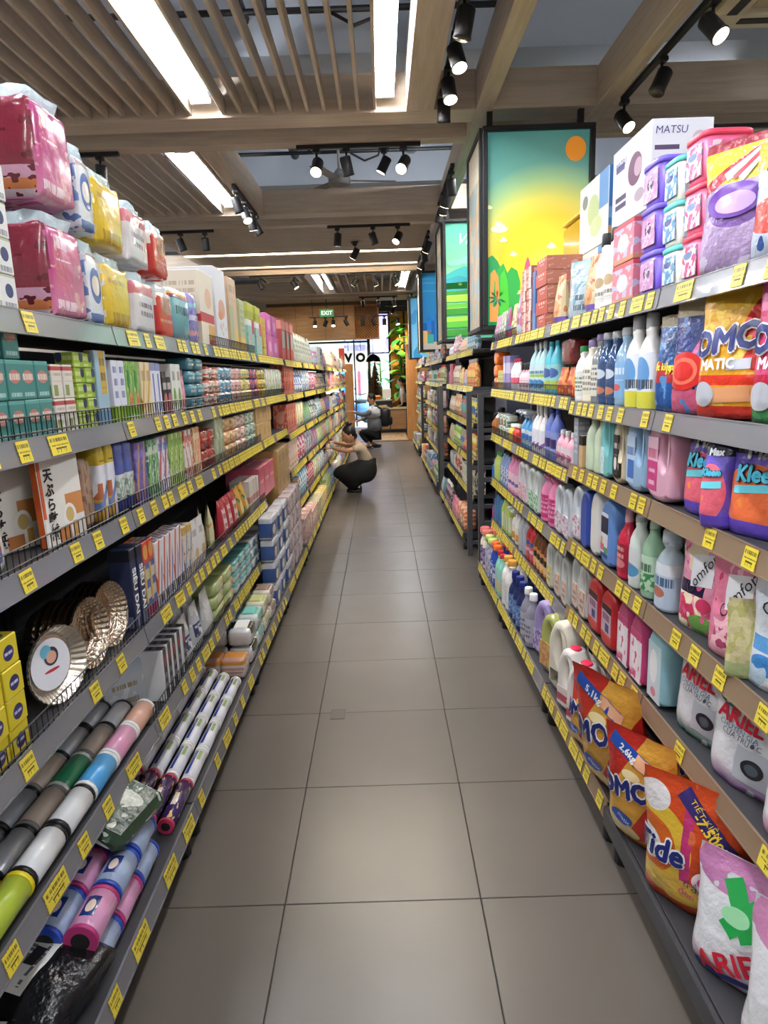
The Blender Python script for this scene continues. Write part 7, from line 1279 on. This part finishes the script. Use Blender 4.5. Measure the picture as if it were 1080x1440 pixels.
sh = skin([L(-.225, 9.42, .40), L(-.265, 9.42, .47), L(-.305, 9.42, .585), L(-.35, 9.42, .655), L(-.32, 9.27, .64), L(-.43, 9.225, .615), L(-.32, 9.57, .64), L(-.43, 9.595, .635)], [(0, 1), (1, 2), (2, 3), (2, 4), (4, 5), (2, 6), (6, 7)], [(.135, .115), (.12, .10), (.13, .105), (.065, .06), .06, .052, .06, .052], M('shirt beige', '#c2b199', .8)); link('shirt', sh.mesh('shirt'), t)
MS = M('skirt black', '#141416', .8)
def slab(outline, hw, mat, yc=0.0, ny=10):
    """rounded solid from a side outline (x, z), half width hw"""
    cx = sum(p[0] for p in outline)/len(outline); cz = sum(p[1] for p in outline)/len(outline); n = len(outline); V = []; F = []
    for j in range(ny+1):
        t = -1+2*j/ny; k = max(.05, (1-abs(t)**3))**.45
        for (x, z) in outline: V.append((cx+(x-cx)*k, yc+t*hw, cz+(z-cz)*k))
    for j in range(ny):
        for i in range(n): F.append((j*n+i, j*n+(i+1) % n, (j+1)*n+(i+1) % n, (j+1)*n+i))
    F += [tuple(range(n))[::-1], tuple(ny*n+i for i in range(n))]
    return G().add(V, F, mat, None, True)
def smooth_outline(pts, k=3):
    for _ in range(k):
        q = []
        for i, p in enumerate(pts):
            r = pts[(i+1) % len(pts)]; q += [(p[0]*.75+r[0]*.25, p[1]*.75+r[1]*.25), (p[0]*.25+r[0]*.75, p[1]*.25+r[1]*.75)]
        pts = q
    return pts
sk = slab(smooth_outline([(L(x, 0, 0)[0], z) for x, z in ((-.11, .44), (-.28, .49), (-.46, .41), (-.66, .37), (-.73, .26), (-.64, .18), (-.47, .02), (-.40, .02), (-.33, .12), (-.17, .14), (-.09, .26))], 2), .20, MS); link('skirt', sk.mesh('skirt'), t)
hr = G().ball((0, .018, .035), .103, HAIR, 18, 12, (.84, .96, 1.02)); hr.ball((0, .07, -.03), .06, HAIR, 12, 8, (1, .8, 1)); hr.v = [tuple(R @ Vector(v)+c) for v in hr.v]; link('hair', hr.mesh('hair'), t)
bu = G().ball((0, .05, .145), .043, HAIR, 12, 8, (1.15, 1, .85)); bu.v = [tuple(R @ Vector(v)+c) for v in bu.v]; link('hair_bun', bu.mesh('hair_bun'), t)
for y in (9.35, 9.49):
    so = G().ball(L(-.43, y, .022), .03, MBLK, 12, 6, (3.6, 1.3, .7), p=.7).tube([L(-.40, y-.04, .03), L(-.42, y, .075), L(-.40, y+.04, .03)], .008, MBLK, 6).tube([L(-.34, y-.03, .05), L(-.33, y, .12), L(-.34, y+.03, .05)], .008, MBLK, 6).box(*[q for q in (L(-.345, 0, 0)[0], L(-.32, 0, 0)[0], y-by_-.02, y-by_+.02, 0, .06)], MBLK, .004); link('sandal', so.mesh('sandal'), t)
rb_ = G().box(*(L(-.155, 0, 0)[0], L(-.105, 0, 0)[0], -.035, .035, .36, .47), MBLK, .008); link('waist_pouch', rb_.mesh('waist_pouch'), t)
# --- man crouching farther back
bx_, by_ = -.30, 15.4
t = person((bx_, by_, 0), 'person in grey and white jacket with black backpack crouching near the entrance')
P9 = [L(-.16, 15.4, .38), L(-.18, 15.4, .55), L(-.17, 15.4, .76), L(-.20, 15.4, .93), L(-.21, 15.4, .99), L(-.20, 15.20, .84), L(-.42, 15.14, .76), L(-.66, 15.22, .84), L(-.20, 15.60, .84), L(-.38, 15.62, .66), L(-.55, 15.5, .62),
      L(-.17, 15.31, .34), L(-.55, 15.27, .40), L(-.30, 15.3, .09), L(-.17, 15.49, .34), L(-.50, 15.52, .30), L(-.22, 15.5, .08), L(-.40, 15.3, .035), L(-.12, 15.5, .05)]
g = skin(P9, E8, [(.14, .12), (.13, .11), (.15, .12), (.06, .06), (.05, .05), .055, .042, .03, .055, .042, .03, .10, .07, .045, .10, .07, .045, .035, .035], SK)
ft, mo_, R, c = head(g, L(-.23, 15.4, 1.09), (-1, -.2, -.45), SK); hand(g, L(-.65, 15.22, .84), (-1, .1, .1), (0, 0, 1), SK); hand(g, L(-.545, 15.5, .62), (-1, -.2, -.1), (0, 0, 1), SK)
link('body', g.mesh('body'), t); link('eyes', ft.mesh('eyes'), t); link('mouth', mo_.mesh('mouth'), t)
lo_ = slab(smooth_outline([(L(x, 0, 0)[0], z) for x, z in ((-.02, .34), (-.33, .34), (-.35, .55), (-.33, .72), (-.02, .72), (.0, .5))], 2), .22, M('jacket grey', '#6e7276', .8)); link('jacket', lo_.mesh('jacket'), t)
up_ = slab(smooth_outline([(L(x, 0, 0)[0], z) for x, z in ((-.03, .66), (-.34, .66), (-.35, .82), (-.28, .95), (-.12, .95), (-.02, .84))], 2), .25, M('jacket white', '#d8dadc', .8)); link('jacket_yoke', up_.mesh('jacket_yoke'), t)
for a, b_, cc in (((-.22, 15.18, .83), (-.42, 15.14, .76), (-.60, 15.2, .82)), ((-.22, 15.62, .83), (-.38, 15.62, .66), (-.50, 15.54, .63))): link('sleeve', skin([L(*a), L(*b_), L(*cc)], [(0, 1), (1, 2)], [.07, .056, .042], MATS['jacket grey']).mesh('sleeve'), t)
tr = skin([L(-.17, 15.4, .34), L(-.17, 15.31, .33), L(-.54, 15.27, .40), L(-.32, 15.3, .12), L(-.17, 15.49, .33), L(-.49, 15.52, .30), L(-.24, 15.5, .10)], [(0, 1), (1, 2), (2, 3), (0, 4), (4, 5), (5, 6)], [.14, .12, .085, .055, .12, .085, .055], MS); link('trousers', tr.mesh('trousers'), t)
hr = G().ball((0, .02, .03), .104, HAIR, 16, 10, (.83, .95, .98)); hr.v = [tuple(R @ Vector(v)+c) for v in hr.v]; link('hair', hr.mesh('hair'), t)
bp = G().ball(L(.06, 15.4, .68), .2, MBLK, 18, 12, (.62, .8, 1.05), p=.6).ball(L(.17, 15.4, .60), .1, MBLK, 12, 8, (.6, 1.1, 1.0), p=.6)
for sy in (-.13, .13): bp.tube([L(.0, 15.4+sy, .86), L(-.14, 15.4+sy, .95), L(-.31, 15.4+sy, .84), L(-.29, 15.4+sy, .62)], .016, MBLK, 6)
link('backpack', bp.mesh('backpack'), t)
for x, y, z in ((-.37, 15.3, .03), (-.15, 15.5, .035)): link('shoe', G().ball(L(x, y, z), .04, MDARK, 12, 8, (3.0, 1.1, .85), p=.7).ball(L(x+.02, y, z-.02), .03, MWHITE, 10, 6, (3.6, 1.3, .5)).mesh('shoe'), t)
# --- cashier standing behind the counter, body turned left
bx_, by_ = .62, 20.4
t = person((bx_, by_, 0), 'person with tied dark hair and white shirt standing behind the cashier counter')
PC_ = [L(.66, 20.4, .80), L(.65, 20.4, .95), L(.63, 20.4, 1.14), L(.60, 20.4, 1.26), L(.585, 20.4, 1.31), L(.62, 20.24, 1.18), L(.64, 20.20, .95), L(.58, 20.16, .74), L(.62, 20.56, 1.18), L(.55, 20.60, .98), L(.44, 20.52, .86),
       L(.66, 20.32, .78), L(.65, 20.32, .44), L(.66, 20.32, .08), L(.66, 20.48, .78), L(.65, 20.48, .44), L(.66, 20.48, .08), L(.56, 20.32, .03), L(.56, 20.48, .03)]
g = skin(PC_, E8, [(.12, .11), (.10, .09), (.12, .10), (.05, .05), (.042, .042), .045, .036, .026, .045, .036, .026, .085, .058, .036, .085, .058, .036, .03, .03], SK2)
ft, mo_, R, c = head(g, L(.575, 20.4, 1.405), (-1, -.15, -.2), SK2); hand(g, L(.58, 20.17, .745), (-1, 0, -.1), (0, 0, 1), SK2); hand(g, L(.445, 20.52, .86), (-1, 0, -.2), (0, 0, 1), SK2)
link('body', g.mesh('body'), t); link('eyes', ft.mesh('eyes'), t); link('mouth', mo_.mesh('mouth'), t)
sh = skin([L(.66, 20.4, .84), L(.65, 20.4, .95), L(.63, 20.4, 1.13), L(.605, 20.4, 1.22), L(.62, 20.23, 1.18), L(.635, 20.19, 1.04), L(.62, 20.57, 1.18), L(.58, 20.60, 1.06)], [(0, 1), (1, 2), (2, 3), (2, 4), (4, 5), (2, 6), (6, 7)], [(.135, .12), (.12, .105), (.135, .115), (.065, .06), .062, .058, .062, .058], M('shirt white', '#e6e2da', .8)); link('shirt', sh.mesh('shirt'), t)
tr = skin([L(.665, 20.4, .80), L(.66, 20.32, .74), L(.65, 20.32, .44), L(.66, 20.32, .12), L(.66, 20.48, .74), L(.65, 20.48, .44), L(.66, 20.48, .12)], [(0, 1), (1, 2), (2, 3), (0, 4), (4, 5), (5, 6)], [.13, .105, .075, .055, .105, .075, .055], MS); link('trousers', tr.mesh('trousers'), t)
hr = G().ball((0, .02, .035), .105, HAIR2, 16, 10, (.84, .95, 1.0)).ball((0, .12, .02), .05, HAIR2, 10, 8, (.8, 1, 1.4)); hr.v = [tuple(R @ Vector(v)+c) for v in hr.v]; link('hair', hr.mesh('hair'), t)
bad = [l for l, g in USED.items() if len(g) > 1 and (None in g)]
print('duplicate labels without group', len(bad), bad[:12]); print('objects', len(bpy.data.objects))
